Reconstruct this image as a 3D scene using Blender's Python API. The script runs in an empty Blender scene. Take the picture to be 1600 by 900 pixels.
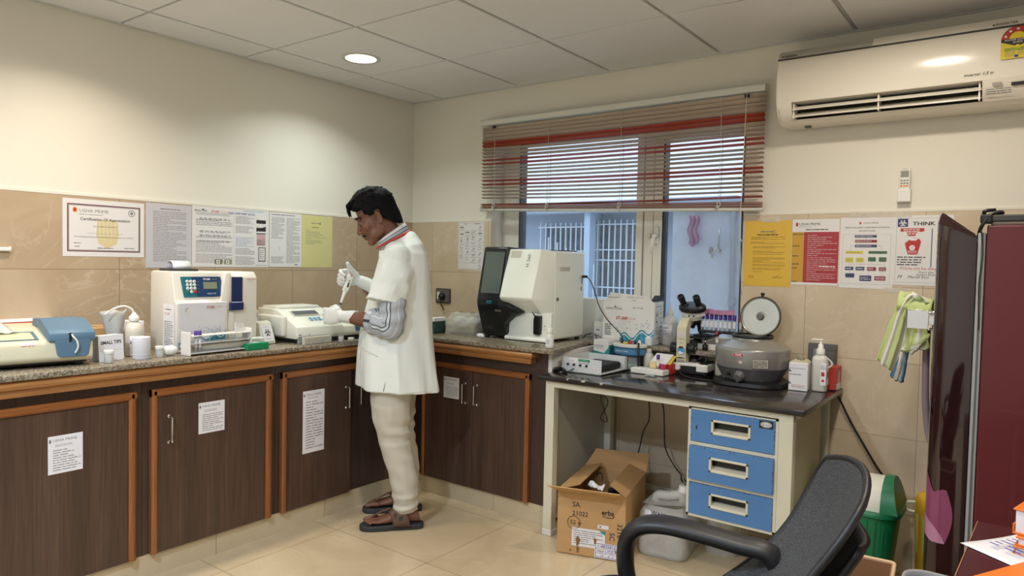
import bpy, bmesh, math, random
from mathutils import Matrix, Vector, noise
from math import sin, cos, pi, radians as RAD
random.seed(7)
SC = bpy.context.scene
COL = SC.collection
V = Vector
TAU = 2 * pi

# ------------------------------------------------------------------ materials
def lin(c):
    if isinstance(c, str):
        c = [int(c[i:i + 2], 16) / 255 for i in (0, 2, 4)]
    return [x / 12.92 if x <= .04045 else ((x + .055) / 1.055) ** 2.4 for x in c]

def newmat(name):
    m = bpy.data.materials.new(name); m.use_nodes = True
    nt = m.node_tree
    return m, nt, nt.nodes['Principled BSDF'], nt.nodes, nt.links

def coords(N, L, scale=(1, 1, 1), rot=(0, 0, 0), kind='Object'):
    tc = N.new('ShaderNodeTexCoord'); mp = N.new('ShaderNodeMapping')
    mp.inputs['Scale'].default_value = scale; mp.inputs['Rotation'].default_value = rot
    L.new(tc.outputs[kind], mp.inputs['Vector'])
    return mp.outputs['Vector']

def mixcol(N, L, fac, a, b):
    x = N.new('ShaderNodeMix'); x.data_type = 'RGBA'
    for k, v in ((0, fac), (6, a), (7, b)):
        if hasattr(v, 'links'): L.new(v, x.inputs[k])
        elif k == 0: x.inputs[k].default_value = v
        else: x.inputs[k].default_value = (*v[:3], 1)
    return x.outputs[2]

def ramp(N, L, src, p0, p1):
    r = N.new('ShaderNodeValToRGB'); r.color_ramp.elements[0].position = p0; r.color_ramp.elements[1].position = p1
    L.new(src, r.inputs[0]); return r.outputs[0]

def noisetex(N, L, vec, scale, detail=3, rough=.5, dist=0):
    n = N.new('ShaderNodeTexNoise'); n.inputs['Scale'].default_value = scale
    n.inputs['Detail'].default_value = detail; n.inputs['Roughness'].default_value = rough
    n.inputs['Distortion'].default_value = dist
    L.new(vec, n.inputs['Vector']); return n.outputs['Fac']

def bumpit(N, L, b, h, strength, dist=.002):
    bp = N.new('ShaderNodeBump'); bp.inputs['Strength'].default_value = strength
    bp.inputs['Distance'].default_value = dist
    L.new(h, bp.inputs['Height']); L.new(bp.outputs[0], b.inputs['Normal'])

def mat(name, col, rough=.5, metal=0, var=.06, vs=14, bump=0, bs=200, spec=.5, coat=0, alpha=1):
    """plain procedural material: principled with a little uneven tone"""
    m, nt, b, N, L = newmat(name)
    c = lin(col)
    v = coords(N, L)
    f = noisetex(N, L, v, vs, 4)
    L.new(mixcol(N, L, f, [x * (1 - var) for x in c], [min(1, x * (1 + var)) for x in c]), b.inputs['Base Color'])
    b.inputs['Roughness'].default_value = rough; b.inputs['Metallic'].default_value = metal
    b.inputs['Specular IOR Level'].default_value = spec
    b.inputs['Coat Weight'].default_value = coat
    b.inputs['Alpha'].default_value = alpha
    if bump: bumpit(N, L, b, noisetex(N, L, v, bs, 3), bump)
    return m

def glassy(name, col, clear=.8, rough=.15, tint=None):
    """thin see-through sheet: transparent mixed with a glossy, tinted body"""
    m, nt, b, N, L = newmat(name)
    b.inputs['Base Color'].default_value = (*lin(col), 1); b.inputs['Roughness'].default_value = rough
    t = N.new('ShaderNodeBsdfTransparent'); t.inputs[0].default_value = (*lin(tint or col), 1)
    v = coords(N, L); f = noisetex(N, L, v, 25, 3)
    mr = N.new('ShaderNodeMapRange'); mr.inputs[3].default_value = max(0, clear - .1); mr.inputs[4].default_value = min(1, clear + .1)
    L.new(f, mr.inputs[0])
    mx = N.new('ShaderNodeMixShader'); L.new(mr.outputs[0], mx.inputs[0])
    L.new(b.outputs[0], mx.inputs[1]); L.new(t.outputs[0], mx.inputs[2])
    L.new(mx.outputs[0], N['Material Output'].inputs[0])
    return m

def emit(name, col, s):
    m, nt, b, N, L = newmat(name)
    e = N.new('ShaderNodeEmission'); e.inputs[0].default_value = (*lin(col), 1); e.inputs[1].default_value = s
    L.new(e.outputs[0], N['Material Output'].inputs[0]); return m

def wood(name, c0, c1, axis='z', rough=.35, sc=1.0, coat=.15):
    m, nt, b, N, L = newmat(name)
    s = {'x': (1.1, 30, 30), 'y': (30, 1.1, 30), 'z': (30, 30, 1.1)}[axis]
    v = coords(N, L, [q * sc for q in s]); v2 = coords(N, L, [q * sc * .33 for q in s])
    f1 = noisetex(N, L, v, 3.5, 5, .6, .3); f2 = noisetex(N, L, v2, 1.1, 3)
    base = mixcol(N, L, ramp(N, L, f2, .3, .72), lin(c0), lin(c1))
    L.new(mixcol(N, L, ramp(N, L, f1, .35, .8), base, [x * .62 for x in lin(c0)]), b.inputs['Base Color'])
    b.inputs['Roughness'].default_value = rough; b.inputs['Coat Weight'].default_value = coat
    bumpit(N, L, b, f1, .08)
    return m

def marble_tiles(name, c0, c1, cv, w, hgt, grout, rough, plane, offs=(0, 0), msize=.0025, stagger=0.0, veins=.5):
    """stone tiles laid in a brick grid; plane 'xz','yz' or 'xy' (object space)"""
    m, nt, b, N, L = newmat(name)
    tc = N.new('ShaderNodeTexCoord'); sp = N.new('ShaderNodeSeparateXYZ'); L.new(tc.outputs['Object'], sp.inputs[0])
    cb = N.new('ShaderNodeCombineXYZ')
    for k, ax in enumerate(plane):
        a = N.new('ShaderNodeMath'); a.operation = 'ADD'; a.inputs[1].default_value = -offs[k]
        L.new(sp.outputs['XYZ'.index(ax.upper())], a.inputs[0]); L.new(a.outputs[0], cb.inputs[k])
    br = N.new('ShaderNodeTexBrick'); L.new(cb.outputs[0], br.inputs['Vector'])
    br.offset = stagger; br.offset_frequency = 2; br.squash = 1
    for k, val in (('Scale', 1), ('Mortar Size', msize), ('Mortar Smooth', .1), ('Brick Width', w), ('Row Height', hgt), ('Bias', 0)):
        br.inputs[k].default_value = val
    br.inputs['Color1'].default_value = (1, 1, 1, 1); br.inputs['Color2'].default_value = (.78, .78, .78, 1)
    br.inputs['Mortar'].default_value = (0, 0, 0, 1)
    # every tile shifts the stone pattern so the veins break at the joints
    vm = N.new('ShaderNodeVectorMath'); vm.operation = 'MULTIPLY_ADD'; vm.inputs[1].default_value = (9, 9, 9)
    L.new(br.outputs['Color'], vm.inputs[0]); L.new(tc.outputs['Object'], vm.inputs[2])
    f = noisetex(N, L, vm.outputs[0], 2.2, 6, .6, 1.2)
    base = mixcol(N, L, ramp(N, L, f, .3, .7), lin(c0), lin(c1))
    f2 = noisetex(N, L, vm.outputs[0], 2.6, 5, .55, 2.2)
    sub = N.new('ShaderNodeMath'); sub.operation = 'SUBTRACT'; sub.inputs[1].default_value = .5; L.new(f2, sub.inputs[0])
    ab = N.new('ShaderNodeMath'); ab.operation = 'ABSOLUTE'; L.new(sub.outputs[0], ab.inputs[0])
    r = N.new('ShaderNodeMapRange'); r.inputs[1].default_value = 0; r.inputs[2].default_value = .022; r.inputs[3].default_value = veins; r.inputs[4].default_value = 0
    L.new(ab.outputs[0], r.inputs[0])
    f3 = noisetex(N, L, vm.outputs[0], 1.3, 2); mu = N.new('ShaderNodeMath'); mu.operation = 'MULTIPLY'
    L.new(r.outputs[0], mu.inputs[0]); L.new(ramp(N, L, f3, .45, .65), mu.inputs[1])
    veined = mixcol(N, L, mu.outputs[0], base, lin(cv))
    col = mixcol(N, L, br.outputs['Fac'], veined, lin(grout))
    L.new(col, b.inputs['Base Color']); b.inputs['Roughness'].default_value = rough
    return m

# ------------------------------------------------------------------ mesh builder
class MB:
    def __init__(s):
        s.bm = bmesh.new(); s.mats = []; s.P = Matrix()
    def mi(s, m):
        if m not in s.mats: s.mats.append(m)
        return s.mats.index(m)
    def fin(s, t, m, smooth=False, M=None, fixn=True, keepmat=False):
        if fixn: bmesh.ops.recalc_face_normals(t, faces=t.faces)
        if M is not None: t.transform(M)
        if not keepmat:
            k = s.mi(m)
            for f in t.faces: f.material_index = k; f.smooth = smooth
        me = bpy.data.meshes.new('t'); t.to_mesh(me); t.free(); s.bm.from_mesh(me); bpy.data.meshes.remove(me)
        return s
    def box(s, x0, x1, y0, y1, z0, z1, m, bev=0, seg=2, M=None, smooth=False):
        t = bmesh.new(); bmesh.ops.create_cube(t, size=1)
        t.transform(Matrix.Translation(((x0 + x1) / 2, (y0 + y1) / 2, (z0 + z1) / 2)) @ Matrix.Diagonal((abs(x1 - x0), abs(y1 - y0), abs(z1 - z0), 1)))
        if bev:
            bmesh.ops.bevel(t, geom=t.edges[:], offset=bev, segments=seg, profile=.5, affect='EDGES')
        return s.fin(t, m, smooth, M)
    def prism(s, pts, ax, a, b, m, bev=0, seg=2, M=None, smooth=False):
        f = {'x': lambda p, q: (q, p[0], p[1]), 'y': lambda p, q: (p[0], q, p[1]), 'z': lambda p, q: (p[0], p[1], q)}[ax]
        t = bmesh.new()
        A = [t.verts.new(f(p, a)) for p in pts]; B = [t.verts.new(f(p, b)) for p in pts]
        t.faces.new(A); t.faces.new(B[::-1]); n = len(pts)
        for i in range(n): t.faces.new((A[i], B[i], B[(i + 1) % n], A[(i + 1) % n]))
        bmesh.ops.recalc_face_normals(t, faces=t.faces)
        if bev: bmesh.ops.bevel(t, geom=t.edges[:], offset=bev, segments=seg, profile=.5, affect='EDGES', clamp_overlap=True)
        return s.fin(t, m, smooth, M)
    def loft(s, rings, m, cap=True, closed=True, smooth=True, M=None, colmat=None, loop=False):
        t = bmesh.new(); R = [[t.verts.new(p) for p in r] for r in rings]
        n = len(rings[0]); cm = {}
        rr = range(len(R)) if loop else range(len(R) - 1)
        for i in rr:
            for j in range(n if closed else n - 1):
                q = (R[i][j], R[i][(j + 1) % n], R[(i + 1) % len(R)][(j + 1) % n], R[(i + 1) % len(R)][j])
                fc = t.faces.new(q); fc.smooth = smooth
                fc.material_index = s.mi(colmat(i, j) if colmat else m)
        if cap and closed and not loop:
            for r in (R[0], R[-1][::-1]):
                fc = t.faces.new(r); fc.material_index = s.mi(m); fc.smooth = smooth
        return s.fin(t, m, smooth, M, keepmat=True)
    def lathe(s, prof, m, seg=32, M=None, smooth=True, cap=True, sy=1.0):
        return s.loft([[(r * cos(TAU * k / seg), r * sy * sin(TAU * k / seg), z) for k in range(seg)] for r, z in prof], m, cap=cap, smooth=smooth, M=M)
    def tube(s, pts, r, m, seg=8, M=None, loop=False, flat=1.0, cap=True, smooth=True, up=None):
        pts = [V(p) for p in pts]; n = len(pts); rings = []; prev = None
        for i, p in enumerate(pts):
            if loop: tg = pts[(i + 1) % n] - pts[i - 1]
            else: tg = pts[min(i + 1, n - 1)] - pts[max(i - 1, 0)]
            tg.normalize()
            if prev is None:
                u = V(up) if up else (V((0, 0, 1)) if abs(tg.z) < .9 else V((1, 0, 0)))
                a = tg.cross(u).normalized()
            else: a = (prev - tg * prev.dot(tg)).normalized()
            prev = a; b = tg.cross(a)
            rad = r[i] if isinstance(r, (list, tuple)) else r
            rings.append([p + a * (rad * cos(TAU * k / seg)) + b * (rad * flat * sin(TAU * k / seg)) for k in range(seg)])
        return s.loft(rings, m, cap=cap, smooth=smooth, M=M, loop=loop)
    def ball(s, c, r, m, seg=16, M=None, smooth=True):
        t = bmesh.new(); bmesh.ops.create_uvsphere(t, u_segments=seg, v_segments=max(6, seg // 2), radius=1)
        r = (r, r, r) if not isinstance(r, (tuple, list)) else r
        t.transform(Matrix.Translation(c) @ Matrix.Diagonal((*r, 1)))
        return s.fin(t, m, smooth, M)
    def cyl(s, a, b, r, m, seg=20, r2=None, bev=0, smooth=True):
        a, b = V(a), V(b); d = b - a; L_ = d.length; r2 = r if r2 is None else r2
        M = Matrix.Translation(a) @ d.to_track_quat('Z', 'Y').to_matrix().to_4x4()
        e = min(bev, L_ / 2)
        prof = [(r, 0), (r2, L_)] if not bev else [(r - e, 0), (r, e), (r2, L_ - e), (r2 - e, L_)]
        t = MB(); t.lathe(prof, m, seg, smooth=True)
        for f in t.bm.faces:
            if len(f.verts) > 4: f.smooth = False
        t.bm.transform(M)
        me = bpy.data.meshes.new('t'); t.bm.to_mesh(me); t.bm.free()
        k0 = s.mi(m); 
        tt = bmesh.new(); tt.from_mesh(me); bpy.data.meshes.remove(me)
        for f in tt.faces: f.material_index = k0
        # creased rims
        return s.fin(tt, m, keepmat=True)
    def surf(s, fn, nu, nv, m, thick=0, smooth=True, M=None, colmat=None):
        t = bmesh.new()
        G = [[V(fn(i / nu, j / nv)) for j in range(nv + 1)] for i in range(nu + 1)]
        def nrm(i, j):
            a = G[min(i + 1, nu)][j] - G[max(i - 1, 0)][j]; b = G[i][min(j + 1, nv)] - G[i][max(j - 1, 0)]
            c = a.cross(b); return c.normalized() if c.length else V((0, 0, 1))
        A = [[t.verts.new(G[i][j]) for j in range(nv + 1)] for i in range(nu + 1)]
        def add(q, i, j):
            f = t.faces.new(q); f.smooth = smooth; f.material_index = s.mi(colmat(i, j) if colmat else m)
        for i in range(nu):
            for j in range(nv): add((A[i][j], A[i + 1][j], A[i + 1][j + 1], A[i][j + 1]), i, j)
        if thick:
            B = [[t.verts.new(G[i][j] - nrm(i, j) * thick) for j in range(nv + 1)] for i in range(nu + 1)]
            for i in range(nu):
                for j in range(nv): add((B[i][j], B[i][j + 1], B[i + 1][j + 1], B[i + 1][j]), i, j)
            for i in range(nu):
                add((A[i + 1][0], A[i][0], B[i][0], B[i + 1][0]), i, 0); add((A[i][nv], A[i + 1][nv], B[i + 1][nv], B[i][nv]), i, nv - 1)
            for j in range(nv):
                add((A[0][j], A[0][j + 1], B[0][j + 1], B[0][j]), 0, j); add((A[nu][j + 1], A[nu][j], B[nu][j], B[nu][j + 1]), nu - 1, j)
        return s.fin(t, m, smooth, M, fixn=bool(thick), keepmat=True)
    # --- printing on a plane: s.P maps (u, v, n) to the part's space
    def plane(s, origin, u, v):
        u, v = V(u).normalized(), V(v).normalized(); n = u.cross(v)
        s.P = Matrix.Translation(origin) @ Matrix((u, v, n)).transposed().to_4x4(); return s
    def poly(s, pts, m, n=.0006):
        t = bmesh.new(); t.faces.new([t.verts.new((p[0], p[1], n)) for p in pts])
        return s.fin(t, m, False, s.P, fixn=False)
    def rect(s, u0, v0, u1, v1, m, n=.0006):
        return s.poly([(u0, v0), (u1, v0), (u1, v1), (u0, v1)], m, n)
    def disc(s, u, v, r, m, n=.0006, seg=24, ry=None, a0=0, a1=TAU):
        ry = ry or r; full = abs(a1 - a0 - TAU) < 1e-6
        pts = [(u + r * cos(a0 + (a1 - a0) * k / seg), v + ry * sin(a0 + (a1 - a0) * k / seg)) for k in range(seg + (0 if full else 1))]
        return s.poly(pts, m, n)
    def ringp(s, u, v, r0, r1, m, n=.0006, seg=28, a0=0, a1=TAU):
        for k in range(seg):
            a, b = a0 + (a1 - a0) * k / seg, a0 + (a1 - a0) * (k + 1) / seg
            s.poly([(u + r0 * cos(a), v + r0 * sin(a)), (u + r1 * cos(a), v + r1 * sin(a)), (u + r1 * cos(b), v + r1 * sin(b)), (u + r0 * cos(b), v + r0 * sin(b))], m, n)
        return s
    def frame(s, u0, v0, u1, v1, w, m, n=.0006):
        s.rect(u0, v0, u1, v0 + w, m, n); s.rect(u0, v1 - w, u1, v1, m, n); s.rect(u0, v0 + w, u0 + w, v1 - w, m, n); return s.rect(u1 - w, v0 + w, u1, v1 - w, m, n)
    def line(s, pts, w, m, n=.0006):
        for a, b in zip(pts, pts[1:]):
            d = V((b[0] - a[0], b[1] - a[1])); 
            if d.length < 1e-9: continue
            d.normalize(); q = V((-d.y, d.x)) * w / 2; e = d * w * .3
            s.poly([(a[0] - q.x - e.x, a[1] - q.y - e.y), (b[0] - q.x + e.x, b[1] - q.y + e.y), (b[0] + q.x + e.x, b[1] + q.y + e.y), (a[0] + q.x - e.x, a[1] + q.y - e.y)], m, n)
        return s
    def lines(s, u0, v0, u1, v1, cnt, m, seed=0, n=.0006, th=.34, short=.25, gap=.35):
        """rows of unreadable small print"""
        rg = random.Random(seed); st = (v1 - v0) / cnt
        for k in range(cnt):
            vv = v1 - st * (k + .5); end = u0 + (u1 - u0) * (1 - (rg.random() * short if rg.random() < .5 else 0)); u = u0
            while u < end:
                w = min(end - u, (.5 + rg.random() * 2) * abs(st) * 1.6)
                s.rect(u, vv - st * th / 2, u + w, vv + st * th / 2, m, n); u += w + abs(st) * gap
        return s
    def text(s, txt, u, v, size, m, n=.0007, align='LEFT', rot=0, sx=1, shear=0, bold=0):
        c = bpy.data.curves.new('txt', 'FONT'); c.body = txt; c.size = size; c.align_x = align; c.align_y = 'CENTER'
        c.shear = shear; c.offset = bold * size; c.resolution_u = 2; c.fill_mode = 'FRONT'
        o = bpy.data.objects.new('txt', c); COL.objects.link(o)
        bpy.context.view_layer.update()
        me = bpy.data.meshes.new_from_object(o.evaluated_get(bpy.context.evaluated_depsgraph_get()))
        COL.objects.unlink(o); bpy.data.objects.remove(o); bpy.data.curves.remove(c)
        t = bmesh.new(); t.from_mesh(me); bpy.data.meshes.remove(me)
        return s.fin(t, m, False, s.P @ Matrix.Translation((u, v, n)) @ Matrix.Rotation(rot, 4, 'Z') @ Matrix.Diagonal((sx, 1, 1, 1)), fixn=False)
    def build(s, name, parent=None, label=None, loc=None, remesh=0, smooth_it=0, sharp=None):
        me = bpy.data.meshes.new(name); s.bm.to_mesh(me); s.bm.free()
        for m in s.mats: me.materials.append(m)
        o = bpy.data.objects.new(name, me); COL.objects.link(o)
        if remesh:
            md = o.modifiers.new('r', 'REMESH'); md.mode = 'VOXEL'; md.voxel_size = remesh; md.use_smooth_shade = True
            if smooth_it:
                sm = o.modifiers.new('s', 'SMOOTH'); sm.iterations = smooth_it; sm.factor = .5
            bpy.context.view_layer.update()
            m2 = bpy.data.meshes.new_from_object(o.evaluated_get(bpy.context.evaluated_depsgraph_get()))
            o.modifiers.clear(); o.data = m2; m2.name = name; bpy.data.meshes.remove(me)
            if not m2.materials:
                for m in s.mats: m2.materials.append(m)
            me = m2
        if sharp is not None: me.set_sharp_from_angle(angle=RAD(sharp))
        if parent is not None: o.parent = parent
        if label: o['label'] = label
        if loc: o.location = loc
        return o

def tag(o, label, cat, group=None):
    o['label'] = label; o['category'] = cat
    if group: o['group'] = group
    return o
def thing(name, label, cat, loc=(0, 0, 0), rot=0, group=None):
    o = bpy.data.objects.new(name, None); COL.objects.link(o)
    o.location = loc; o.rotation_euler = (0, 0, rot); o.empty_display_size = .05
    return tag(o, label, cat, group)
def struct(o):
    o['kind'] = 'structure'; return o
def copy_tree(o, parent=None):
    c = o.copy(); COL.objects.link(c)
    if parent is not None: c.parent = parent
    for ch in list(o.children): copy_tree(ch, c)
    return c
def catmull(pts, k=6, loop=False):
    P = [V(p) for p in pts]; out = []; n = len(P)
    for i in range(n if loop else n - 1):
        p0 = P[i - 1] if (loop or i) else P[0]; p1 = P[i]; p2 = P[(i + 1) % n]; p3 = P[(i + 2) % n] if (loop or i + 2 < n) else P[-1]
        for j in range(k):
            t = j / k
            out.append(.5 * ((2 * p1) + (p2 - p0) * t + (2 * p0 - 5 * p1 + 4 * p2 - p3) * t * t + (3 * p1 - p0 - 3 * p2 + p3) * t ** 3))
    if not loop: out.append(P[-1])
    return out
def rrect(w, h, r, k=4, cx=0, cy=0):
    """rounded rectangle outline"""
    o = []
    for (sx, sy, a) in ((1, 1, 0), (-1, 1, pi / 2), (-1, -1, pi), (1, -1, 3 * pi / 2)):
        for j in range(k + 1):
            t = a + pi / 2 * j / k
            o.append((cx + sx * (w / 2 - r) + r * cos(t), cy + sy * (h / 2 - r) + r * sin(t)))
    return o
def cable(name, pts, r, m, label, cat='cable', k=6):
    b = MB(); b.tube(catmull(pts, k), r, m, 7)
    return tag(b.build(name), label, cat)

# ------------------------------------------------------------------ palette
M_ = {}
def pal(key, *a, **k):
    M_[key] = mat(key, *a, **k); return M_[key]
PAINT = pal('wall_paint', 'e4e0d2', .8, var=.02, vs=1.2, bump=.06, bs=90)
CEILP = pal('ceiling_panel', 'e0e0e0', .85, var=.025, vs=3)
TGRID = pal('ceiling_grid', 'd6d7d8', .6, var=.03)
DARKGAP = pal('dark_gap', '2c2926', .8)
WHITE = pal('white_plastic', 'e6e5dd', .35, var=.03)
CREAM = pal('cream_plastic', 'e6e2d0', .4, var=.04)
IVORY = pal('aged_ivory_plastic', 'd2ccae', .45, var=.06)
OFFW = pal('offwhite_enamel', 'dfe0d6', .35, var=.03)
BLACK = pal('black_plastic', '17181a', .4, var=.1)
BLACKG = pal('black_gloss', '0d0f12', .15, var=.1)
DGREY = pal('dark_grey_plastic', '3a3a3b', .5)
GREY = pal('grey_enamel', '8b8a86', .35, var=.05)
GREYD = pal('dark_grey_enamel', '605f5e', .38, var=.05)
SILVER = pal('silver_metal', 'b9b9b4', .25, 1, var=.04)
CHROME = pal('chrome', 'd5d5d8', .07, 1, var=.02)
PAPER = pal('paper', 'e9e8ea', .55, var=.02)
PAPERL = pal('laminated_paper', 'e2e0de', .25, var=.02)
INK = pal('black_ink', '26262a', .6)
INKG = pal('grey_print', '77777a', .6)
INKB = pal('blue_ink', '2a3a9c', .6)
RED = pal('red_print', 'b9302c', .5)
NAVY = pal('navy_plastic', '1c2a58', .3)
TEAL = pal('teal_print', '2a8d92', .45)
SKYB = pal('sky_blue_print', '4a9cc4', .45)
BLUEG = pal('blue_grey_plastic', '56758a', .45, var=.06)
GREENP = pal('green_plastic', '0c8a58', .4)
GREENB = pal('bin_green', '127a4d', .42, var=.05)
ORANGE = pal('orange_cover', 'e8781e', .45, var=.06)
YELLOW = pal('yellow_paper', 'ddb43a', .35, var=.04)
PALEY = pal('pale_yellow_paper', 'd3cc8e', .45, var=.03)
REDP = pal('red_poster', 'a62c30', .35)
CARD = pal('cardboard', 'c29b69', .75, var=.08, bump=.05)
CARDIN = pal('cardboard_inside', 'b18a5a', .8, var=.08)
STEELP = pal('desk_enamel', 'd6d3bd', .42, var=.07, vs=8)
BLUEDR = pal('blue_drawer_enamel', '4e7fb5', .42, var=.06, vs=7)
CLEARP = glassy('clear_plastic', 'dfe4e2', .62, .2, 'eef2f0')
FROST = glassy('frosted_plastic', 'e2e3dc', .38, .35, 'e6e8e2')
FROSTD = glassy('milky_plastic', 'dcdcd2', .18, .4, 'e0e0d8')
GLASSW = glassy('window_glass', 'e8f0f2', .93, .03, 'f4f8fa')
PURPLE = pal('purple_cap', '4b2f8c', .4)
REDCAP = pal('red_cap', 'b82a2a', .4)
BLOOD = pal('blood', '4a1016', .3)
# ================================================================== ROOM
RX, RY, H = 4.7, -5.2, 2.42
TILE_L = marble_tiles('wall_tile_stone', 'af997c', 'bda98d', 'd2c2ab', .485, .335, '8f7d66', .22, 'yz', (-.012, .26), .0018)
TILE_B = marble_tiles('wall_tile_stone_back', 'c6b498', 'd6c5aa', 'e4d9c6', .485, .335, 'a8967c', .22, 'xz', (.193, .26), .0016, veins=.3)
FLOORM = marble_tiles('floor_tile_stone', 'c2ae8b', 'd2c09e', 'ddcfb2', .605, .605, 'a08c6c', .16, 'xy', (.17, -.06), .0022, veins=.35)
SKIRT = marble_tiles('skirting_stone', 'c2b291', 'd0c1a2', 'ddd0b6', .6, .3, '9c8c70', .3, 'yz', (0, -.1), .002, veins=.2)

b = MB(); b.box(-.1, RX, RY, .25, -.08, 0, FLOORM); struct(b.build('floor'))

b = MB()   # suspended ceiling: panels in a T-bar grid
b.box(-.1, RX, RY, .25, H + .012, H + .08, TGRID)
xs = [-.36 + .632 * k for k in range(9)]; ys = [-.012 - .645 * k for k in range(9)]
for i in range(8):
    for j in range(8):
        x0, x1 = max(.004, xs[i] + .009), min(RX, xs[i + 1] - .009); y1, y0 = ys[j] - .006, max(RY, ys[j + 1] + .006)
        if x1 - x0 < .02 or y1 - y0 < .02: continue
        b.box(x0, x1, y0, y1, H, H + .02, CEILP, .0025, 1)
        b.box(x0 + .01, x1 - .01, y1 + .001, y1 + .0035, H + .006, H + .0125, DARKGAP)
        b.box(x0 - .004, x0 - .0015, y0 + .01, y1 - .01, H + .006, H + .0125, DARKGAP)
b.box(.001, RX, -.014, -.001, H - .002, H + .02, TGRID); b.box(.001, .012, RY, 0, H - .002, H + .02, TGRID)
struct(b.build('ceiling'))

def tile_skin(b, x0, x1, y0, y1, z0, z1, m): b.box(x0, x1, y0, y1, z0, z1, m)
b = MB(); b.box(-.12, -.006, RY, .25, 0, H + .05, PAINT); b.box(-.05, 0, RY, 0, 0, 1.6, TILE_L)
b.box(-.05, .0015, RY, 0, 1.598, 1.612, PAINT, .001, 1); struct(b.build('wall_left'))

WX0, WX1, WZ0, WZ1 = .70, 2.31, .885, 2.13
b = MB(); Yb = .25
b.box(-.02, WX0, .006, Yb, 0, H + .05, PAINT); b.box(WX1, RX, .006, Yb, 0, H + .05, PAINT)
b.box(WX0, WX1, .006, Yb, WZ1, H + .05, PAINT); b.box(WX0, WX1, .006, Yb, 0, WZ0, PAINT)
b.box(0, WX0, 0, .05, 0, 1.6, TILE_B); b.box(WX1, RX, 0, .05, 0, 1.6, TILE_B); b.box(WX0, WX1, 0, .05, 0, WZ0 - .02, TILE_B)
b.box(0, WX0, -.0015, .05, 1.598, 1.61, PAINT, .001, 1); b.box(WX1, RX, -.0015, .05, 1.598, 1.61, PAINT, .001, 1)
struct(b.build('wall_back'))
b = MB(); b.box(RX, RX + .1, RY, .25, 0, H + .05, PAINT); struct(b.build('wall_right'))
b = MB(); b.box(-.1, RX + .1, RY - .1, RY, 0, H + .05, PAINT); struct(b.build('wall_front'))
b = MB(); b.box(.54, .59, -3.6, -.563, 0, .1, SKIRT); struct(b.build('baseboard_left'))
SKIRT2 = marble_tiles('skirting_stone_back', 'c2b291', 'd0c1a2', 'ddd0b6', .6, .3, '9c8c70', .3, 'xz', (0, -.1), .002, veins=.2)
b = MB(); b.box(.54, 1.53, -.563, -.51, 0, .1, SKIRT2); struct(b.build('baseboard_back'))

# ------------------------------------------------------------------ window
FRAMEP = pal('window_frame_pvc', 'e2dfd2', .35, var=.03)
PLASTER = pal('reveal_plaster', 'dcd8d2', .8, var=.04)
b = MB()
b.box(WX0, WX0 + .135, .12, .19, .905, WZ1, FRAMEP, .004)
b.box(2.262, WX1, .12, .19, .905, WZ1, FRAMEP, .004)
b.box(WX0, WX1, .12, .19, 2.09, WZ1, FRAMEP, .004)
b.box(1.655, 1.762, .12, .19, .905, WZ1, FRAMEP, .004)
b.box(1.767, 1.823, .112, .18, .912, WZ1 - .03, FRAMEP, .005)
b.box(1.767, 2.285, .114, .18, 2.03, 2.1, FRAMEP, .005)
b.box(1.767, 2.285, .114, .18, .905, .965, FRAMEP, .005)
b.box(.80, 1.66, .115, .19, .905, 1.135, FRAMEP, .006)
b.box(1.7, 1.708, .118, .13, .92, 2.1, GREY)
b.box(.834, .842, .116, .185, 1.135, 2.09, BLACK); b.box(1.822, 1.831, .11, .17, .965, 2.03, BLACK)
b.box(.84, 1.655, .118, .185, 2.083, 2.09, BLACK); b.box(2.262, 2.268, .112, .17, .965, 2.03, DGREY)
win = struct(b.build('window_1'))
b = MB(); b.box(.84, 1.657, .15, .155, 1.13, 2.09, GLASSW); b.build('pane', win)
b = MB(); b.box(1.828, 2.264, .14, .145, .96, 2.035, GLASSW); b.build('pane', win)
b = MB(); b.box(1.782, 1.806, .1, .115, 1.455, 1.555, WHITE, .008, 3); b.cyl((1.794, .105, 1.5), (1.794, .06, 1.5), .011, WHITE)
b.tube([(1.794, .066, 1.5), (1.79, .058, 1.47), (1.785, .056, 1.40)], [.010, .010, .008], WHITE, 10); b.cyl((1.765, .085, 1.503), (1.765, .058, 1.503), .012, SILVER)
b.box(1.762, 1.772, .1, .105, 1.494, 1.512, BLACK)
b.build('window_handle', win, 'white lever handle')

# ------------------------------------------------------------------ venetian blind
SLATB = pal('slat_beige', 'b5a491', .4, var=.03); SLATR = pal('slat_red', 'a8452e', .4, var=.03); CORDM = pal('blind_cord', 'd6d1c4', .7)
bl = thing('venetian_blind', 'half lowered beige venetian blind with red stripes over the window', 'blind', (1.53, -.04, 1.66))
def bpt(x, y, z): return (x - 1.53, y + .04, z - 1.66)
HEADM = pal('headrail_enamel', 'd9dbd2', .35, var=.02)
b = MB()
def tilted(b, x0, x1, zl, zr, y0, y1, h, m, ang=0, bow=0, thick=.0012, nseg=12):
    def fn(u, v):
        x = x0 + (x1 - x0) * u; z = zl + (zr - zl) * u - bow * sin(pi * u)
        d = (v - .5) * h; crown = .0022 * (1 - (2 * v - 1) ** 2)
        return bpt(x, (y0 + y1) / 2 + d * cos(ang) - crown * sin(ang), z + d * sin(ang) + crown * cos(ang))
    b.surf(fn, nseg, 4, m, thick)
b.prism([(-.063, 2.193), (-.02, 2.193), (-.02, 2.226), (-.058, 2.228), (-.063, 2.222)], 'x', .645, 2.415, HEADM, .002, M=Matrix.Translation((-1.53, .04, -1.66)))
for x in (.76, 2.33): b.box(x - .012, x + .012, -.028, -.022, .508, .524, BLACK, M=Matrix.Translation((-1.53 + 0, 0, 0)))
b.build('headrail', bl)
kinds = 'bbbbrrbbbrrbbbbrrbbbbr'
rs = random.Random(3)
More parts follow.
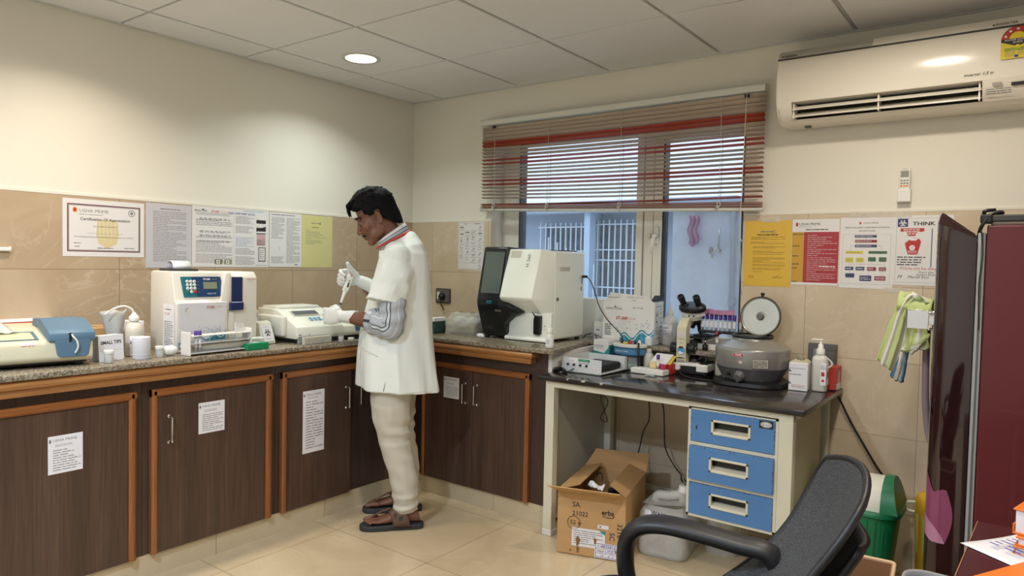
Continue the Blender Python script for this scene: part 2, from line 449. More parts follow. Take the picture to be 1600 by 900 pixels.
for k, c in enumerate(kinds):
    t = k / (len(kinds) - 1)
    zl = 2.172 - t * .452 + rs.uniform(-.002, .002); zr = 2.178 - t * .49 + rs.uniform(-.002, .002)
    if k >= len(kinds) - 1: zl -= .02
    ang = RAD(-(60 - 42 * min(1, t * 2.2))) if k < 9 else RAD(-20 + rs.uniform(-3, 3))
    b = MB(); tilted(b, .652, 2.412, zl, zr, -.055, -.03, .026, SLATR if c == 'r' else SLATB, ang, .004 + .004 * t)
    b.build('slat', bl)
for k, (c, dz) in enumerate((('r', .030), ('b', .025), ('r', .0205), ('b', .016), ('b', .012), ('r', .0085), ('b', .005))):
    b = MB(); tilted(b, .652, 2.412, 1.672 + dz, 1.628 + dz, -.055, -.03, .025, SLATR if c == 'r' else SLATB, 0, .002)
    b.build('slat', bl)
b = MB()
b.loft([[bpt(x, -.043 + .014 * cos(a), z + .009 * sin(a)) for a in [TAU * q / 14 for q in range(14)]] for x, z in ((.648, 1.667), (1.53, 1.642), (2.416, 1.622))], HEADM)
b.build('bottom_rail', bl)
for x in (.76, 1.16, 1.64, 2.2):
    b = MB(); t = (x - .65) / 1.77; zb = 1.667 - .045 * t
    for y in (-.058, -.027): b.tube([bpt(x, y, 2.19), bpt(x + .003, y, 1.9), bpt(x, y, zb)], .0011, CORDM, 5)
    for k in range(22):
        z = 2.165 - k * .0222; b.tube([bpt(x, -.058, z - .006), bpt(x, -.027, z + .006)], .0007, CORDM, 4)
    b.tube(catmull([bpt(x - .012, -.06, zb + .02), bpt(x, -.066, zb + .005), bpt(x + .012, -.06, zb + .028), bpt(x - .004, -.064, zb + .035), bpt(x + .004, -.06, zb - .015)], 4), .0022, CORDM, 5)
    b.build('ladder_cord', bl)
b = MB(); b.tube(catmull([bpt(2.33, -.07, 2.19), bpt(2.325, -.072, 1.9), bpt(2.318, -.07, 1.62), bpt(2.312, -.05, 1.5), bpt(2.318, -.012, 1.2)], 6), .0016, CORDM, 6)
b.tube(catmull([bpt(2.312, -.05, 1.53), bpt(2.302, -.02, 1.49), bpt(2.318, -.018, 1.465), bpt(2.325, -.03, 1.5)], 5), .0018, CORDM, 6)
b.build('pull_cord', bl)

# ------------------------------------------------------------------ outdoors, seen through the panes
LAV = pal('outside_render_pale', 'd3d8e8', .85, var=.05, vs=2.5); BLDG = pal('outside_render_grey', '8a98a6', .85, var=.1, vs=2)
PIPE = pal('grey_pvc_pipe', 'a3a6ac', .5); GRILLE = pal('grille_white', 'b9c4cf', .5); DARKWIN = pal('dark_shaft_window', '3a434f', .3, var=.2, vs=6)
PINKC = pal('pink_cloth', 'b88aa8', .85, var=.1); CONC = pal('concrete_coping', '8a8a88', .9, var=.25, vs=30)
ow = thing('neighbour_wall', 'pale lavender wall of the next house seen through the casement pane', 'wall', (2.2, .8, 0))
b = MB(); b.box(-.62, 1.4, 0, .12, 0, 1.70, LAV); b.build('rendered_wall', ow)
b = MB(); b.box(-.64, 1.4, -.03, .14, 1.70, 1.745, CONC, .008); b.build('coping', ow)
b = MB(); b.box(-.02, .06, -.05, 0, 0, 1.70, LAV, .01); b.box(-.03, .07, -.055, 0, 1.33, 1.34, GREY); b.build('pilaster', ow)
dp = MB(); dp.cyl((1.995, .77, 0), (1.99, .77, 1.74), .016, PIPE); dp.cyl((1.995, .77, 1.10), (1.995, .77, 1.15), .022, PIPE); dp.cyl((1.993, .77, 1.02), (1.993, .77, 1.05), .023, PIPE)
tag(dp.build('drain_pipe'), 'thin grey pipe running down the lavender wall outside', 'pipe')
tp = thing('garden_tap', 'small metal tap on the lavender wall outside', 'tap', (1.90, .79, 1.44))
b = MB(); b.cyl((0, .01, 0), (0, -.05, 0), .012, SILVER); b.tube(catmull([(0, -.04, 0), (-.02, -.05, -.005), (-.03, -.05, -.05)], 5), .009, SILVER); b.cyl((0, -.02, 0), (.005, -.02, .14), .006, SILVER); b.build('tap_body', tp)
b = MB(); b.lathe([(.0, 0), (.022, .002), (.026, .01), (.02, .018), (0, .02)], GREY, 14, Matrix.Translation((-.045, -.05, .0)) @ Matrix.Rotation(pi / 2, 4, 'Y')); b.build('tap_wheel', tp)
b = MB()
b.surf(lambda u, v: (1.70 + .07 * u + .01 * sin(9 * v), .77 + .012 * sin(16 * u), 1.66 - .2 * v * (1 - .3 * abs(u - .4))), 10, 8, PINKC, .004)
tag(b.build('pink_cloth'), 'pink cloth hanging on the lavender wall outside', 'cloth')
nb = thing('neighbour_building', 'grey blue building across the shaft seen through the fixed pane', 'building', (0, 2.2, 0))
b = MB(); b.box(-2.6, 1.55, 0, .3, 0, 1.80, BLDG); b.box(-2.7, 1.6, -.25, .3, 1.80, 1.9, BLDG); b.build('facade', nb)
b = MB(); b.box(.19, .25, -.2, 0, 0, 1.8, pal('pale_column', 'a9bccd', .8)); b.build('column', nb)
for x0, x1, z0, z1 in ((.27, .80, .85, 1.70), (-.36, .15, .85, 1.68)):
    b = MB(); b.box(x0, x1, -.02, .01, z0, z1, DARKWIN); b.box(x0 + .25, x0 + .265, -.03, 0, z0, z1, GREY); w = b.build('window', nb)
    b = MB(); n = 9
    for k in range(n + 1):
        x = x0 + (x1 - x0) * k / n; b.box(x - .0055, x + .0055, -.09, -.075, z0 - .04, z1 + .04, GRILLE)
    for z in [z0 + (z1 - z0) * q for q in (0, .22, .33, .62, .73, 1)]: b.box(x0 - .03, x1 + .03, -.094, -.08, z - .0055, z + .0055, GRILLE)
    b.build('grille', w)
rl = MB()
for k in range(6):
    x = .14 + .09 * k; rl.cyl((x, 1.5, 0), (x, 1.5, 1.56 - .045 * k), .006, GRILLE)
rl.box(.12, .61, 1.49, 1.51, 1.0, 1.02, GRILLE)
tag(rl.build('railing'), 'white spiked railing standing in front of the grey blue building', 'railing')

# ------------------------------------------------------------------ downlights
LAMPW = emit('lamp_white', 'fff4e2', 9); RIMM = pal('lamp_rim', 'c9c7c2', .3, var=.02)
def downlight(x, y, label, power, col, spread):
    t = thing('ceiling_downlight', label, 'ceiling light', (x, y, H))
    b = MB(); b.lathe([(.082, -.004), (.1, -.006), (.104, -.002), (.104, .004), (.082, .004)], RIMM, 40, cap=False); b.build('rim', t)
    b = MB(); b.lathe([(.0001, -.003), (.083, -.003)], LAMPW, 40, cap=False); b.build('diffuser', t)
    l = bpy.data.lights.new('downlight_glow', 'AREA'); l.shape = 'DISK'; l.size = .16; l.energy = power; l.color = lin(col); l.spread = RAD(spread)
    lo = bpy.data.objects.new('downlight_glow', l); COL.objects.link(lo); lo.location = (x, y, H - .012)
    return t
WARM, NEUT, COOL = 'ffeed8', 'fff3e2', 'd6e6ff'
LIGHTS = [(.533, -.947, 'lit round downlight in the ceiling panels above the man', 7, 'e6f2ee', 134),
          (.586, -2.24, 'round downlight over the far analyzer end of the counter', 8.8, WARM, 132),
          (3.10, -.93, 'round downlight above the air conditioner', 12, NEUT, 165),
          (3.10, -2.24, 'round downlight above the mesh chair', 14, NEUT, 165),
          (1.85, -3.55, 'added unseen fill downlight behind the camera over the aisle', 56, COOL, 170),  # unseen lamp added to brighten the middle of the room and back wall
          (.586, -3.55, 'added unseen fill downlight behind the camera over the counter', 10, NEUT, 140),  # unseen lamp added as ambient fill along the counter
          (3.10, -3.9, 'added unseen fill downlight behind the camera over the maroon table', 20, COOL, 170)]  # unseen lamp added for cool ambient fill from behind
for L_ in LIGHTS: downlight(*L_)

# ------------------------------------------------------------------ air conditioner
ACW = pal('ac_white', 'ece6d8', .18, var=.01, coat=.3); ACG = pal('ac_grey_band', 'b5b1a8', .25)
AX0, AX1 = 2.51, 3.51
ac = thing('air_conditioner', 'white split air conditioner mounted high above the fridge', 'air conditioner', ((AX0 + AX1) / 2, 0, 2.0))
Mac = Matrix.Translation((-(AX0 + AX1) / 2, 0, -2.0))
full = [(-.001, 2.318), (-.13, 2.335), (-.172, 2.327), (-.194, 2.302), (-.202, 2.285), (-.214, 2.2), (-.214, 2.11), (-.204, 2.072), (-.182, 2.035), (-.15, 2.008), (-.12, 2.0), (-.001, 2.0)]
notch = full[:7] + [(-.2085, 2.088), (-.125, 2.088), (-.105, 2.05), (-.125, 2.02), (-.162, 2.016), (-.15, 2.008), (-.12, 2.0), (-.001, 2.0)]
lip = [(-.2135, 2.112), (-.204, 2.072), (-.182, 2.035), (-.15, 2.008), (-.12, 2.012), (-.10, 2.05), (-.12, 2.10), (-.205, 2.10)]
b = MB(); b.prism(full, 'x', AX0, AX0 + .02, ACW, .006, 3, Mac, True); b.prism(full, 'x', AX1 - .02, AX1, ACW, .006, 3, Mac, True); b.prism(notch, 'x', AX0 + .015, AX1 - .015, ACW, 0, M=Mac, smooth=True)
b.prism(lip, 'x', AX0 + .01, 2.578, ACW, 0, M=Mac); b.prism(lip, 'x', 3.297, AX1 - .01, ACW, 0, M=Mac)
b.build('body', ac, sharp=35)
b = MB(); b.box(2.578, 3.297, -.135, -.10, 2.02, 2.087, BLACKG, M=Mac); b.build('air_outlet', ac, 'black slot')
for y, z, a in ((-.185, 2.062, .5), (-.165, 2.035, .6)):
    b = MB(); b.box(2.58, 3.295, -.018, .018, -.0025, .0025, ACW, .002, 1, M=Mac @ Matrix.Translation((0, y, z)) @ Matrix.Rotation(a, 4, 'X')); b.build('louver', ac)
for x in (2.585, 2.93, 3.288): b = MB(); b.box(x - .003, x + .003, -.19, -.11, 2.018, 2.085, ACW, M=Mac); b.build('louver_support', ac)
b = MB(); b.prism([(-.1735, 2.3265), (-.196, 2.302), (-.2035, 2.2865), (-.2025, 2.2855), (-.19, 2.30), (-.172, 2.3255)], 'x', AX0 + .004, 2.9, ACG, M=Mac)
b.prism([(-.2065, 2.287), (-.208, 2.281), (-.2, 2.281), (-.2, 2.287)], 'x', AX0 + .003, AX1 - .003, DGREY, M=Mac)
b.plane(Mac @ V((2.53, -.1995, 2.2965)), (1, 0, 0), (0, .5, 1)); b.text('DAIKIN', .012, 0, .016, INK, .002, bold=.02); b.poly([(0, .006), (.009, .006), (.001, -.006)], INK, .002)
b.plane(Mac @ V((3.32, -.1995, 2.2965)), (1, 0, 0), (0, .5, 1)); b.text('INVERTER', .012, 0, .016, INK, .0022, bold=.01); b.poly([(0, 0), (.009, .006), (.009, -.006)], INK, .0022); b.poly([(.112, 0), (.102, .006), (.102, -.006)], INK, .0022)
b.build('name_band', ac, 'grey band with a black line below it')
b = MB()
b.plane(Mac @ V((3.352, -.2212, 2.156)), (1, 0, 0), (0, .135, 1))
SY = pal('label_yellow', 'ddc62c', .4); SR = pal('label_red', 'b3362c', .4); WH = pal('label_white', 'eeeae0', .5); SG = pal('label_green', '4f8a3c', .5)
b.rect(0, 0, .104, .085, SY, .001); b.disc(.052, .075, .052, SR, .0012, 28, a0=0, a1=pi); b.rect(0, .066, .104, .076, SR, .0012); b.disc(.052, .078, .026, SY, .0014, 20, a0=0, a1=pi)
b.poly([(0, .078), (.104, .078), (.104, .068), (.052, .046), (0, .068)], INK, .0016); b.text('POWER SAVINGS', .052, .0725, .0105, WH, .0018, 'CENTER'); b.text('GUIDE', .052, .0625, .0105, WH, .0018, 'CENTER'); b.disc(.052, .046, .008, SY, .0018)
for k in range(5):
    a = pi * (k + .5) / 5; cx, cy = .052 + .040 * cos(a), .077 + .038 * sin(a)
    b.poly([(cx + (.0065 if q % 2 == 0 else .003) * cos(pi / 2 + q * pi / 5), cy + (.0065 if q % 2 == 0 else .003) * sin(pi / 2 + q * pi / 5)) for q in range(10)], WH, .0018)
b.lines(.012, .03, .094, .042, 2, SG, 1, .0014, .7); b.lines(.014, .006, .046, .03, 6, INKG, 2, .0014); b.lines(.054, .014, .092, .03, 4, INKG, 3, .0014); b.rect(.044, .003, .056, .013, INKB, .0014)
b.build('energy_label', ac, 'yellow energy label with a red arch of stars')
b = MB(); b.plane(Mac @ V((3.235, -.2152, 2.113)), (1, 0, 0), (0, 0, 1)); b.text('inverter 1.5 tr', 0, 0, .017, INK, .001, shear=.3, rot=.0)
b.plane(Mac @ V((3.33, -.202, 2.06)), (1, 0, 0), (0, -.55, 1)); b.rect(.0, .004, .03, .018, ACG, .003); b.rect(.06, -.002, .16, .012, DGREY, .003); b.lines(-.02, -.03, .06, -.004, 3, INKG, 5, .003)
b.build('control_print', ac, 'small dark print and display')
b = MB(); b.lathe([(0, -.004), (.012, -.004), (.016, 0), (.016, .01)], GREYD, 16, Mac @ Matrix.Translation((2.62, -.07, 1.995))); b.build('drain_plug', ac)
# ================================================================== BUILT-IN CABINETS
LAM = wood('dark_laminate', '46332a', '62493a', 'z', .38); LAMP = wood('dark_laminate_panel', '41302a', '4f3b31', 'z', .4)
TRIMZ = wood('teak_trim_upright', '8a5128', 'a0622f', 'z', .35, coat=.3); TRIMY = wood('teak_trim_along_counter', '8a5128', 'a0622f', 'y', .35, coat=.3)
TRIMX = wood('teak_trim_along_window_side', '8a5128', 'a0622f', 'x', .35, coat=.3)
CORY = wood('cornice_wood_long', 'a06a38', 'b98048', 'y', .3, coat=.35); CORX = wood('cornice_wood_short', 'a06a38', 'b98048', 'x', .3, coat=.35)
m, nt, bb, N, L = newmat('granite_speckled')
v = coords(N, L)
vo = N.new('ShaderNodeTexVoronoi'); vo.inputs['Scale'].default_value = 150; L.new(v, vo.inputs['Vector'])
f1 = noisetex(N, L, v, 90, 4, .7); f2 = noisetex(N, L, v, 9, 3)
c1 = mixcol(N, L, ramp(N, L, f1, .38, .62), lin('4b443b'), lin('a79c86'))
c2 = mixcol(N, L, ramp(N, L, vo.outputs['Distance'], .12, .5), lin('2c2825'), c1)
L.new(mixcol(N, L, f2, c2, mixcol(N, L, .35, c1, lin('8c7a60'))), bb.inputs['Base Color']); bb.inputs['Roughness'].default_value = .12
GRANITE = m

def dhandle(b, p0, p1, out, r=.0042, m=CHROME):
    p0, p1, o = V(p0), V(p1), V(out); e = (p1 - p0).normalized() * .012
    b.tube(catmull([p0, p0 + o * .6, p0 + o + e * .5, p0 + o + e * 1.5], 4) + catmull([p1 + o - e * 1.5, p1 + o - e * .5, p1 + o * .6, p1], 4), r, m, 8)
    for p in (p0, p1): b.lathe([(.008, 0), (.008, .003), (.005, .005)], m, 12, Matrix.Translation(p) @ o.to_track_quat('Z', 'Y').to_matrix().to_4x4())

def notice(b, m=PAPER): pass
def usha(b, u, v, s, col=INKG):
    """little flame emblem and the clinic's name"""
    e = s * .55
    b.poly([(u + e * .5 * sin(a) * (1 - .25 * cos(a)), v + e * cos(a) * 1.0) for a in [TAU * k / 16 for k in range(16)]], RED if col is INK else col)
    b.text('USHA PRIME', u + e * 1.1, v + .05 * s, s, col, sx=1.12)

# ---- worktop
wt = thing('worktop', 'L shaped speckled granite worktop with wooden edge along two walls', 'worktop', (.33, -1.6, .888))
Mw = Matrix.Translation((-.33, 1.6, -.888))
b = MB(); b.prism([(.001, -3.6), (.662, -3.6), (.662, -.632), (1.605, -.632), (1.505, -.105), (2.25, -.105), (2.25, -.002), (2.305, -.002), (2.305, .118), (.705, .118), (.705, -.001), (.001, -.001)], 'z', .887, .91, GRANITE, .004, 2, Mw)
b.build('granite_slab', wt, sharp=40)
cor = [(.0, .884), (.052, .884), (.060, .876), (.062, .866), (.056, .856), (.044, .850), (.046, .842), (.042, .826), (.0, .826)]
b = MB()
b.loft([[(.595 + o, -3.6, z) for o, z in cor], [(.595 + o, -.572 - o, z) for o, z in cor]], CORY, M=Mw, smooth=False)
b.build('wooden_cornice', wt, 'teak moulding under the stone')
b = MB()
b.loft([[(.595 + o, -.572 - o, z) for o, z in cor], [(1.418 + o, -.572 - o, z) for o, z in cor], [(1.418 + o, -.568, z) for o, z in cor]], CORX, M=Mw, smooth=False)
b.build('wooden_cornice', wt, 'teak moulding under the stone')

def clinic_note(kind, origin, u, v, w, h, label, tall=False, seed=0):
    b = MB(); b.plane(origin, u, v)
    b.poly([(0, 0), (w, 0), (w, h), (0, h)], PAPER, .0004)
    t = bmesh.new()
    b.box(0, w, 0, h, -.0002, .0003, PAPER, M=b.P)
    usha(b, w * .06, h - min(.022, h * .13), w * .115)
    b.lines(w * .2, h - .042, w * .7, h - .032, 2, INKG, seed + 3, th=.3)
    b.lines(w * .14, h * .06, w * .94, h - .05, 18 if tall else 9, INKG, seed, th=.3, short=.55)
    return tag(b.build('cabinet_notice'), label, 'notice')

# cabinets along the counter wall: y ranges of carcass; doors face +x at x = .605
def cab_left(name, label, y0, y1, doors, trims, top_trim):
    t = thing(name, label, 'cabinet', (.3, (y0 + y1) / 2, .1)); M = Matrix.Translation((-.3, -(y0 + y1) / 2, -.1))
    b = MB(); b.box(.02, .592, y0 + .001, y1 - .001, .1, .886, LAMP, M=M); b.build('carcass', t)
    for a in trims:
        b = MB(); b.prism([(.59, a[0]), (.612, a[0]), (.619, (a[0] + a[1]) / 2 - .005), (.619, (a[0] + a[1]) / 2 + .005), (.612, a[1]), (.59, a[1])], 'z', .1, .7852, TRIMZ, M=M)
        b.build('upright_trim', t)
    b = MB(); b.prism([(.59, .754), (.612, .754), (.619, .762), (.619, .778), (.612, .785), (.59, .785)], 'y', top_trim[0], top_trim[1], TRIMY, M=M); b.build('top_trim', t)
    out = []
    for d in doors:
        ya, yb, ang, hy, key = d
        hinge = yb if ang else ya
        Md = M @ Matrix.Translation((.597, hinge, 0)) @ Matrix.Rotation(RAD(ang), 4, 'Z') @ Matrix.Translation((-.597, -hinge, 0))
        b = MB(); b.box(.593, .606, ya + .002, yb - .002, .098, .752, LAM, .001, 1, Md)
        if key == 'lip': b.box(.588, .6075, ya - .004, ya + .014, .1, .742, TRIMZ, .001, 1, Md)
        if key in ('lip', 'lock'): b.cyl(Md @ V((.605, ya + .05, .52)), Md @ V((.609, ya + .05, .52)), .009, SILVER)
        dd = b.build('door', t)
        if hy is not None:
            b = MB(); b.bm.free(); b.bm = bmesh.new(); dhandle(b, (.606, hy, .555), (.606, hy, .665), (.028, 0, 0)); b.bm.transform(Md); b.build('handle', dd, 'chrome bow handle')
        out.append(dd)
    return t
cab_left('base_cabinet', 'dark wood base cabinet with one wide door at the near end of the counter', -3.6, -2.13, [(-2.75, -2.188, 0, None, '')], [(-2.19, -2.161)], (-3.5, -2.161))
cab_left('base_cabinet', 'dark wood base cabinet with single handled door below the white analyzer', -2.13, -1.502, [(-2.073, -1.565, 0, -2.025, '')], [(-2.1, -2.073), (-1.565, -1.532)], (-2.1, -1.532))
cab_left('base_cabinet', 'dark wood corner base cabinet with long paper list and one door ajar behind the man', -1.502, -.02, [(-1.447, -1.045, 0, -1.08, ''), (-1.022, -.625, -5, -.972, 'lip')], [(-1.476, -1.448)], (-1.476, -.60))
t = thing('base_cabinet', 'dark wood base cabinet with two handles under the window counter', 'cabinet', (1.06, -.3, .1)); M = Matrix.Translation((-1.06, .3, -.1))
b = MB(); b.box(.6, 1.525, -.567, -.02, .1, .886, LAMP, M=M); b.build('carcass', t)
for a in ((.683, .703), (1.407, 1.436)): b = MB(); b.prism([(a[0], -.56), (a[0], -.586), (sum(a) / 2 - .005, -.594), (sum(a) / 2 + .005, -.594), (a[1], -.586), (a[1], -.56)], 'z', .1, .7682, TRIMZ, M=M); b.build('upright_trim', t)
b = MB(); b.prism([(-.56, .738), (-.586, .738), (-.594, .746), (-.594, .760), (-.586, .768), (-.56, .768)], 'x', .683, 1.436, TRIMX, M=M); b.build('top_trim', t)
for xa, xb, hx in ((.705, 1.052, 1.003), (1.056, 1.405, 1.085)):
    b = MB(); b.box(xa, xb, -.581, -.567, .098, .736, LAM, .001, 1, M); dd = b.build('door', t)
    b = MB(); dhandle(b, M @ V((hx, -.581, .56)), M @ V((hx, -.581, .668)), (0, -.028, 0)); b.build('handle', dd, 'chrome bow handle')
b = MB(); b.box(1.525, 1.548, -.55, -.02, .02, .886, PLASTER, M=M); b.build('end_panel', t, 'white end panel')
clinic_note('n', (.6075, -2.476, .518), (0, 1, 0), (0, 0, 1), .118, .142, 'square white notice on the wide cabinet door nearest the camera', seed=1)
clinic_note('n', (.6075, -1.896, .563), (0, 1, 0), (0, 0, 1), .122, .136, 'square white notice on the door below the white analyzer', seed=2)
clinic_note('n', (.6075, -1.354, .363), (0, 1, 0), (0, 0, 1), .131, .313, 'tall narrow white list on the corner cabinet door', True, seed=3)
clinic_note('n', (.845, -.5825, .573), (1, 0, 0), (0, 0, 1), .114, .118, 'small white notice on the window side cabinet beside two handles', seed=4)

# ================================================================== STEEL DESK
dk = thing('steel_desk', 'cream steel desk with black top and three blue drawers', 'desk', (2.18, -.34, 0)); M = Matrix.Translation((-2.18, .34, 0))
DTOP = pal('desk_laminate', '2f2b29', .14, var=.12, vs=5)
b = MB(); b.box(1.553, 2.80, -.682, -.004, .766, .79, DTOP, .003, 2, M)
for x, w in ((1.80, .02), (1.90, .014), (1.72, .008)): b.box(x, x + w, -.6835, -.66, .783, .7905, pal('chipped_edge', 'b9b2a4', .7), M=M)
b.build('desk_top', dk, 'black laminate top with chipped edge', sharp=40)
b = MB(); b.box(1.587, 2.756, -.662, -.637, .735, .766, STEELP, .002, 1, M); b.box(1.587, 2.756, -.06, -.035, .735, .766, STEELP, .002, 1, M)
b.box(1.587, 1.612, -.65, -.05, .735, .766, STEELP, M=M); b.box(2.731, 2.756, -.65, -.05, .735, .766, STEELP, M=M); b.box(1.6, 2.75, -.055, -.035, .13, .155, STEELP, M=M)
b.build('top_frame', dk)
for x0, x1, y0, y1 in ((1.587, 1.636, -.662, -.617), (1.587, 1.636, -.08, -.035), (2.700, 2.756, -.662, -.617), (2.72, 2.756, -.075, -.035)):
    b = MB(); b.box(x0, x1, y0, y1, .025, .736, STEELP, .003, 2, M); lg = b.build('leg', dk)
    b = MB(); b.box(x0 - .002, x1 + .002, y0 - .002, y1 + .002, 0, .03, OFFW, .002, 1, M); b.build('foot', lg)
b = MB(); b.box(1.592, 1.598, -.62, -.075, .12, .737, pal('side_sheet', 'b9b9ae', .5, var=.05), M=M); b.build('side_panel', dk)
PX0, PX1, PZ0, PZ1, PY = 2.325, 2.700, .272, .742, -.662
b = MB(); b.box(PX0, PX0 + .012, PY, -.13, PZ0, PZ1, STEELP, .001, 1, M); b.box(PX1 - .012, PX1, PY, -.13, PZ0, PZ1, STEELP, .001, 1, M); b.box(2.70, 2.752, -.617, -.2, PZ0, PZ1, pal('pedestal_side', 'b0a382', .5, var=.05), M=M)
b.box(PX0, PX1, -.14, -.13, PZ0, PZ1, STEELP, M=M); b.box(PX0, PX1, PY, -.13, PZ0, PZ0 + .012, STEELP, M=M); b.box(PX0, PX1, PY, -.13, PZ1 - .012, PZ1, STEELP, M=M)
for z in (.419, .578): b.box(PX0 + .01, PX1 - .01, PY, -.13, z, z + .016, STEELP, .001, 1, M)
b.build('pedestal', dk)
for z0, z1, hz, oy, key in ((.597, .731, .637, 0, 1), (.436, .577, .480, -.012, 0), (.284, .418, .325, 0, 0)):
    yf = PY - .004 + oy; x0, x1 = 2.338, 2.688; hx0, hx1, hz0, hz1 = 2.428, 2.592, hz, hz + .062
    b = MB()
    for q in ((x0, hx0, z0, z1), (hx1, x1, z0, z1), (hx0, hx1, z0, hz0), (hx0, hx1, hz1, z1)): b.box(q[0], q[1], yf, yf + .014, q[2], q[3], BLUEDR, M=M)
    b.box(x0 + .004, x1 - .004, yf + .042, -.2, z0 + .006, z1 - .02, STEELP, M=M)
    rg = random.Random(int(z0 * 100)); RUST = M_.get('rust') or pal('rust', '3a2c24', .8)
    b.plane(M @ V((x0, yf, z0)), (1, 0, 0), (0, 0, 1))
    for k in range(26):
        e = rg.random(); w = .002 + .006 * rg.random(); W_, H_ = x1 - x0, z1 - z0
        if k % 2: b.rect(e * W_, H_ - .0015 - .002 * rg.random(), min(W_, e * W_ + w), H_, RUST)
        else: u = 0 if k % 4 else W_ - .0025; b.rect(u, e * H_, u + .0025, min(H_, e * H_ + w), RUST)
    if key:
        b.rect(.024, .05, .029, .064, RUST); b.disc(.0265, .064, .004, RUST)
        b.rect(.287, .099, .343, .13, BLACK, .0012); b.disc(.315, .1145, .022, PAPER, .0016, 28, .0115); b.disc(.315, .1145, .0195, BLACK, .0018, 28, .0095); b.disc(.315, .1145, .018, PAPER, .002, 28, .008); b.text('Spinko', .315, .1145, .014, INK, .0022, 'CENTER', shear=.3)
    dr = b.build('drawer', dk, 'blue drawer front')
    b = MB(); w = .009
    b.box(hx0, hx1, yf - .004, yf + .012, hz1 - w, hz1, STEELP, .001, 1, M); b.box(hx0, hx1, yf - .004, yf + .012, hz0, hz0 + w, STEELP, .001, 1, M)
    b.box(hx0, hx0 + w, yf - .004, yf + .012, hz0, hz1, STEELP, .001, 1, M); b.box(hx1 - w, hx1, yf - .004, yf + .012, hz0, hz1, STEELP, .001, 1, M)
    b.prism([(yf + .003, hz0 + w), (yf + .034, hz0 + .018), (yf + .034, hz0 + .02), (yf + .003, hz0 + w + .002)], 'x', hx0, hx1, STEELP, M=M)
    b.box(hx0, hx1, yf + .036, yf + .038, hz0, hz1, BLACK, M=M); b.box(hx0, hx1, yf + .012, yf + .038, hz1 - .012, hz1 - .008, BLACK, M=M)
    b.build('handle', dr, 'recessed cream pull')
# ================================================================== PAPERS ON THE WALLS
def sheet(name, label, cat, origin, u, v, w, h, m, draw, group=None, parent_tape=True):
    b = MB(); b.plane(origin, u, v); b.box(0, w, 0, h, -.0006, .0004, m, M=b.P)
    draw(b); o = tag(b.build(name), label, cat, group); return o
LU, LV = (0, 1, 0), (0, 0, 1)      # on the counter wall
BU, BV = (1, 0, 0), (0, 0, 1)      # on the window wall
BROWNP = pal('brown_print', '6b4a52', .5); WMARK = pal('watermark_print', 'd8cfae', .5); GOLD = pal('shield_print', 'd6c79a', .5)
def d_cert(b):
    W, H_ = .357, .261
    b.frame(.018, .022, W - .018, H_ - .022, .006, BROWNP); b.frame(.0255, .0295, W - .0255, H_ - .0295, .0012, BROWNP)
    b.poly([(.14, .10), (.15, .06), (.19, .038), (.23, .06), (.24, .10), (.235, .17), (.145, .17)], GOLD, .0005)
    for k in range(5): b.rect(.152 + .017 * k, .09, .160 + .017 * k, .165, WMARK, .00055)
    b.disc(.05, H_ - .05, .009, M_['orange_cover'], ry=.012); b.disc(.05, H_ - .05, .005, RED, .0008, ry=.008)
    b.text('USHA PRIME', .068, H_ - .053, .021, INKG, sx=1.1); b.lines(.068, H_ - .072, .168, H_ - .066, 1, INKG, 2, th=.4)
    b.text('Certification Of Appreciation', W / 2 + .004, H_ - .09, .0185, INK, align='CENTER', bold=.012)
    b.ringp(W - .058, H_ - .052, .013, .0155, NAVY); b.disc(W - .058, H_ - .052, .007, INKG)
    b.text('This certificate is awarded to', W / 2, H_ - .122, .0088, INK, align='CENTER')
    b.rect(.1, .106, .26, .1068, INKG); b.text('For Outstanding Contribution Toward Hospital Care During the Year 2020-2021', W / 2, .09, .0079, INK, align='CENTER')
    b.lines(.045, .058, .075, .064, 1, INKG, 4, th=.6); b.lines(.05, .042, .07, .048, 1, INKG, 5, th=.6); b.lines(.145, .036, .215, .043, 1, INKG, 6, th=.6); b.lines(.265, .038, .315, .044, 1, INKG, 7, th=.6)
sheet('certificate', 'framed border certificate laminated on the tiles above the small tips sign', 'certificate', (.001, -2.196, 1.324), LU, LV, .358, .261, PAPERL, d_cert)
GREYP = pal('grey_laminated_paper', 'c6c5c9', .3, var=.03)
sheet('printed_sheet', 'grey sheet of dense typed lines next to the certificate', 'notice', (.0014, -1.830, 1.274), LU, LV, .232, .318, GREYP, lambda b: (b.lines(.07, .29, .2, .296, 1, INK, 1, th=.5), b.lines(.035, .03, .205, .283, 32, INKG, 2, th=.3, short=.6)))
GPRINT = pal('sheet_grey_print', '5d5f66', .5)
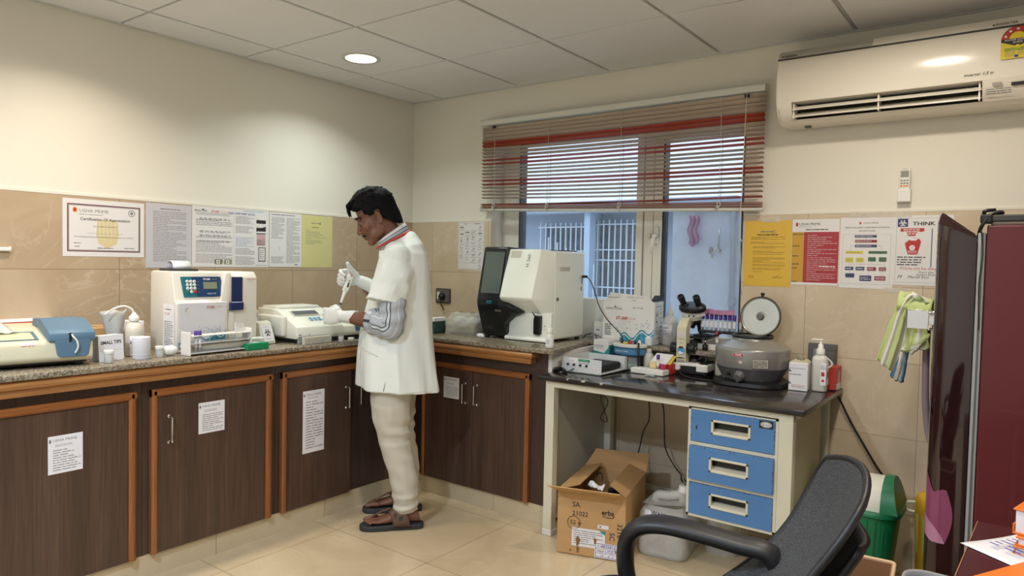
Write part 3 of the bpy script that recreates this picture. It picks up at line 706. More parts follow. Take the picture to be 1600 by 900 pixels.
def d_care(b):
    W, H_ = .452, .316
    b.text('SENSA CORE', .012, H_ - .024, .0125, INK, bold=.01, sx=.95); b.poly([(.05, H_ - .02), (.058, H_ - .012), (.07, H_ - .022)], INK)
    b.text('ST-200', .105, H_ - .024, .015, RED, bold=.02); b.text('AQUA', .155, H_ - .024, .013, M_['pale_orange_print'])
    b.text('TAKE CARE SHEET [HCG]', .198, H_ - .026, .0145, INKB, bold=.015); b.lines(.29, H_ - .012, .43, H_ - .006, 1, SKYB, 9, th=.5)
    for i, (v0, v1, n) in enumerate(((.27, .285, 3), (.215, .25, 4), (.150, .162, 2), (.075, .14, 10), (.02, .07, 8))):
        b.lines(.02, v0, .225, v1, n, INKG, 20 + i, th=.34, short=.5)
    for v0 in (.245, .178, .158, .128):
        b.lines(.04, v0, .215, v0 + .012, 2, GPRINT, int(v0 * 1000), th=.5, short=.1, gap=1.2)
    b.rect(.2335, .01, .2342, .28, INKG)
    for i, (v0, v1, n) in enumerate(((.236, .278, 7), (.185, .225, 6), (.11, .165, 9), (.068, .104, 6), (.01, .06, 8))):
        b.lines(.245, v0, .36, v1, n, INKG if i != 2 else M_['sheet_blue_print'], 40 + i, th=.36, short=.4)
    for v0, m1 in ((.243, INK), (.2, INK)): b.rect(.372, v0, .432, v0 + .02, m1); b.disc(.38, v0 + .027, .004, YELLOW)
    b.poly([(.372, .197), (.432, .215), (.432, .228), (.372, .21)], INK, .0009)
    b.rect(.372, .185, .432, .19, INK); b.rect(.374, .12, .43, .184, M_['sheet_pink_print']); b.lines(.378, .122, .428, .155, 5, INKG, 61)
    b.rect(.385, .03, .432, .112, INKG); b.rect(.391, .038, .426, .106, PAPERL, .0008); b.lines(.395, .045, .422, .1, 5, INKG, 62, .001)
    for u in (.125, .18): b.rect(u, .014, u + .045, .04, M_['sheet_olive_print']); b.rect(u + .01, .018, u + .03, .036, PAPERL, .0008); b.disc(u + .02, .027, .004, INK, .001)
    b.lines(.37, .008, .44, .012, 1, INKG, 70, th=.6)
pal('pale_orange_print', 'd9a58c', .5); pal('sheet_blue_print', '8b9cc0', .5); pal('sheet_pink_print', 'c9a9aa', .5); pal('sheet_olive_print', '8d9070', .5)
sheet('care_sheet', 'wide instruction sheet with blue heading and small pictures above the white analyzer', 'poster', (.001, -1.595, 1.281), LU, LV, .452, .316, PAPERL, d_care)
def d_page(b):
    b.lines(.012, .295, .17, .301, 1, INK, 3, th=.6, short=0)
    b.lines(.012, .16, .1, .285, 20, INKG, 4, short=.5); b.lines(.012, .02, .1, .06, 7, INKG, 5); b.lines(.112, .02, .205, .285, 36, INKG, 6, short=.6)
    b.ringp(.06, .105, .008, .0095, INKG, a0=-1, a1=1.4); b.rect(.17, .012, .19, .016, INK)
sheet('printed_page', 'white two column printed page between the wide instruction sheet and the pale yellow sheet', 'notice', (.0014, -1.139, 1.284), LU, LV, .216, .311, PAPERL, d_page)
def d_pale(b):
    b.lines(.07, .262, .125, .268, 1, INKG, 2, th=.7); b.disc(.133, .265, .006, INKG); b.lines(.075, .238, .135, .243, 1, INK, 3, th=.7)
    for k, (v, e) in enumerate(((.222, .03), (.213, .1), (.206, .105), (.197, .13), (.19, .09), (.18, .15), (.172, .04), (.163, .11), (.155, .125), (.148, .12), (.14, .06))): b.lines(.03, v - .002, .03 + e, v + .002, 1, INKG, k, th=.5, short=0)
sheet('yellow_sheet', 'pale yellow sheet with a few typed lines near the wall corner', 'notice', (.001, -.922, 1.282), LU, LV, .227, .312, PALEY, d_pale)
def d_bio(b):
    rg = random.Random(5); b.frame(.006, .006, .212, .304, .0008, INKG)
    b.lines(.05, .295, .08, .3, 1, INK, 1, th=.6); b.lines(.14, .295, .185, .3, 1, INK, 2, th=.6)
    for (u0, v0, u1, v1) in ((.055, .05, .10, .26), (.102, .05, .16, .26), (.01, .05, .05, .29), (.165, .02, .205, .29)):
        v_ = v1
        while v_ > v0 + .02:
            hh = .022 + .02 * rg.random(); kind = rg.randrange(4); cu = (u0 + u1) / 2; cv = v_ - hh / 2; ww = (u1 - u0) * .42
            if kind == 0:
                for q in range(5):
                    a = rg.random() * TAU; b.line([(cu, cv), (cu + ww * .8 * cos(a), cv + hh * .45 * sin(a))], .0022, INK)
            elif kind == 1:
                pts = [(cu + ww * .8 * cos(q * .9), cv + hh * .4 * sin(q * 1.7 + rg.random())) for q in range(7)]; b.line(pts, .0018, INKG)
            elif kind == 2:
                for q in range(3): b.disc(cu + (q - 1) * ww * .6, cv, .0045, INK, seg=10)
            else:
                b.ringp(cu, cv, .006, .008, INKG, seg=14); b.line([(cu - ww * .7, cv - hh * .3), (cu + ww * .7, cv + hh * .3)], .002, INK)
            b.lines(u0 + .004, v_ - hh - .005, u1 - .004, v_ - hh, 1, INKG, int(v_ * 1e4), th=.5)
            v_ -= hh + .009
    b.line([(.055, .26), (.055, .19), (.16, .26)], .001, INKG); b.line([(.055, .045), (.16, .045)], .001, INKG)
sheet('specimen_chart', 'narrow white chart of small black line drawings beside the window', 'poster', (.427, -.001, 1.285), BU, BV, .219, .311, PAPERL, d_bio)
def d_yel(b):
    INKY = M_.get('faded_ink') or pal('faded_ink', '7d6420', .5)
    b.lines(.075, .264, .155, .272, 1, INKG, 1, th=.7); b.ringp(.142, .268, .006, .008, INKG); b.lines(.06, .25, .16, .256, 1, INK, 2, th=.8, short=0)
    for k, (v, n) in enumerate(((.228, 3), (.208, 2), (.186, 2), (.164, 2), (.155, 1), (.115, 5), (.098, 2), (.08, 2), (.068, 1))): b.lines(.03 if k < 2 else .04, v, .195, v + .0055 * n, n, INKY, k, th=.36, short=.7)
    b.lines(.022, .038, .05, .052, 2, INKY, 30); b.lines(.14, .04, .19, .048, 1, INKY, 31); b.line([(.15, .046), (.165, .052), (.16, .045), (.175, .062)], .0012, INKY)
sheet('yellow_notice', 'bright yellow typed notice on the tiles right beside the window', 'notice', (2.322, -.001, 1.248), BU, BV, .222, .322, YELLOW, d_yel)
def d_redp(b):
    W, H_ = .208, .311
    b.disc(.02, H_ - .024, .006, RED, ry=.01); b.text('USHA PRIME', .03, H_ - .023, .0165, INK, sx=1.05); b.lines(.03, H_ - .037, .1, H_ - .033, 1, INKG, 1, th=.4)
    b.lines(.06, H_ - .052, .16, H_ - .046, 1, INK, 2, th=.7, short=0)
    b.rect(.0, .012, .054, H_ - .06, pal('mustard_poster', 'c99a2e', .4)); b.rect(.054, .012, W, H_ - .06, REDP)
    for v in (.238, .182, .134, .096, .077, .012): b.lines(.003, v, .035 if v < .2 else .05, v + .006, 1, INK, int(v * 999), n=.0008, th=.6)
    b.lines(.07, .02, .2, .24, 23, M_['sheet_pink_print'], 8, n=.0008, th=.3, short=.7); b.lines(.125, .085, .195, .094, 1, PAPER, 9, n=.001, th=.5, short=0)
sheet('waste_rules_poster', 'red and mustard poster with white heading beside the bright yellow notice', 'poster', (2.549, -.001, 1.262), BU, BV, .209, .311, PAPERL, d_redp)
NAVYP = pal('navy_print', '353f66', .5); GREENPR = pal('green_print', '3f6b4a', .5); YELP = pal('yellow_print', 'd6ca4c', .5); CRIM = pal('crimson_print', '8a2f36', .5)
def d_flow(b):
    W, H_ = .222, .322; s = .222 / 595
    def R_(x0, y0, x1, y1, m, txt=None):
        u0, u1 = (x0 - 80) * s, (x1 - 80) * s; k = H_ / 765; v0, v1 = H_ - (y1 - 75) * k, H_ - (y0 - 75) * k
        b.poly([(u, v) for u, v in rrect(u1 - u0, v1 - v0, .002, 2, (u0 + u1) / 2, (v0 + v1) / 2)], m, .0008)
        if txt: b.lines(u0 + .004, v0 + (v1 - v0) * .2, u1 - .004, v1 - (v1 - v0) * .2, txt, PAPER if m in (NAVYP, GREENPR, CRIM) else INKG, int(x0), n=.001, th=.3)
        return u0, v0, u1, v1
    b.disc(.083, H_ - .026, .004, RED, ry=.006); b.text('USHA PRIME', .094, H_ - .026, .0115, INKG)
    b.text('NEEDLE STICK INJURY / SHARP INJURY WITH BLOOD', W / 2, H_ - .046, .0079, INK, align='CENTER', bold=.015, sx=.98); b.text('AND BODY FLUIDS', W / 2, H_ - .061, .0079, INK, align='CENTER', bold=.015)
    b.frame(.012, .02, W - .012, H_ - .076, .0006, INKG)
    for q in ((245, 265, 488, 292, NAVYP, 1), (250, 316, 493, 345, CRIM, 1), (250, 368, 493, 397, NAVYP, 1), (148, 436, 345, 468, YELP, 1), (404, 436, 606, 465, GREENPR, None), (148, 508, 240, 562, YELP, 3), (268, 508, 356, 560, YELP, 2), (403, 502, 488, 548, GREENPR, None), (520, 502, 602, 550, GREENPR, None),
              (148, 608, 243, 646, NAVYP, 1), (268, 608, 367, 646, NAVYP, 1), (396, 608, 494, 648, CRIM, 2), (524, 608, 601, 648, CRIM, 2), (154, 680, 257, 726, NAVYP, None), (316, 700, 446, 760, NAVYP, 2), (479, 704, 600, 750, CRIM, 2)): R_(*q)
    k = H_ / 765
    def ln(*p): b.line([((x - 80) * s, H_ - (y - 75) * k) for x, y in p], .0007, INKG, .0007)
    ln((372, 292), (372, 316)); ln((372, 345), (372, 368)); ln((205, 436), (205, 383), (250, 383)); ln((493, 383), (550, 383), (550, 436)); ln((185, 608), (185, 580), (585, 580), (585, 608)); ln((445, 548), (445, 580)); ln((200, 646), (200, 680)); ln((412, 648), (412, 700)); ln((560, 648), (560, 704)); ln((320, 580), (320, 608))
sheet('flow_chart_poster', 'white flow chart poster of coloured boxes below the remote control', 'poster', (2.762, -.001, 1.255), BU, BV, .222, .322, PAPERL, d_flow)
def biohaz(b, u, v, r, m, mb, n=.0008):
    for k in range(3):
        a = pi / 2 + TAU * k / 3; cu, cv = u + r * .48 * cos(a), v + r * .48 * sin(a)
        b.ringp(cu, cv, r * .34, r * .56, m, n, 22, a + .5, a + TAU - .5)
    b.ringp(u, v, r * .36, r * .47, m, n + .0001, 24); b.disc(u, v, r * .14, mb, n + .0003, 12)
def d_think(b):
    W, H_ = .222, .306; CRP = None
    b.frame(.008, .012, W - .008, H_ - .012, .0008, INKG)
    b.rect(.012, H_ - .05, .052, H_ - .014, NAVYP); biohaz(b, .032, H_ - .034, .015, PAPER, PAPER, .001)
    b.text('THINK', .07, H_ - .037, .0225, INK, bold=.025, sx=1.25)
    b.poly([(.024, H_ - .056), (.115, H_ - .056), (.115, H_ - .07), (.09, H_ - .074), (.08, H_ - .09), (.055, H_ - .09), (.046, H_ - .074), (.024, H_ - .07)], RED); b.lines(.035, H_ - .085, .1, H_ - .058, 3, PAPER, 4, n=.001, th=.45)
    b.poly([(.05, .19), (.062, .203), (.08, .207), (.098, .203), (.105, .19), (.092, .135), (.055, .135), (.042, .185)], RED); b.poly([(.052, .205), (.066, .196), (.084, .196), (.094, .205)], PAPER, .001); b.disc(.0715, .165, .011, PAPER, .001); b.lines(.055, .14, .09, .154, 3, PAPER, 5, n=.001, th=.3); b.ringp(.0715, .165, .003, .005, RED, .0013, 10)
    for k, v in enumerate((.123, .112, .101, .09)):
        b.lines(.014, v - .004, .135 - .012 * k, v + .004, 1, INK, 50 + k, th=.55, gap=.5)
    b.text('Waste can be dangerous', .026, .074, .0175, RED, sx=1.05); b.text("Don't play with it", .10, .058, .0125, INK, sx=1.1); b.text('Andhra Pradesh', .09, .047, .0125, INK, shear=.2, sx=1.1)
    b.text('M', .016, .036, .022, INK, shear=.4); b.text('Maridi Eco', .056, .036, .0165, INK, shear=.35, sx=1.15); b.rect(.143, .08, .1465, H_ - .058, NAVYP)
sheet('waste_warning_sign', 'white THINK sign with biohazard emblem partly behind the fridge', 'sign', (2.984, -.001, 1.276), BU, BV, .222, .306, PAPERL, d_think)
# strips of clear tape over the notices
TAPE = glassy('sticky_tape', 'f4f2ea', .55, .08)
for k, (o, u, w) in enumerate((((2.40, -.0022, 1.562), BU, .09), ((2.80, -.0022, 1.578), BU, .16), ((2.95, -.0022, 1.242), BU, .09), ((2.97, -.0022, 1.575), BU, .08))):
    b = MB(); b.surf(lambda a, c: (o[0] + w * a, o[1] - .0012 * abs(sin(a * 17 + k)), o[2] + .022 * c + .002 * sin(a * 11)), 16, 3, TAPE)
    tag(b.build('tape_strip'), ('shiny tape strip over the top of the bright yellow notice', 'shiny tape strip along the top of the flow chart', 'shiny tape strip below the flow chart and the warning sign', 'shiny tape strip at the top corner of the warning sign')[k], 'tape')
# socket, switch plate, remote, rod
so = thing('power_socket', 'grey wall socket with black plug behind the man', 'socket', (.306, 0, 1.104))
b = MB(); b.box(-.064, .064, -.012, 0, -.049, .049, DGREY, .004, 2); b.box(-.058, .058, -.0135, -.01, -.043, .043, GREYD, .002, 1); b.build('face_plate', so)
b = MB(); b.box(-.047, -.024, -.019, -.012, -.022, .026, WHITE, .003, 2); b.build('rocker_switch', so)
pg = thing('plug', 'black round plug and cord in the grey wall socket', 'plug', (.308, -.012, 1.10))
b = MB(); b.lathe([(.021, 0), (.023, .004), (.021, .022), (.014, .03), (0, .031)], BLACK, 20, Matrix.Rotation(pi / 2, 4, 'X')); b.build('plug_body', pg)
b = MB(); b.tube(catmull([(0, -.018, -.015), (0, -.02, -.045), (.008, -.014, -.07), (.02, -.006, -.09)], 5), .0035, BLACK); b.build('cord', pg)
sp = thing('switch_plate', 'grey wall plate behind the hand pump bottle', 'socket', (2.705, 0, .935))
b = MB(); b.box(-.063, .065, -.012, 0, -.055, .055, GREYD, .004, 2); b.build('face_plate', sp)
b = MB(); b.box(-.04, .0, -.016, -.012, -.03, .03, GREY, .003, 2); b.build('rocker_switch', sp)
rc = thing('remote_control', 'white air conditioner remote in its wall holder above the flow chart', 'remote control', (3.018, 0, 1.64))
b = MB(); b.box(-.026, .026, -.026, 0, 0, .055, WHITE, .004, 2); b.build('holder', rc)
b = MB(); b.box(-.0215, .0215, -.022, -.004, .004, .148, WHITE, .006, 3); b.plane((-.0215, -.0222, .004), BU, BV); b.rect(.006, .104, .037, .132, pal('lcd_grey', '8d9183', .3)); b.text('DAIKIN', .0215, .139, .0065, INK, align='CENTER')
for r_ in range(3):
    for c_ in range(3): b.rect(.006 + .011 * c_, .062 + .012 * r_, .014 + .011 * c_, .069 + .012 * r_, GREY if r_ else ORANGE)
b.build('handset', rc)
rd = MB(); rd.box(0, .02, -2.7, -2.396, 1.340, 1.357, WHITE, .004, 2); rd.box(0, .012, -2.404, -2.394, 1.336, 1.361, CREAM, .002, 1)
tag(rd.build('wall_rail'), 'short end of a white rail on the tiles at the picture edge', 'rail')

# ================================================================== COUNTER WALL EQUIPMENT  (granite top z = .91)
G0 = .911
# --- old ivory photometer with blue grey lid
an = thing('photometer', 'aged ivory photometer with blue grey lid nearest the camera on the counter', 'analyzer', (.40, -2.52, G0), RAD(-9))
BL2 = BLUEG
b = MB(); prof = [(-.19, .02), (.155, .02), (.168, .035), (.162, .092), (.15, .102), (-.02, .135), (-.19, .142)]
# profile in (depth, height), depth + faces the room
b.prism([(x, z) for x, z in prof], 'y', -.36, .232, IVORY, .008, 3, smooth=False)
b.build('housing', an, sharp=40)
b = MB()
for y in (-.3, .19): 
    for x in (-.15, .12): b.cyl((x, y, 0), (x, y, .022), .016, BLACK, 14)
b.box(-.17, .14, -.34, .215, .012, .024, BLACK); b.build('foot_base', an, 'black feet and underside')
b = MB(); b.prism([(-.12, .135), (-.115, .166), (.02, .172), (.145, .140), (.168, .128), (.172, .098), (.15, .097), (-.02, .136)], 'y', .085, .238, BLUEG, .004, 2); b.build('sample_lid', an, 'blue grey hinged lid', sharp=40)
b = MB(); b.prism([(.104, .1), (.222, .1), (.215, .045), (.205, .036), (.122, .036), (.112, .045)], 'x', .158, .1715, BLUEG, .003, 2); b.build('front_flap', an, 'blue grey front flap')
b = MB(); b.tube(catmull([(.176, .158, .122), (.184, .162, .112), (.186, .172, .098), (.186, .176, .075), (.18, .168, .052)], 6), .003, WHITE); b.box(.17, .176, .150, .158, .095, .128, BLACK); b.build('probe_tube', an, 'thin clear tube')
sl = math.atan2(.135 - .102, -.17); KP = pal('keypad_film', 'd9d6a6', .4); KB = pal('keypad_blue', '7f958c', .4)
b = MB(); b.plane((.148, -.35, .1031), (0, 1, 0), (-.17, 0, .033)); b.rect(0, .005, .40, .11, KP, .001); b.frame(.0, .005, .41, .115, .012, BLUEG, .0014)
for u in (.03, .10, .17):
    b.rect(u, .03, u + .055, .08, KB, .0016); b.rect(u + .005, .04, u + .05, .045, BLUEG, .0018); b.rect(u + .005, .06, u + .05, .065, BLUEG, .0018)
b.build('keypad', an)
b = MB(); b.plane((.166, -.13, .035), (0, 1, 0), (-.006, 0, .057)); b.poly([(.0, .03), (.018, .05), (.07, .05), (.088, .012), (.02, .012)], PAPER, .0015); b.lines(.015, .016, .07, .045, 5, INKG, 3, .002); b.disc(.155, .05, .028, PAPER, .0015, 20, .012); b.lines(.132, .046, .178, .054, 1, RED, 4, .002); b.build('sticker', an, 'white paper stickers')
cv = MB()
cv.surf(lambda u, v: (.10 - .16 * v - .02 * sin(pi * v), -.36 + .44 * u - .07 * v, .122 + .085 * v + .006 * sin(31 * u) * sin(17 * v) + .004 * sin(53 * u + 9 * v)), 26, 14, FROST, .001)
o = cv.build('plastic_cover'); o.location = (.36, -2.60, G0 + .006); tag(o, 'crinkled clear plastic cover raised over the ivory photometer', 'cover')
b = MB(); b.box(-.1, .09, -.14, .16, .0, .010, PAPER); b.box(.09, .093, -.14, .02, .0, .012, RED); o = b.build('red_folder', loc=(.12, -2.42, 0)); o.location = (.13, -2.36, 1.058); tag(o, 'papers with a red spine lying behind the ivory photometer', 'folder')
o.location = (.11, -2.40, G0)
b = MB(); b.box(-.08, .08, -.12, .12, 0, .13, CREAM, .006, 2); o2 = b.build('cream_case'); o2.location = (.10, -2.40, G0); tag(o2, 'low cream case pushed against the wall behind the photometer', 'case'); o.location = (.10, -2.40, G0 + .131)
# card carton behind the sign
b = MB(); b.box(-.07, .07, -.09, .09, 0, .115, CARD, .002, 1); b.box(-.05, .05, -.01, .06, .115, .118, CARDIN); o = b.build('card_carton'); o.location = (.27, -2.178, G0); o.rotation_euler.z = .05; tag(o, 'brown carton half hidden by the small tips sign', 'carton')
b = MB(); b.prism([(-.006, 0), (.006, 0), (.004, .05), (0, .06)], 'y', -.002, .002, pal('amber_tip', 'b98a2e', .3)); o = b.build('pipette_tip'); o.location = (.27, -2.235, G0 + .1155); tag(o, 'amber tip sticking up from the brown carton', 'pipette tip')
# small tips sign: folded paper
st = MB(); st.plane((.552, -2.276, G0), (-.26, .96, 0), (-.06, -.02, 1))
st.box(0, .112, 0, .103, -.001, .0004, PAPER, M=st.P); st.text('SMALL TIPS', .056, .073, .0185, INK, align='CENTER', bold=.03); st.line([(.0, .042), (.112, .042)], .0006, INKG)
st.box(.0, .112, .099, .103, -.05, .0, PAPER, M=st.P); st.box(0, .112, 0, .103, -.052, -.05, PAPER, M=st.P)
tag(st.build('paper_sign'), 'folded white paper sign reading small tips', 'sign')
def jar(loc, r, h, label, lidm=WHITE, body=FROSTD, fill=None):
    t = thing('sample_jar', label, 'jar', loc)
    b = MB(); b.lathe([(r * .92, 0), (r, .003), (r, h * .72), (r * .95, h * .75), (r * .85, h * .75), (r * .9, .006), (0, .005)], body, 24, cap=False); b.lathe([(r * .92, 0.0002), (0.0001, .0002)], body, 24, cap=False); b.build('jar_body', t)
    if fill: b = MB(); b.lathe([(r * .84, .007), (r * .84, h * .5)], fill, 20); b.build('content', t)
    b = MB(); b.lathe([(r * 1.1, h * .7), (r * 1.12, h * .72), (r * 1.12, h * .96), (r * 1.06, h), (0.0001, h)], lidm, 28, cap=False); b.build('lid', t)
    return t
TAN = pal('tan_powder', 'c9b9a2', .8)
jar((.588, -2.256, G0), .0165, .05, 'small lidded jar with pale contents in front of the small tips sign', fill=TAN)
jar((.56, -2.042, G0), .0155, .046, 'small lidded jar between the white cup and the tube rack', fill=pal('pale_green_gel', 'c6c7a8', .5))
# grey fan shaped funnel
b = MB()
b.surf(lambda u, v: ((.03 + .022 * v) * cos(pi * (u - .5)) * .8 - .02 * v, (-.026 - .03 * v ** 1.6) + 2 * (.026 + .03 * v ** 1.6) * u, .19 * v - .004 * cos(9 * u) * v), 14, 10, pal('funnel_grey', 'b9bab4', .5), .003)
b.box(-.03, .02, -.03, .03, 0, .012, GREY, .004, 2)
o = b.build('waste_scoop'); o.location = (.395, -2.145, G0); tag(o, 'grey flared plastic scoop standing behind the wash bottle', 'scoop')
wb = thing('wash_bottle', 'round shouldered wash bottle with bent spout tube', 'bottle', (.452, -2.096, G0))
MILK = pal('milky_bottle', 'ddd5c2', .3, var=.03)
b = MB(); b.lathe([(.03, 0), (.034, .004), (.034, .085), (.0345, .10), (.033, .118), (.026, .134), (.017, .142), (.014, .146), (.014, .152)], MILK, 28); b.build('bottle_body', wb)
b = MB(); b.lathe([(.019, .146), (.02, .149), (.02, .165), (.013, .172), (.008, .178), (.006, .184), (0.0001, .184)], WHITE, 20, cap=False); b.build('cap', wb)
b = MB(); b.tube(catmull([(0, 0, .18), (-.004, -.012, .20), (-.01, -.04, .21), (-.015, -.075, .2), (-.018, -.11, .176)], 6), [.0042] * 20 + [.003] * 5, WHITE, 8); b.build('spout_tube', wb)
b = MB(); b.surf(lambda u, v: (.0348 * cos(-.9 + 1.3 * u), .0348 * sin(-.9 + 1.3 * u), .055 + .03 * v), 12, 1, PAPER, .0004); b.plane((.0353, -.012, .07), (0, 1, 0), (0, 0, 1)); b.text('Distilled', -.01, 0, .0085, INK, .0012); b.build('bottle_label', wb)
cu = thing('white_cup', 'white cylindrical cup beside the wash bottle', 'cup', (.562, -2.118, G0))
CUPM = pal('cup_white', 'dadade', .35, var=.02)
b = MB(); b.lathe([(.031, 0), (.033, .003), (.034, .088), (.0335, .09), (.031, .09), (.030, .006), (0.0001, .005)], CUPM, 36, cap=False); b.lathe([(.031, .0002), (0.0001, .0002)], CUPM, 20, cap=False); b.build('cup_body', cu)
b = MB(); b.lathe([(.0345, .018), (.0348, .02), (.0345, .022)], CUPM, 36, cap=False); b.build('foot_ring', cu)
b = MB(); b.box(-.05, .05, -.03, .03, 0, .135, PAPER, .001, 1); b.plane((.0504, -.02, .012), (0, 1, 0), (0, 0, 1)); b.text('Wash', 0, .01, .012, INK); o = b.build('white_carton'); o.location = (.30, -2.035, G0); tag(o, 'plain white carton standing behind the wash bottle', 'carton')
b = MB(); b.surf(lambda u, v: (.022 * sin(pi * v) * cos(TAU * u) * (1 + .1 * sin(5 * TAU * u)), .036 * sin(pi * v) * sin(TAU * u), .022 - .022 * cos(pi * v)), 20, 10, WHITE); o = b.build('cotton_ball'); o.location = (.55, -1.995, G0); tag(o, 'white cotton lump at the foot of the white analyzer', 'cotton')

# --- white electrolyte analyzer
STW = pal('analyzer_white', 'dedacd', .32, var=.015)
sa = thing('electrolyte_analyzer', 'tall white electrolyte analyzer with blue keypad panel and paper roll', 'analyzer', (.39, -1.75, G0))
Ms = Matrix.Translation((-.39, 1.75, -G0))
def SB(): return MB()
b = MB()
fr = [(.28, .912), (.512, .912), (.512, 1.128), (.497, 1.14), (.472, 1.262), (.464, 1.268), (.30, 1.268), (.285, 1.26)]
b.prism(fr, 'y', -1.945, -1.703, STW, .005, 3, Ms)
fr2 = [(.28, .912), (.492, .912), (.50, .93), (.50, 1.24), (.478, 1.267), (.30, 1.267), (.28, 1.26)]
b.prism(fr2, 'y', -1.705, -1.545, STW, .005, 3, Ms)
b.prism([(-1.712, 1.262), (-1.686, 1.262), (-1.686, 1.096), (-1.70, 1.09), (-1.72, .92), (-1.735, .92), (-1.735, 1.13)], 'x', .45, .509, STW, .003, 2, Ms)
b.prism([(-1.7, .912), (-1.72, .93), (-1.69, 1.08), (-1.66, 1.08), (-1.66, .912)], 'x', .45, .5035, STW, .002, 2, Ms)
b.build('housing', sa, sharp=40)
b = MB(); b.prism([(.497, 1.1365), (.5125, 1.1285), (.5128, .935), (.508, .93), (.49, .93), (.49, 1.13)], 'y', -1.936, -1.716, pal('analyzer_door', 'd8d7d7', .3, var=.015), .001, 1, Ms)
b.plane(Ms @ V((.5131, -1.936, .93)), (0, 1, 0), (0, 0, 1)); b.disc(.043, .166, .0125, STW, .0012); b.ringp(.043, .166, .009, .0125, GREY, .0018, a0=1.6, a1=3.6)
b.text('ST-200', .128, .178, .0135, RED, bold=.02); b.text('AQUA', .178, .178, .0105, M_['pale_orange_print']); b.lines(.135, .168, .175, .172, 1, M_['sheet_pink_print'], 2, th=.5)
rg = random.Random(11)
pts = [(.075 + .145 * q / 30, .040 + .012 * sin(q * .42) + .03 * (q / 30) ** 2) for q in range(31)]
for q in range(30):
    (u0_, v0_), (u1_, v1_) = pts[q], pts[q + 1]; lo = .028 if q > 9 else v0_ - .006; 
    b.poly([(u0_, lo), (u1_, .028 if q > 9 else v1_ - .006), (u1_, v1_), (u0_, v0_)], TEAL if q % 5 < 3 else SKYB, .0008)
    b.poly([(u0_, v0_ - .012), (u1_, v1_ - .012), (u1_, v1_ - .008), (u0_, v0_ - .008)], M_['label_white'], .0012)
    if q > 8: b.poly([(u0_, v0_ - .02), (u1_, v1_ - .02), (u1_, v1_ - .016), (u0_, v0_ - .017)], BLUEG, .0014)
b.rect(.10, .012, .22, .028, SKYB, .0022); b.rect(0, .0, .02, .026, TEAL, .001); b.poly([(.003, .002), (.018, .015), (.006, .022)], M_['label_white'], .0014)
for k in range(40):
    u = .095 + .1 * rg.random(); v_ = .06 + .04 * rg.random() * rg.random() + .1 * max(0, u - .15); b.disc(u, v_, .0012 + .0016 * rg.random(), rg.choice((TEAL, SKYB, GREY)), .001, 6)
b.build('front_door', sa, 'pale front door with wave print')
b = MB(); b.plane(Ms @ V((.4983, -1.932, 1.142)), (0, 1, 0), (-.025, 0, .122)); PANELB = pal('panel_blue', '123a66', .25); PANELT = pal('panel_teal', '0d6d7c', .25)
b.poly([(.028, .012), (.22, .012), (.21, .104), (.02, .104)], PANELB, .0016); b.poly([(.028, .012), (.09, .012), (.07, .104), (.02, .104)], PANELT, .0019)
LCD = pal('lcd_green', '7d8a72', .25); b.rect(.12, .045, .192, .082, DGREY, .0022); b.rect(.123, .048, .189, .079, LCD, .0026); b.text('ST-200', .125, .092, .0115, PAPER, .0024, bold=.03); b.text('AQUA', .165, .092, .0095, GREY, .0024); b.text('SENSA CORE', .138, .026, .0075, PAPER, .0024)
b.build('keypad_panel', sa, 'blue keypad panel with green display')
b = MB(); b.plane(Ms @ V((.4983, -1.932, 1.142)), (0, 1, 0), (-.025, 0, .122))
for r_ in range(4):
    for c_ in range(3):
        m = WHITE if r_ or c_ == 1 else (GREENPR if c_ == 0 else RED); u, v_ = .049 + .0165 * c_, .036 + .0155 * r_
        b.lathe([(.0068, .0016), (.0068, .004), (.0055, .005), (.0001, .005)], m, 14, b.P @ Matrix.Translation((u, v_, 0)), cap=False); b.rect(u - .0012, v_ - .003, u + .0012, v_ + .003, INK, .0054)
    b.rect(.096, .034 + .0155 * r_, .104, .0355 + .0155 * r_, GREY, .002)
b.build('keys', sa, 'round white keys')
b = MB(); b.box(.49, .5035, -1.678, -1.622, 1.10, 1.243, NAVY, .003, 2, Ms); b.box(.49, .522, -1.696, -1.626, 1.088, 1.128, NAVY, .006, 3, Ms); b.build('sample_door', sa, 'navy sample flap')
b = MB(); b.plane(Ms @ V((.5008, -1.60, 1.222)), (0, 1, 0), (0, 0, 1)); b.text('SENSA CORE', .0, .01, .0075, RED, shear=.2); b.lines(.004, -.002, .036, .004, 1, M_['sheet_pink_print'], 3)
b.build('corner_logo', sa, 'red corner lettering'); b = MB(); b.plane(Ms @ V((.5012, -1.60, .945)), (0, 1, 0), (0, 0, 1)); b.text('SENSA CORE', 0, 0, .006, INKG); b.build('base_logo', sa, 'small grey lettering'); b = MB()
b.plane(Ms @ V((.40, -1.9455, .94)), (1, 0, 0), (0, 0, 1)); b.rect(.0, -.005, .095, .185, PAPER); b.lines(.01, .0, .085, .11, 14, INKG, 7, short=.4); b.text('ST-200', .012, .14, .015, RED); b.lines(.02, .155, .08, .165, 1, INKG, 8)
b.build('side_label', sa, 'printed instruction label on the side')
b = MB(); b.box(.33, .43, -1.93, -1.80, 1.264, 1.279, DGREY, .003, 2, Ms); b.build('printer_slot', sa, 'dark printer bezel')
pr = MB(); pr.surf(lambda u, v: (.06 * (u - .5) * 0 + .375 + .03 * cos(pi * v) - .39, -1.905 + .085 * u + 1.75, 1.279 - G0 + .034 * sin(pi * v) ** .8), 2, 14, PAPER, .0006); pr.build('paper_roll', sa, 'curl of white printer paper')
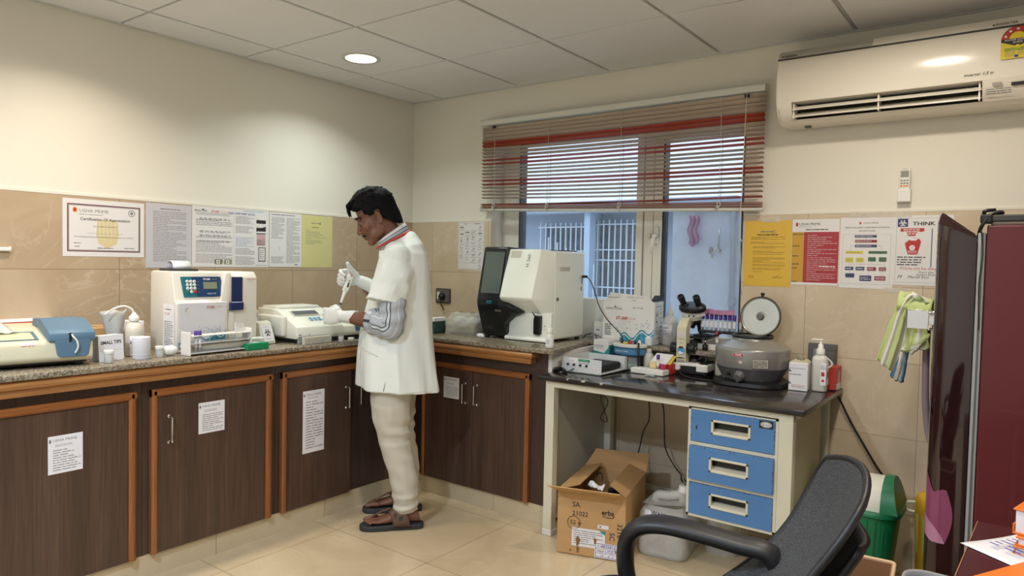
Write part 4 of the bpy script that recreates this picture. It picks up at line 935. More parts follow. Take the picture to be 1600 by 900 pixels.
# --- tube rack with tubes
tr = thing('tube_rack', 'white three tier tube rack in front of the white analyzer', 'rack', (.592, -1.80, G0), RAD(4))
RW = pal('rack_white', 'dedcd5', .4)
for y in (-.152, .152):
    b = MB(); b.box(-.034, .034, y - .003, y + .003, 0, .102, RW, .003, 2); b.build('end_plate', tr)
for z, th in ((.008, .004), (.05, .003), (.082, .003)):
    b = MB(); b.box(-.033, .033, -.15, .15, z, z + th, RW, .001, 1); b.build('shelf', tr)
def tube(loc, r, h, capm, fill, label, group, tilt=0, cap_h=.018, lab=True):
    t = thing('sample_tube', label, 'test tube', loc, 0, group); t.rotation_euler = (tilt, 0, 0)
    b = MB(); b.lathe([(0.0001, 0), (r * .6, .002), (r, r), (r, h)], CLEARP, 14, cap=False); b.build('glass', t)
    b = MB(); b.lathe([(0.0001, .001), (r * .55, .003), (r * .85, r), (r * .85, h * .4)], fill, 12); b.build('blood', t)
    b = MB(); b.lathe([(r * 1.18, h - .004), (r * 1.2, h), (r * 1.2, h + cap_h), (r, h + cap_h + .001), (0.0001, h + cap_h + .001)], capm, 16, cap=False); b.build('cap', t)
    if lab: b = MB(); b.lathe([(r * 1.03, h * .28), (r * 1.03, h * .8)], PAPER, 14, cap=False); b.build('tube_label', t)
    return t
for k, (dx, dy, lb) in enumerate(((.02, -.148 + .035, 'purple capped blood tube at the end of the white tube rack'), (.02, -.148 + .053, 'second purple capped blood tube in the white tube rack'))):
    tube((.592 + dx, -1.80 + dy, G0 + .012), .0062, .074, PURPLE, BLOOD, lb, None)
rt = None
b = MB(); b.tube([(.0, -.09, .035), (.0, .14, .035)], .014, FROSTD, 12); o = b.build('pipette_tube'); o.location = (.592, -1.80, G0 - .005); tag(o, 'long pale tube lying in the white tube rack', 'tube')
b = MB(); b.plane((.0, 0, 0), (0, 1, 0), (0, 0, 1)); b.box(-.003, 0, .09, .135, .085, .128, RW, .004, 2); o = b.build('rack_tag', tr)
gb = thing('green_box', 'small green box with white top label near the counter edge', 'box', (.603, -1.622, G0), RAD(3))
b = MB(); b.box(-.027, .027, -.058, .058, 0, .031, GREENP, .002, 1); b.build('box_body', gb)
b = MB(); b.plane((0, 0, .0312), (0, 1, 0), (-1, 0, 0)); b.rect(-.05, -.01, .02, .022, PAPER); b.build('top_label', gb)
b = MB(); b.box(-.026, .026, -.055, .055, 0, .045, WHITE, .003, 2); b.box(-.027, .027, -.057, .057, .038, .046, WHITE, .002, 1); o = b.build('white_box'); o.location = (.54, -1.60, G0); tag(o, 'low white box behind the small green box', 'box')
# --- sharps card holder with biohazard sign
bh = MB(); bh.prism([(-.03, 0), (.045, 0), (.045, .012), (.012, .105), (-.012, .115), (-.03, .10)], 'y', -.042, .042, CREAM, .006, 2)
bh.plane((.0465, -.036, .014), (0, 1, 0), (-.033, 0, .093)); bh.poly(rrect(.066, .084, .005, 3, .034, .043), PAPER, .001); biohaz(bh, .034, .045, .02, INK, PAPER, .0016); bh.lines(.012, .01, .056, .016, 1, INKG, 2, .0016); bh.lines(.012, .072, .056, .076, 1, RED, 3, .0016)
o = bh.build('biohazard_bin'); o.location = (.447, -1.475, G0); o.rotation_euler.z = RAD(12); tag(o, 'small cream bin with biohazard label between two analyzers', 'bin')
for k in range(3):
    b = MB(); b.box(-.003, .003, -.028, .028, 0, .135 + .012 * k, WHITE, .008, 3); b.box(-.002, .002, -.028, .028, .05, .06, CREAM)
    o = b.build('plastic_card'); o.location = (.365 - .022 * k, -1.462 + .018 * k, G0); o.rotation_euler = (0, RAD(-8), RAD(12)); tag(o, ('front white plastic card standing behind the biohazard bin', 'middle white plastic card of three behind the biohazard bin', 'rearmost white plastic card of three behind the biohazard bin')[k], 'card')
# --- semi automatic analyzer, wedge
AW = pal('biochem_white', 'dcdcd0', .35, var=.015)
sc_ = thing('biochemistry_analyzer', 'low white biochemistry analyzer with sloping screen under the pipetting hands', 'analyzer', (.40, -1.20, G0), RAD(-1))
b = MB(); P_ = [(-.16, .022), (.178, .022), (.186, .035), (.176, .082), (.16, .092), (.02, .158), (-.02, .165), (-.155, .165), (-.16, .155)]
b.prism(P_, 'y', -.17, .12, AW, .008, 3); b.prism([(-.16, .022), (.175, .022), (.182, .035), (.172, .072), (.155, .08), (-.05, .09), (-.16, .09)], 'y', .11, .31, AW, .006, 3)
b.box(-.15, .0, -.15, .1, .16, .176, AW, .006, 2); b.box(-.12, .1, -.195, -.165, .03, .135, AW, .012, 3); b.build('housing', sc_, sharp=40)
b = MB(); b.box(-.14, .165, -.15, .30, 0.0, .024, BLACK, .002, 1); b.build('foot_base', sc_, 'black underside')
b = MB(); b.plane((.155, -.15, .0955), (0, 1, 0), (-.14, 0, .066)); b.rect(.04, .085, .19, .128, pal('dark_lcd', '4d5256', .15), .003); b.frame(.035, .08, .195, .133, .005, AW, .0035)
for r_ in range(2):
    for c_ in range(3): b.rect(.10 + .026 * c_, .028 + .018 * r_, .120 + .026 * c_, .038 + .018 * r_, SKYB, .003)
b.disc(.20, .03, .013, SKYB, .003, 20); b.disc(.2, .03, .008, BLUEG, .0035); b.frame(.09, .016, .222, .066, .001, BLUEG, .003)
b.build('keypad', sc_, 'blue membrane keys and dark screen')
b = MB(); b.prism([(.173, .04), (.168, .072), (.152, .081), (.158, .083), (.176, .074), (.181, .04)], 'y', .20, .30, BLUEG, .002, 1); b.build('cuvette_door', sc_, 'blue grey flap')
cv = thing('cuvette_block', 'row of clear cuvettes on the counter edge before the biochemistry analyzer', 'cuvette', (.612, -1.275, G0), RAD(5))
cv.name = 'cuvette_strip'
CUV = glassy('cuvette_plastic', 'd9d4c4', .25, .2, 'efe9dc')
b = MB()
for k in range(14): b.box(-.009, .009, -.091 + .013 * k, -.0795 + .013 * k, 0, .036, CUV, .0015, 1)
b.box(-.0095, .0095, -.092, .09, .029, .033, CUV); b.build('cuvettes', cv)
b = MB(); b.box(-.006, .006, -.012, .012, 0, .05, CLEARP, .002, 1); b.plane((.0064, -.01, .03), (0, 1, 0), (0, 0, 1)); b.rect(0, 0, .006, .016, PURPLE); b.rect(.009, 0, .014, .016, PURPLE); o = b.build('purple_vial'); o.location = (.575, -1.352, G0); tag(o, 'clear vial with purple marks behind the cuvettes', 'vial')
b = MB(); b.cyl((0, 0, 0), (0, 0, .058), .006, CLEARP, 12); b.cyl((0, 0, .04), (0, 0, .045), .012, CLEARP, 12); o = b.build('glass_stirrer'); o.location = (.573, -1.300, G0); tag(o, 'small clear dropper standing behind the cuvettes', 'dropper')
jar((.625, -1.135, G0), .014, .04, 'tiny clear jar on the counter edge beside the coat', lidm=CLEARP, fill=TAN)
b = MB(); b.lathe([(.016, 0), (.017, .002), (.017, .014), (.015, .016), (0.0001, .016)], WHITE, 20, cap=False); b.lathe([(.016, 0), (.0001, 0)], WHITE, 12, cap=False); o = b.build('round_stopper'); o.location = (.627, -1.07, G0); tag(o, 'white round stopper lying on the counter beside the coat', 'stopper')
# ================================================================== WINDOW COUNTER
def at(loc): return Matrix.Translation(loc)
HW = pal('haematology_white', 'eef2e5', .3, var=.015); HB = pal('haematology_black', '14181b', .28, var=.08)
ha = thing('haematology_analyzer', 'tall white haematology analyzer with black slanted touch screen panel', 'analyzer', (1.2, -.25, G0)); M = at((-1.2, .25, -G0))
b = MB()
b.box(1.17, 1.432, -.365, -.055, .925, 1.405, HW, .014, 4, M)
b.box(1.0, 1.20, -.33, -.06, .925, 1.40, HW, .01, 3, M)
b.prism([(-.33, 1.412), (-.40, 1.412), (-.485, 1.150), (-.478, 1.138), (-.388, 1.062), (-.33, 1.055)], 'x', 1.150, 1.368, HW, .006, 3, M)
b.loft([[M @ V(p) for p in ((1.366, -.40, 1.409), (1.366, -.482, 1.150), (1.366, -.474, 1.138), (1.366, -.386, 1.064), (1.366, -.34, 1.06), (1.366, -.34, 1.409))],
        [M @ V(p) for p in ((1.428, -.36, 1.400), (1.428, -.37, 1.150), (1.428, -.37, 1.138), (1.428, -.368, 1.066), (1.428, -.34, 1.06), (1.428, -.34, 1.400))]], HW, smooth=False)
b.prism([(-.36, .915), (-.425, .915), (-.425, .93), (-.395, .945), (-.388, 1.07), (-.36, 1.07)], 'x', 1.145, 1.43, HW, .004, 2, M)
b.build('housing', ha, sharp=35)
b = MB(); b.prism([(-.12, .92), (-.395, .92), (-.415, .935), (-.475, 1.10), (-.475, 1.125), (-.415, 1.418), (-.405, 1.424), (-.12, 1.415)], 'x', .985, 1.155, HB, .012, 4, M)
# chin that sweeps over the sample bay
b.loft([[M @ V((1.14, y, z)) for y, z in ((-.44, .99), (-.482, 1.10), (-.478, 1.128), (-.40, 1.16), (-.37, 1.10), (-.38, .99))], [M @ V((1.20, y, z)) for y, z in ((-.43, 1.05), (-.476, 1.095), (-.472, 1.11), (-.40, 1.13), (-.38, 1.09), (-.39, 1.04))], [M @ V((1.262, y, z)) for y, z in ((-.41, 1.064), (-.418, 1.068), (-.417, 1.072), (-.40, 1.078), (-.39, 1.074), (-.40, 1.064))]], HB, smooth=False)
b.build('front_panel', ha, 'black front panel', sharp=35)
b = MB(); b.plane(M @ V((.985, -.4765, 1.135)), (1, 0, 0), (0, .06, .29)); SCR = pal('screen_glass', '59645f', .14, var=.15, vs=3)
b.poly(rrect(.132, .235, .004, 3, .09, .148), SCR, .0022); b.build('touch_screen', ha, 'dark glossy touch screen')
b = MB(); b.plane(M @ V((.985, -.4765, 1.12)), (1, 0, 0), (0, .001, .1)); b.poly([(.07, -.005), (.075, .004), (.105, .005), (.11, -.004), (.098, -.001), (.082, -.001)], M_['teal_print'], .0012); b.lines(.07, -.011, .112, -.006, 1, SKYB, 3, .0012, .5)
b.plane(M @ V((.985, -.462, 1.05)), (1, 0, 0), (0, -.16, .4)); b.poly(rrect(.045, .013, .003, 2, .15, .026), SILVER, .0035); b.build('start_button', ha, 'silver touch bar and green emblem')
b = MB(); b.prism([(-.388, .956), (-.412, .95), (-.418, .965), (-.418, 1.035), (-.41, 1.052), (-.388, 1.056)], 'x', 1.333, 1.374, BLACKG, .004, 3, M); b.tube([M @ V(p) for p in ((1.345, -.405, 1.045), (1.338, -.42, 1.06), (1.33, -.424, 1.075))], [.004, .0035, .002], BLACKG, 8); b.build('sample_lever', ha, 'black sample lever')
b = MB(); b.plane(M @ V((1.15, -.485, 1.150)), (1, 0, 0), (0, .085, .262))
b.text('H 360', .147, .172, .03, INKG, .0012, rot=pi / 2); b.build('model_letters', ha, 'grey model letters'); b = MB(); b.plane(M @ V((1.15, -.485, 1.150)), (1, 0, 0), (0, .085, .262)); b.rect(.022, .225, .09, .265, pal('sticker_beige', 'c9c5b4', .5), .001); b.build('sticker', ha); b = MB()
b.plane(M @ V((1.4325, -.365, .925)), (0, 1, 0), (0, 0, 1)); 
for k in range(12): b.rect(.05 + .0085 * k, .372, .055 + .0085 * k, .395, M_['sticker_beige'], .001)
b.build('side_vent', ha); b = MB(); b.plane(M @ V((1.4325, -.365, .925)), (0, 1, 0), (0, 0, 1)); b.disc(.03, .22, .011, GREY, .001); b.disc(.03, .22, .007, INK, .002); b.build('key_lock', ha); b = MB(); b.plane(M @ V((1.4325, -.365, .925)), (0, 1, 0), (0, 0, 1))
b.rect(.275, .30, .282, .34, INK, .001); b.rect(.27, .262, .277, .285, INK, .001); b.build('side_port', ha); b = MB()
b.plane(M @ V((1.376, -.3955, 1.0)), (1, 0, 0), (0, 0, 1)); b.disc(.02, .0, .003, GREYD, .003, 10); b.disc(.02, -.02, .003, M_['yellow_paper'], .003, 10)
b.build('indicator_light', ha)
b = MB()
for x in (1.0, 1.41):
    for y in (-.39, -.09): b.cyl(M @ V((x, y, G0)), M @ V((x, y, .928)), .014, BLACK, 12)
b.build('feet', ha, 'black feet')
b = MB(); b.box(1.24, 1.40, -.2, -.09, 1.40, 1.412, BLACK, .002, 1, M); b.build('top_tray', ha, 'black tray on top')
vb = thing('reagent_bottle', 'small white bottle in front of the haematology analyzer at the granite corner', 'bottle', (1.545, -.572, G0))
b = MB(); b.lathe([(.018, 0), (.0205, .003), (.0205, .06), (.016, .07), (.0135, .074), (.0135, .08)], M_['offwhite_enamel'], 24); b.build('bottle_body', vb)
b = MB(); b.lathe([(.016, .077), (.016, .1), (.014, .103), (.0001, .103)], WHITE, 24, cap=False); b.build('cap', vb)
b = MB(); b.lathe([(.0208, .012), (.0208, .052)], PAPER, 24, cap=False); b.plane((0.004, -.0214, .02), (1, 0, 0), (0, 0, 1)); b.lines(-.008, 0, .008, .026, 5, INKG, 2, .0006); b.build('bottle_label', vb)
b = MB(); rg = random.Random(2)
b.surf(lambda u, v: ((.016 + .006 * noise.noise((3 * u, 3 * v, 0))) * sin(pi * v) * cos(TAU * u) * 1.7, (.012 + .006 * noise.noise((4 * cos(TAU * u), 4 * v, 2))) * sin(pi * v) * sin(TAU * u), .012 - .012 * cos(pi * v) + .004 * noise.noise((6 * v, 3 * cos(TAU * u), 1)) * sin(pi * v)), 22, 12, PAPER)
o = b.build('tissue'); o.location = (1.0, -.455, G0); tag(o, 'crumpled white tissue on the granite beside the black panel', 'tissue')
# clear bag of supplies on the counter corner
b = MB()
def bag(w, d, h, seed, sx=1.0):
    def fn(u, v):
        a = TAU * u; rr = (1 - .35 * v ** 3) if v < .96 else .5
        q = 1 + .09 * noise.noise((3 * cos(a), 3 * sin(a), 4 * v + seed)) + .05 * noise.noise((9 * cos(a), 9 * sin(a), 9 * v + seed))
        e = (abs(cos(a)) ** 4 + abs(sin(a)) ** 4) ** -.25
        return (w / 2 * cos(a) * e * q * rr, d / 2 * sin(a) * e * q * rr, h * v * (1 + .1 * noise.noise((2 * cos(a), 2 * sin(a), seed))))
    return fn
BAGM = glassy('bag_plastic', 'e6e6de', .62, .1, 'f2f3ee')
bg_ = thing('plastic_bag', 'clear plastic bag of supplies on the counter below the grey wall socket', 'bag', (.79, -.33, G0), RAD(8))
b.surf(bag(.25, .17, .125, 3), 36, 16, BAGM); b.build('bag_film', bg_)
b = MB(); b.box(-.1, .1, -.06, .06, .003, .07, pal('bagged_cardboard', 'bdb8a6', .6, var=.15), .02, 3); b.ball((-.03, -.02, .07), (.05, .05, .035), PAPER, 14); b.ball((.05, 0, .06), (.05, .04, .04), PAPER, 14); b.build('bag_content', bg_)
b = MB(); b.surf(bag(.16, .12, .12, 9), 30, 14, BAGM); b.surf(bag(.12, .09, .09, 5), 20, 8, FROST); o = b.build('plastic_bag'); o.location = (.90, -.12, G0); tag(o, 'clear crumpled bag tucked behind the haematology analyzer', 'bag')
b = MB(); b.box(-.02, .02, -.05, .05, 0, .09, pal('dark_green_pack', '1f4a40', .5), .003, 1); b.box(-.021, .021, -.051, .051, .07, .092, PAPER, .002, 1); o = b.build('dark_pack'); o.location = (.66, -.44, G0); tag(o, 'dark green pack on the counter just behind the white coat', 'pack')
# --- reagent carton on the ledge
ct = thing('reagent_carton', 'large white printed carton with red lettering on the window ledge', 'carton', (1.72, -.008, G0), RAD(9)); CW = pal('carton_white', 'dfe0da', .55, var=.02)
b = MB(); b.box(-.145, .145, -.085, .085, 0, .232, CW, .002, 1)
b.prism([(-.13, .23), (.135, .23), (.105, .262), (-.105, .275)], 'y', -.086, -.082, CW); b.build('carton_body', ct)
b = MB(); b.prism([(-.083, .232), (.083, .232), (.0, .265)], 'x', .118, .145, INK, .001, 1); b.build('side_flap', ct, 'dark folded corner flap')
b = MB(); b.plane((-.145, -.0854, 0), BU, BV)
b.text('SENSA CORE', .018, .188, .0175, INKG, .0006, sx=.9); b.poly([(.062, .196), (.07, .206), (.084, .19)], INKG); b.text('ST-200', .075, .137, .022, RED, .0006, shear=.15, bold=.03); b.text('AQUA', .138, .137, .017, M_['pale_orange_print'], .0006); b.lines(.09, .12, .165, .126, 1, M_['sheet_pink_print'], 3)
b.lines(.012, .04, .05, .105, 6, GREYD, 4, th=.5); b.text('ST 200', .195, .196, .011, INK, .0006); b.text('2-8', .17, .196, .011, INK, .0006)
b.lines(.02, .245, .10, .27, 2, INK, 5, th=.2); b.text('VERIFIED', .03, .245, .012, INK, .0006, shear=.4); b.text('OVIPR 1657 KI', .13, .252, .0155, INK, .0006, shear=.4); b.text('NIP', .16, .236, .0155, INK, .0006, shear=.4)
pts = [(.10 + .19 * q / 30, .045 + .018 * sin(q * .42) + .045 * (q / 30) ** 2) for q in range(31)]
for q in range(30): b.poly([(pts[q][0], 0.004 + .01 * (q / 30)), (pts[q + 1][0], .004 + .01 * ((q + 1) / 30)), pts[q + 1], pts[q]], TEAL if q % 5 < 3 else SKYB, .0008)
for q in range(18, 30): b.poly([(pts[q][0], .004), (pts[q + 1][0], .004), (pts[q + 1][0], .04), (pts[q][0], .04)], SKYB, .0012)
for q in range(30): b.poly([(pts[q][0], pts[q][1] - .016), (pts[q + 1][0], pts[q + 1][1] - .016), (pts[q + 1][0], pts[q + 1][1] - .01), (pts[q][0], pts[q][1] - .01)], PAPER, .0014)
rg = random.Random(4)
for k in range(60):
    u = .08 + .18 * rg.random(); b.disc(u, .06 + .05 * rg.random() + .04 * (u - .08) * 5 * rg.random(), .001 + .002 * rg.random(), rg.choice((TEAL, GREY, SKYB)), .0008, 6)
b.plane((.1454, -.085, 0), (0, 1, 0), (0, 0, 1))
b.lines(.03, .2, .14, .21, 1, INKG, 6); 
for v_ in (.15, .105, .06): b.frame(.03, v_, .06, v_ + .038, .0015, INKG)
b.poly([(.036, .155), (.04, .18), (.044, .155)], INK); b.poly([(.05, .155), (.054, .18), (.058, .155)], INK); b.disc(.045, .12, .01, INK, a0=0, a1=pi); b.line([(.045, .068), (.045, .09)], .004, INK)
for k in range(6): b.disc(.12, .07 + .024 * k, .006, INK, seg=8 - k % 3)
b.frame(.108, .05, .132, .215, .001, INKG); b.lines(.03, .03, .14, .036, 1, INK, 8)
b.build('carton_print', ct, 'red and teal carton print')
b = MB(); b.box(-.045, .045, -.05, .05, 0, .075, WHITE, .002, 1); b.prism([(-.05, .075), (.05, .075), (.035, .095), (-.04, .10)], 'x', -.046, .046, CREAM, .001, 1); b.box(.02, .04, -.0515, -.05, .045, .06, INK); b.box(-.03, -.01, -.0515, -.05, .05, .058, GREY); o = b.build('white_carton'); o.location = (1.513, .04, G0); o.rotation_euler.z = .2; tag(o, 'small white carton between the haematology analyzer and the large printed carton', 'carton')
for k, pts in enumerate((((1.45, -.02, .93), (1.48, -.06, .95), (1.53, -.05, .935), (1.57, -.06, .915), (1.60, -.09, .916)), ((1.44, -.07, .915), (1.47, -.085, .94), (1.50, -.05, .945), (1.54, -.08, .918), (1.58, -.095, .916)))):
    cable('loose_wire', pts, .003, (GREY, BLACK)[k], ('grey wire curled on the granite beside the small white carton', 'black wire curled on the granite beside the small white carton')[k])
dw = thing('distilled_water_bottle', 'tall milky squeeze bottle with label on the ledge behind the microscope', 'bottle', (1.918, .04, G0))
b = MB(); b.lathe([(.04, 0), (.043, .004), (.043, .115), (.041, .128), (.030, .15), (.016, .160), (.014, .166)], FROST, 30, cap=False); b.lathe([(.042, .0005), (.0001, .0005)], FROST, 30, cap=False); b.build('bottle_body', dw)
b = MB(); b.lathe([(.018, .16), (.018, .178), (.01, .184), (.005, .20), (.0022, .23), (.0001, .231)], FROST, 20, cap=False); b.build('nozzle_cap', dw)
b = MB(); b.surf(lambda u, v: (.0437 * cos(-2.35 + 1.5 * u), .0437 * sin(-2.35 + 1.5 * u), .05 + .065 * v), 14, 1, PAPER, .0003); b.plane((.0, -.0437, .055), (.94, .34, 0), (0, 0, 1)); 
for k, s in enumerate(('Distilled', 'Water')): b.text(s, -.03, .04 - .016 * k, .013, INK, .003, sx=.9)
b.lines(-.03, .004, .012, .014, 2, INKG, 2, .003); b.build('bottle_label', dw)
b = MB(); b.lathe([(.041, .004), (.041, .05), (.0001, .05)], pal('pink_water', 'c8a9ac', .2), 24); b.build('content', dw, 'pale pink content')
b = MB(); b.box(-.035, .0, -.04, .02, 0, .045, WHITE, .004, 2); o = b.build('white_box'); o.location = (1.872, -.055, G0); tag(o, 'tiny white box at the foot of the tall milky squeeze bottle', 'box')
# --- tube rack behind the centrifuge
tk = thing('tube_stand', 'white and black stand of purple capped blood tubes at the window sill', 'rack', (2.215, -.005, G0))
b = MB(); b.box(-.125, .085, -.03, .03, 0, .03, CREAM, .003, 2); b.build('stand_base', tk)
b = MB(); b.box(-.11, .115, -.03, .03, .088, .10, BLACK, .002, 1); b.build('upper_shelf', tk, 'black upper shelf')
for x in (-.105, .078): b = MB(); b.box(x - .004, x + .004, -.012, .012, .028, .09, BLACK); b.build('upright', tk)
b = MB(); b.tube(catmull([(-.10, -.045, .10), (-.03, -.04, .075), (.03, -.045, .10)], 4), .004, BLACK); b.build('clip', tk)
names = ['first', 'second', 'third', 'fourth', 'fifth', 'sixth', 'seventh', 'eighth']
for k in range(8):
    tube((2.122 + .0235 * k, -.015, G0 + .1), .0078, .062, PURPLE, BLOOD if k % 3 == 0 else CLEARP, names[k] + ' purple capped tube from the microscope side in the sill stand', None, cap_h=.022)
tube((2.318, -.01, G0 + .1), .0078, .062, REDCAP, TAN, 'red capped tube at the far end of the sill stand beside the open lid', None, cap_h=.022)
tube((2.205, -.028, G0 + .03), .0078, .048, REDCAP, TAN, 'red capped tube on the lower base of the sill stand', None, cap_h=.02)
b = MB(); rg = random.Random(8)
b.surf(lambda u, v: (.16 * u, -.012 + .03 * v + .008 * sin(14 * u + 4 * v), .0 + .03 * sin(9 * u) * sin(pi * v) * .5 + .02 * v), 20, 6, glassy('pink_film', 'd9a3c0', .5, .2), .001); o = b.build('pink_wrap'); o.location = (2.13, .03, G0 + .18); 
b2 = None; tag(o, 'pink plastic wrap lying over the purple tube caps', 'wrap'); o.location = (2.13, -.025, G0 + .186)

# ================================================================== ON THE DESK  (top z = .79)
D0 = .791
ps = thing('power_supply_tray', 'open white metal instrument tray with round knobs on the desk', 'instrument', (1.69, -.345, D0)); M = at((-1.69, .345, -D0)); TW = pal('tray_enamel', 'd9dedb', .35, var=.02)
b = MB(); b.box(1.575, 1.806, -.503, -.23, .793, .796, TW, M=M); b.box(1.575, 1.806, -.503, -.500, .793, .866, TW, .001, 1, M); b.box(1.575, 1.578, -.503, -.23, .793, .866, TW, M=M); b.box(1.575, 1.806, -.233, -.23, .793, .862, TW, M=M); b.box(1.803, 1.806, -.503, -.23, .793, .801, TW, M=M); b.box(1.803, 1.806, -.26, -.23, .80, .862, TW, M=M)
b.build('chassis', ps)
b = MB(); b.box(1.62, 1.78, -.47, -.245, .80, .835, pal('sponge_black', '1f2022', .8), .012, 3, M); b.build('inner_block', ps, 'black inner block')
for k in range(4): b = MB(); b.cyl(M @ V((1.615 + .036 * k, -.502, .832)), M @ V((1.615 + .036 * k, -.511, .832)), .0058, BLACK, 14); b.build('knob', ps)
b = MB(); b.plane(M @ V((1.575, -.5032, .793)), BU, BV); b.rect(.10, .058, .165, .07, GREENP); b.lines(.108, .062, .158, .066, 1, PAPER, 3, .001); b.rect(.045, .048, .095, .07, PAPER); b.text('ERBA', .052, .058, .010, M_['pale_orange_print'], .001); b.lines(.10, .046, .165, .054, 1, INKG, 4); b.rect(.17, .015, .215, .033, PAPER); b.lines(.172, .018, .21, .03, 2, M_['sheet_pink_print'], 5, .001)
for u, v_ in ((.006, .068), (.222, .066), (.222, .006)): b.disc(u, v_, .002, INK, seg=8)
b.build('front_print', ps, 'green and white stickers')
b = MB()
for x in (1.60, 1.78):
    for y in (-.48, -.21): b.cyl(M @ V((x, y, D0)), M @ V((x, y, .794)), .008, BLACK, 10)
b.build('feet', ps)
ms = thing('computer_mouse', 'black computer mouse at the corner of the desk', 'mouse', (1.52, -.54, D0), RAD(-30))
ms.location = (1.588, -.54, D0)
b = MB(); b.surf(lambda u, v: (.052 * cos(pi * (1 - v)) , (.03 * sin(pi * v) ** .5) * cos(pi * u), (.028 * sin(pi * v) ** .6) * sin(pi * u)), 16, 16, BLACKG); b.build('shell', ms)
b = MB(); b.cyl((.03, -.003, .022), (.03, .003, .022), .007, DGREY, 12); b.build('wheel', ms)
cable('mouse_cord', [(1.635, -.52, .80), (1.655, -.49, .815), (1.65, -.42, .80), (1.66, -.36, .793)], .0022, BLACK, 'black cord leading from the computer mouse behind the instrument tray')
# glass jar + blue tub + teal glove box (stacked on clear jars)
b = MB(); b.box(-.07, .07, -.04, .04, 0, .062, CLEARP, .006, 2); o = b.build('clear_box'); o.location = (1.655, -.162, D0); tag(o, 'clear plastic box under the teal glove carton', 'box')
gl = thing('glove_carton', 'white and teal carton of examination gloves behind the instrument tray', 'carton', (1.645, -.166, D0 + .063), RAD(-3))
b = MB(); b.box(-.048, .048, -.055, .055, 0, .08, CW, .002, 1); b.build('carton_body', gl)
b = MB(); b.plane((-.048, -.0553, 0), BU, BV); b.poly([(0, 0), (.096, 0), (.096, .045), (.07, .012), (0, .022)], TEAL); b.text('SURGICAL', .006, .048, .0125, INK); b.lines(.006, .034, .07, .04, 1, INKG, 3)
b.plane((.0483, -.055, 0), (0, 1, 0), (0, 0, 1)); b.rect(0, 0, .11, .08, TEAL); b.rect(0, .055, .11, .08, PAPER, .0009); b.build('carton_print', gl, 'teal print')
jr = thing('glass_jar', 'clear glass jar under the blue tub behind the tray', 'jar', (1.795, -.168, D0))
b = MB(); b.lathe([(.045, 0), (.05, .004), (.05, .062), (.045, .07)], CLEARP, 28, cap=False); b.lathe([(.049, .001), (.0001, .001)], CLEARP, 28, cap=False); b.build('jar_wall', jr)
b = MB(); b.lathe([(.046, .003), (.046, .03), (.0001, .03)], pal('jar_green_water', 'a3bdb4', .2), 24); b.build('content', jr)
tb = thing('blue_tub', 'round blue tub with sticky lid stacked on the clear glass jar', 'tub', (1.792, -.178, D0 + .072)); BLT = pal('tub_blue', '3d6c94', .3)
b = MB(); b.lathe([(.07, 0), (.085, .006), (.088, .045), (.092, .048)], BLT, 36, M=Matrix.Diagonal((1, .72, 1, 1))); b.build('tub_wall', tb)
b = MB(); b.lathe([(.095, .046), (.096, .052), (.094, .06), (.088, .062), (.0001, .062)], FROSTD, 36, M=Matrix.Diagonal((1, .72, 1, 1)), cap=False); b.lathe([(.088, .01), (.0895, .04)], pal('tub_label', '4a7ea6', .4), 36, M=Matrix.Diagonal((1, .73, 1, 1)), cap=False); b.plane((-.03, -.0655, .022), BU, BV); b.text('DOLO-CARE', -.02, .004, .013, PAPER, .002); b.build('lid', tb, 'cloudy lid and label')
rg = random.Random(6)
for k, (x, y, m) in enumerate(((-.035, -.02, BLACK), (-.01, -.03, ORANGE), (.005, -.01, BLACK), (.02, -.03, RED), (.04, -.02, NAVY), (.055, .0, WHITE))):
    b = MB(); b.lathe([(.008, 0), (.009, .002), (.008, .014), (.004, .02), (.0001, .021)], m, 12) if k != 1 else b.box(-.012, .012, -.01, .01, 0, .008, YELLOW, .002, 1)
    o = b.build('bottle_stopper'); o.location = (1.792 + x, -.178 + y, D0 + .135); tag(o, ('black stopper under the hanging cable on the blue tub', 'yellow block on the lid of the blue tub', 'second black stopper in the middle of the blue tub lid', 'red stopper at the front of the blue tub lid', 'navy stopper near the edge of the blue tub lid', 'white pointed stopper at the rear edge of the blue tub lid')[k], 'stopper')
lb = MB(); lb.lathe([(.024, 0), (.026, .003), (.026, .075), (.018, .088), (.014, .092), (.015, .094), (.015, .112), (.0001, .113)], FROSTD, 24); o = lb.build('milky_bottle'); o.location = (1.888, -.15, D0); tag(o, 'short milky bottle beside the clear glass jar', 'bottle')
pn = MB(); pn.tube([(0, 0, 0), (-.004, .004, .135)], .0055, BLACK, 8); o = pn.build('marker_pen'); o.location = (1.872, -.235, D0 + .012); tag(o, 'black marker standing in the white foam rack', 'pen')
fm = thing('foam_rack', 'white foam tube tray with scattered tubes beside the microscope', 'rack', (1.945, -.255, D0), RAD(-2)); FOAM = pal('foam_white', 'e9e6de', .7, bump=.1, bs=120)
b = MB(); b.box(-.09, .09, -.035, .035, 0, .026, FOAM, .003, 2)
for k in range(8): b.lathe([(.0075, .0262), (.0001, .0255)], GREY, 12, at((-.075 + .021 * k, -.012, 0)), cap=False); b.lathe([(.0075, .0262), (.0001, .0255)], GREY, 12, at((-.075 + .021 * k, .014, 0)), cap=False)
b.build('foam_block', fm)
rbx = thing('kit_box', 'open red and grey kit box with tubes behind the foam tray', 'box', (1.985, -.175, D0), RAD(-4))
b = MB(); b.box(-.055, .055, -.035, .035, 0, .05, RED, .002, 1); b.box(-.05, .05, -.03, .03, .046, .0505, CARDIN); b.build('box_body', rbx)
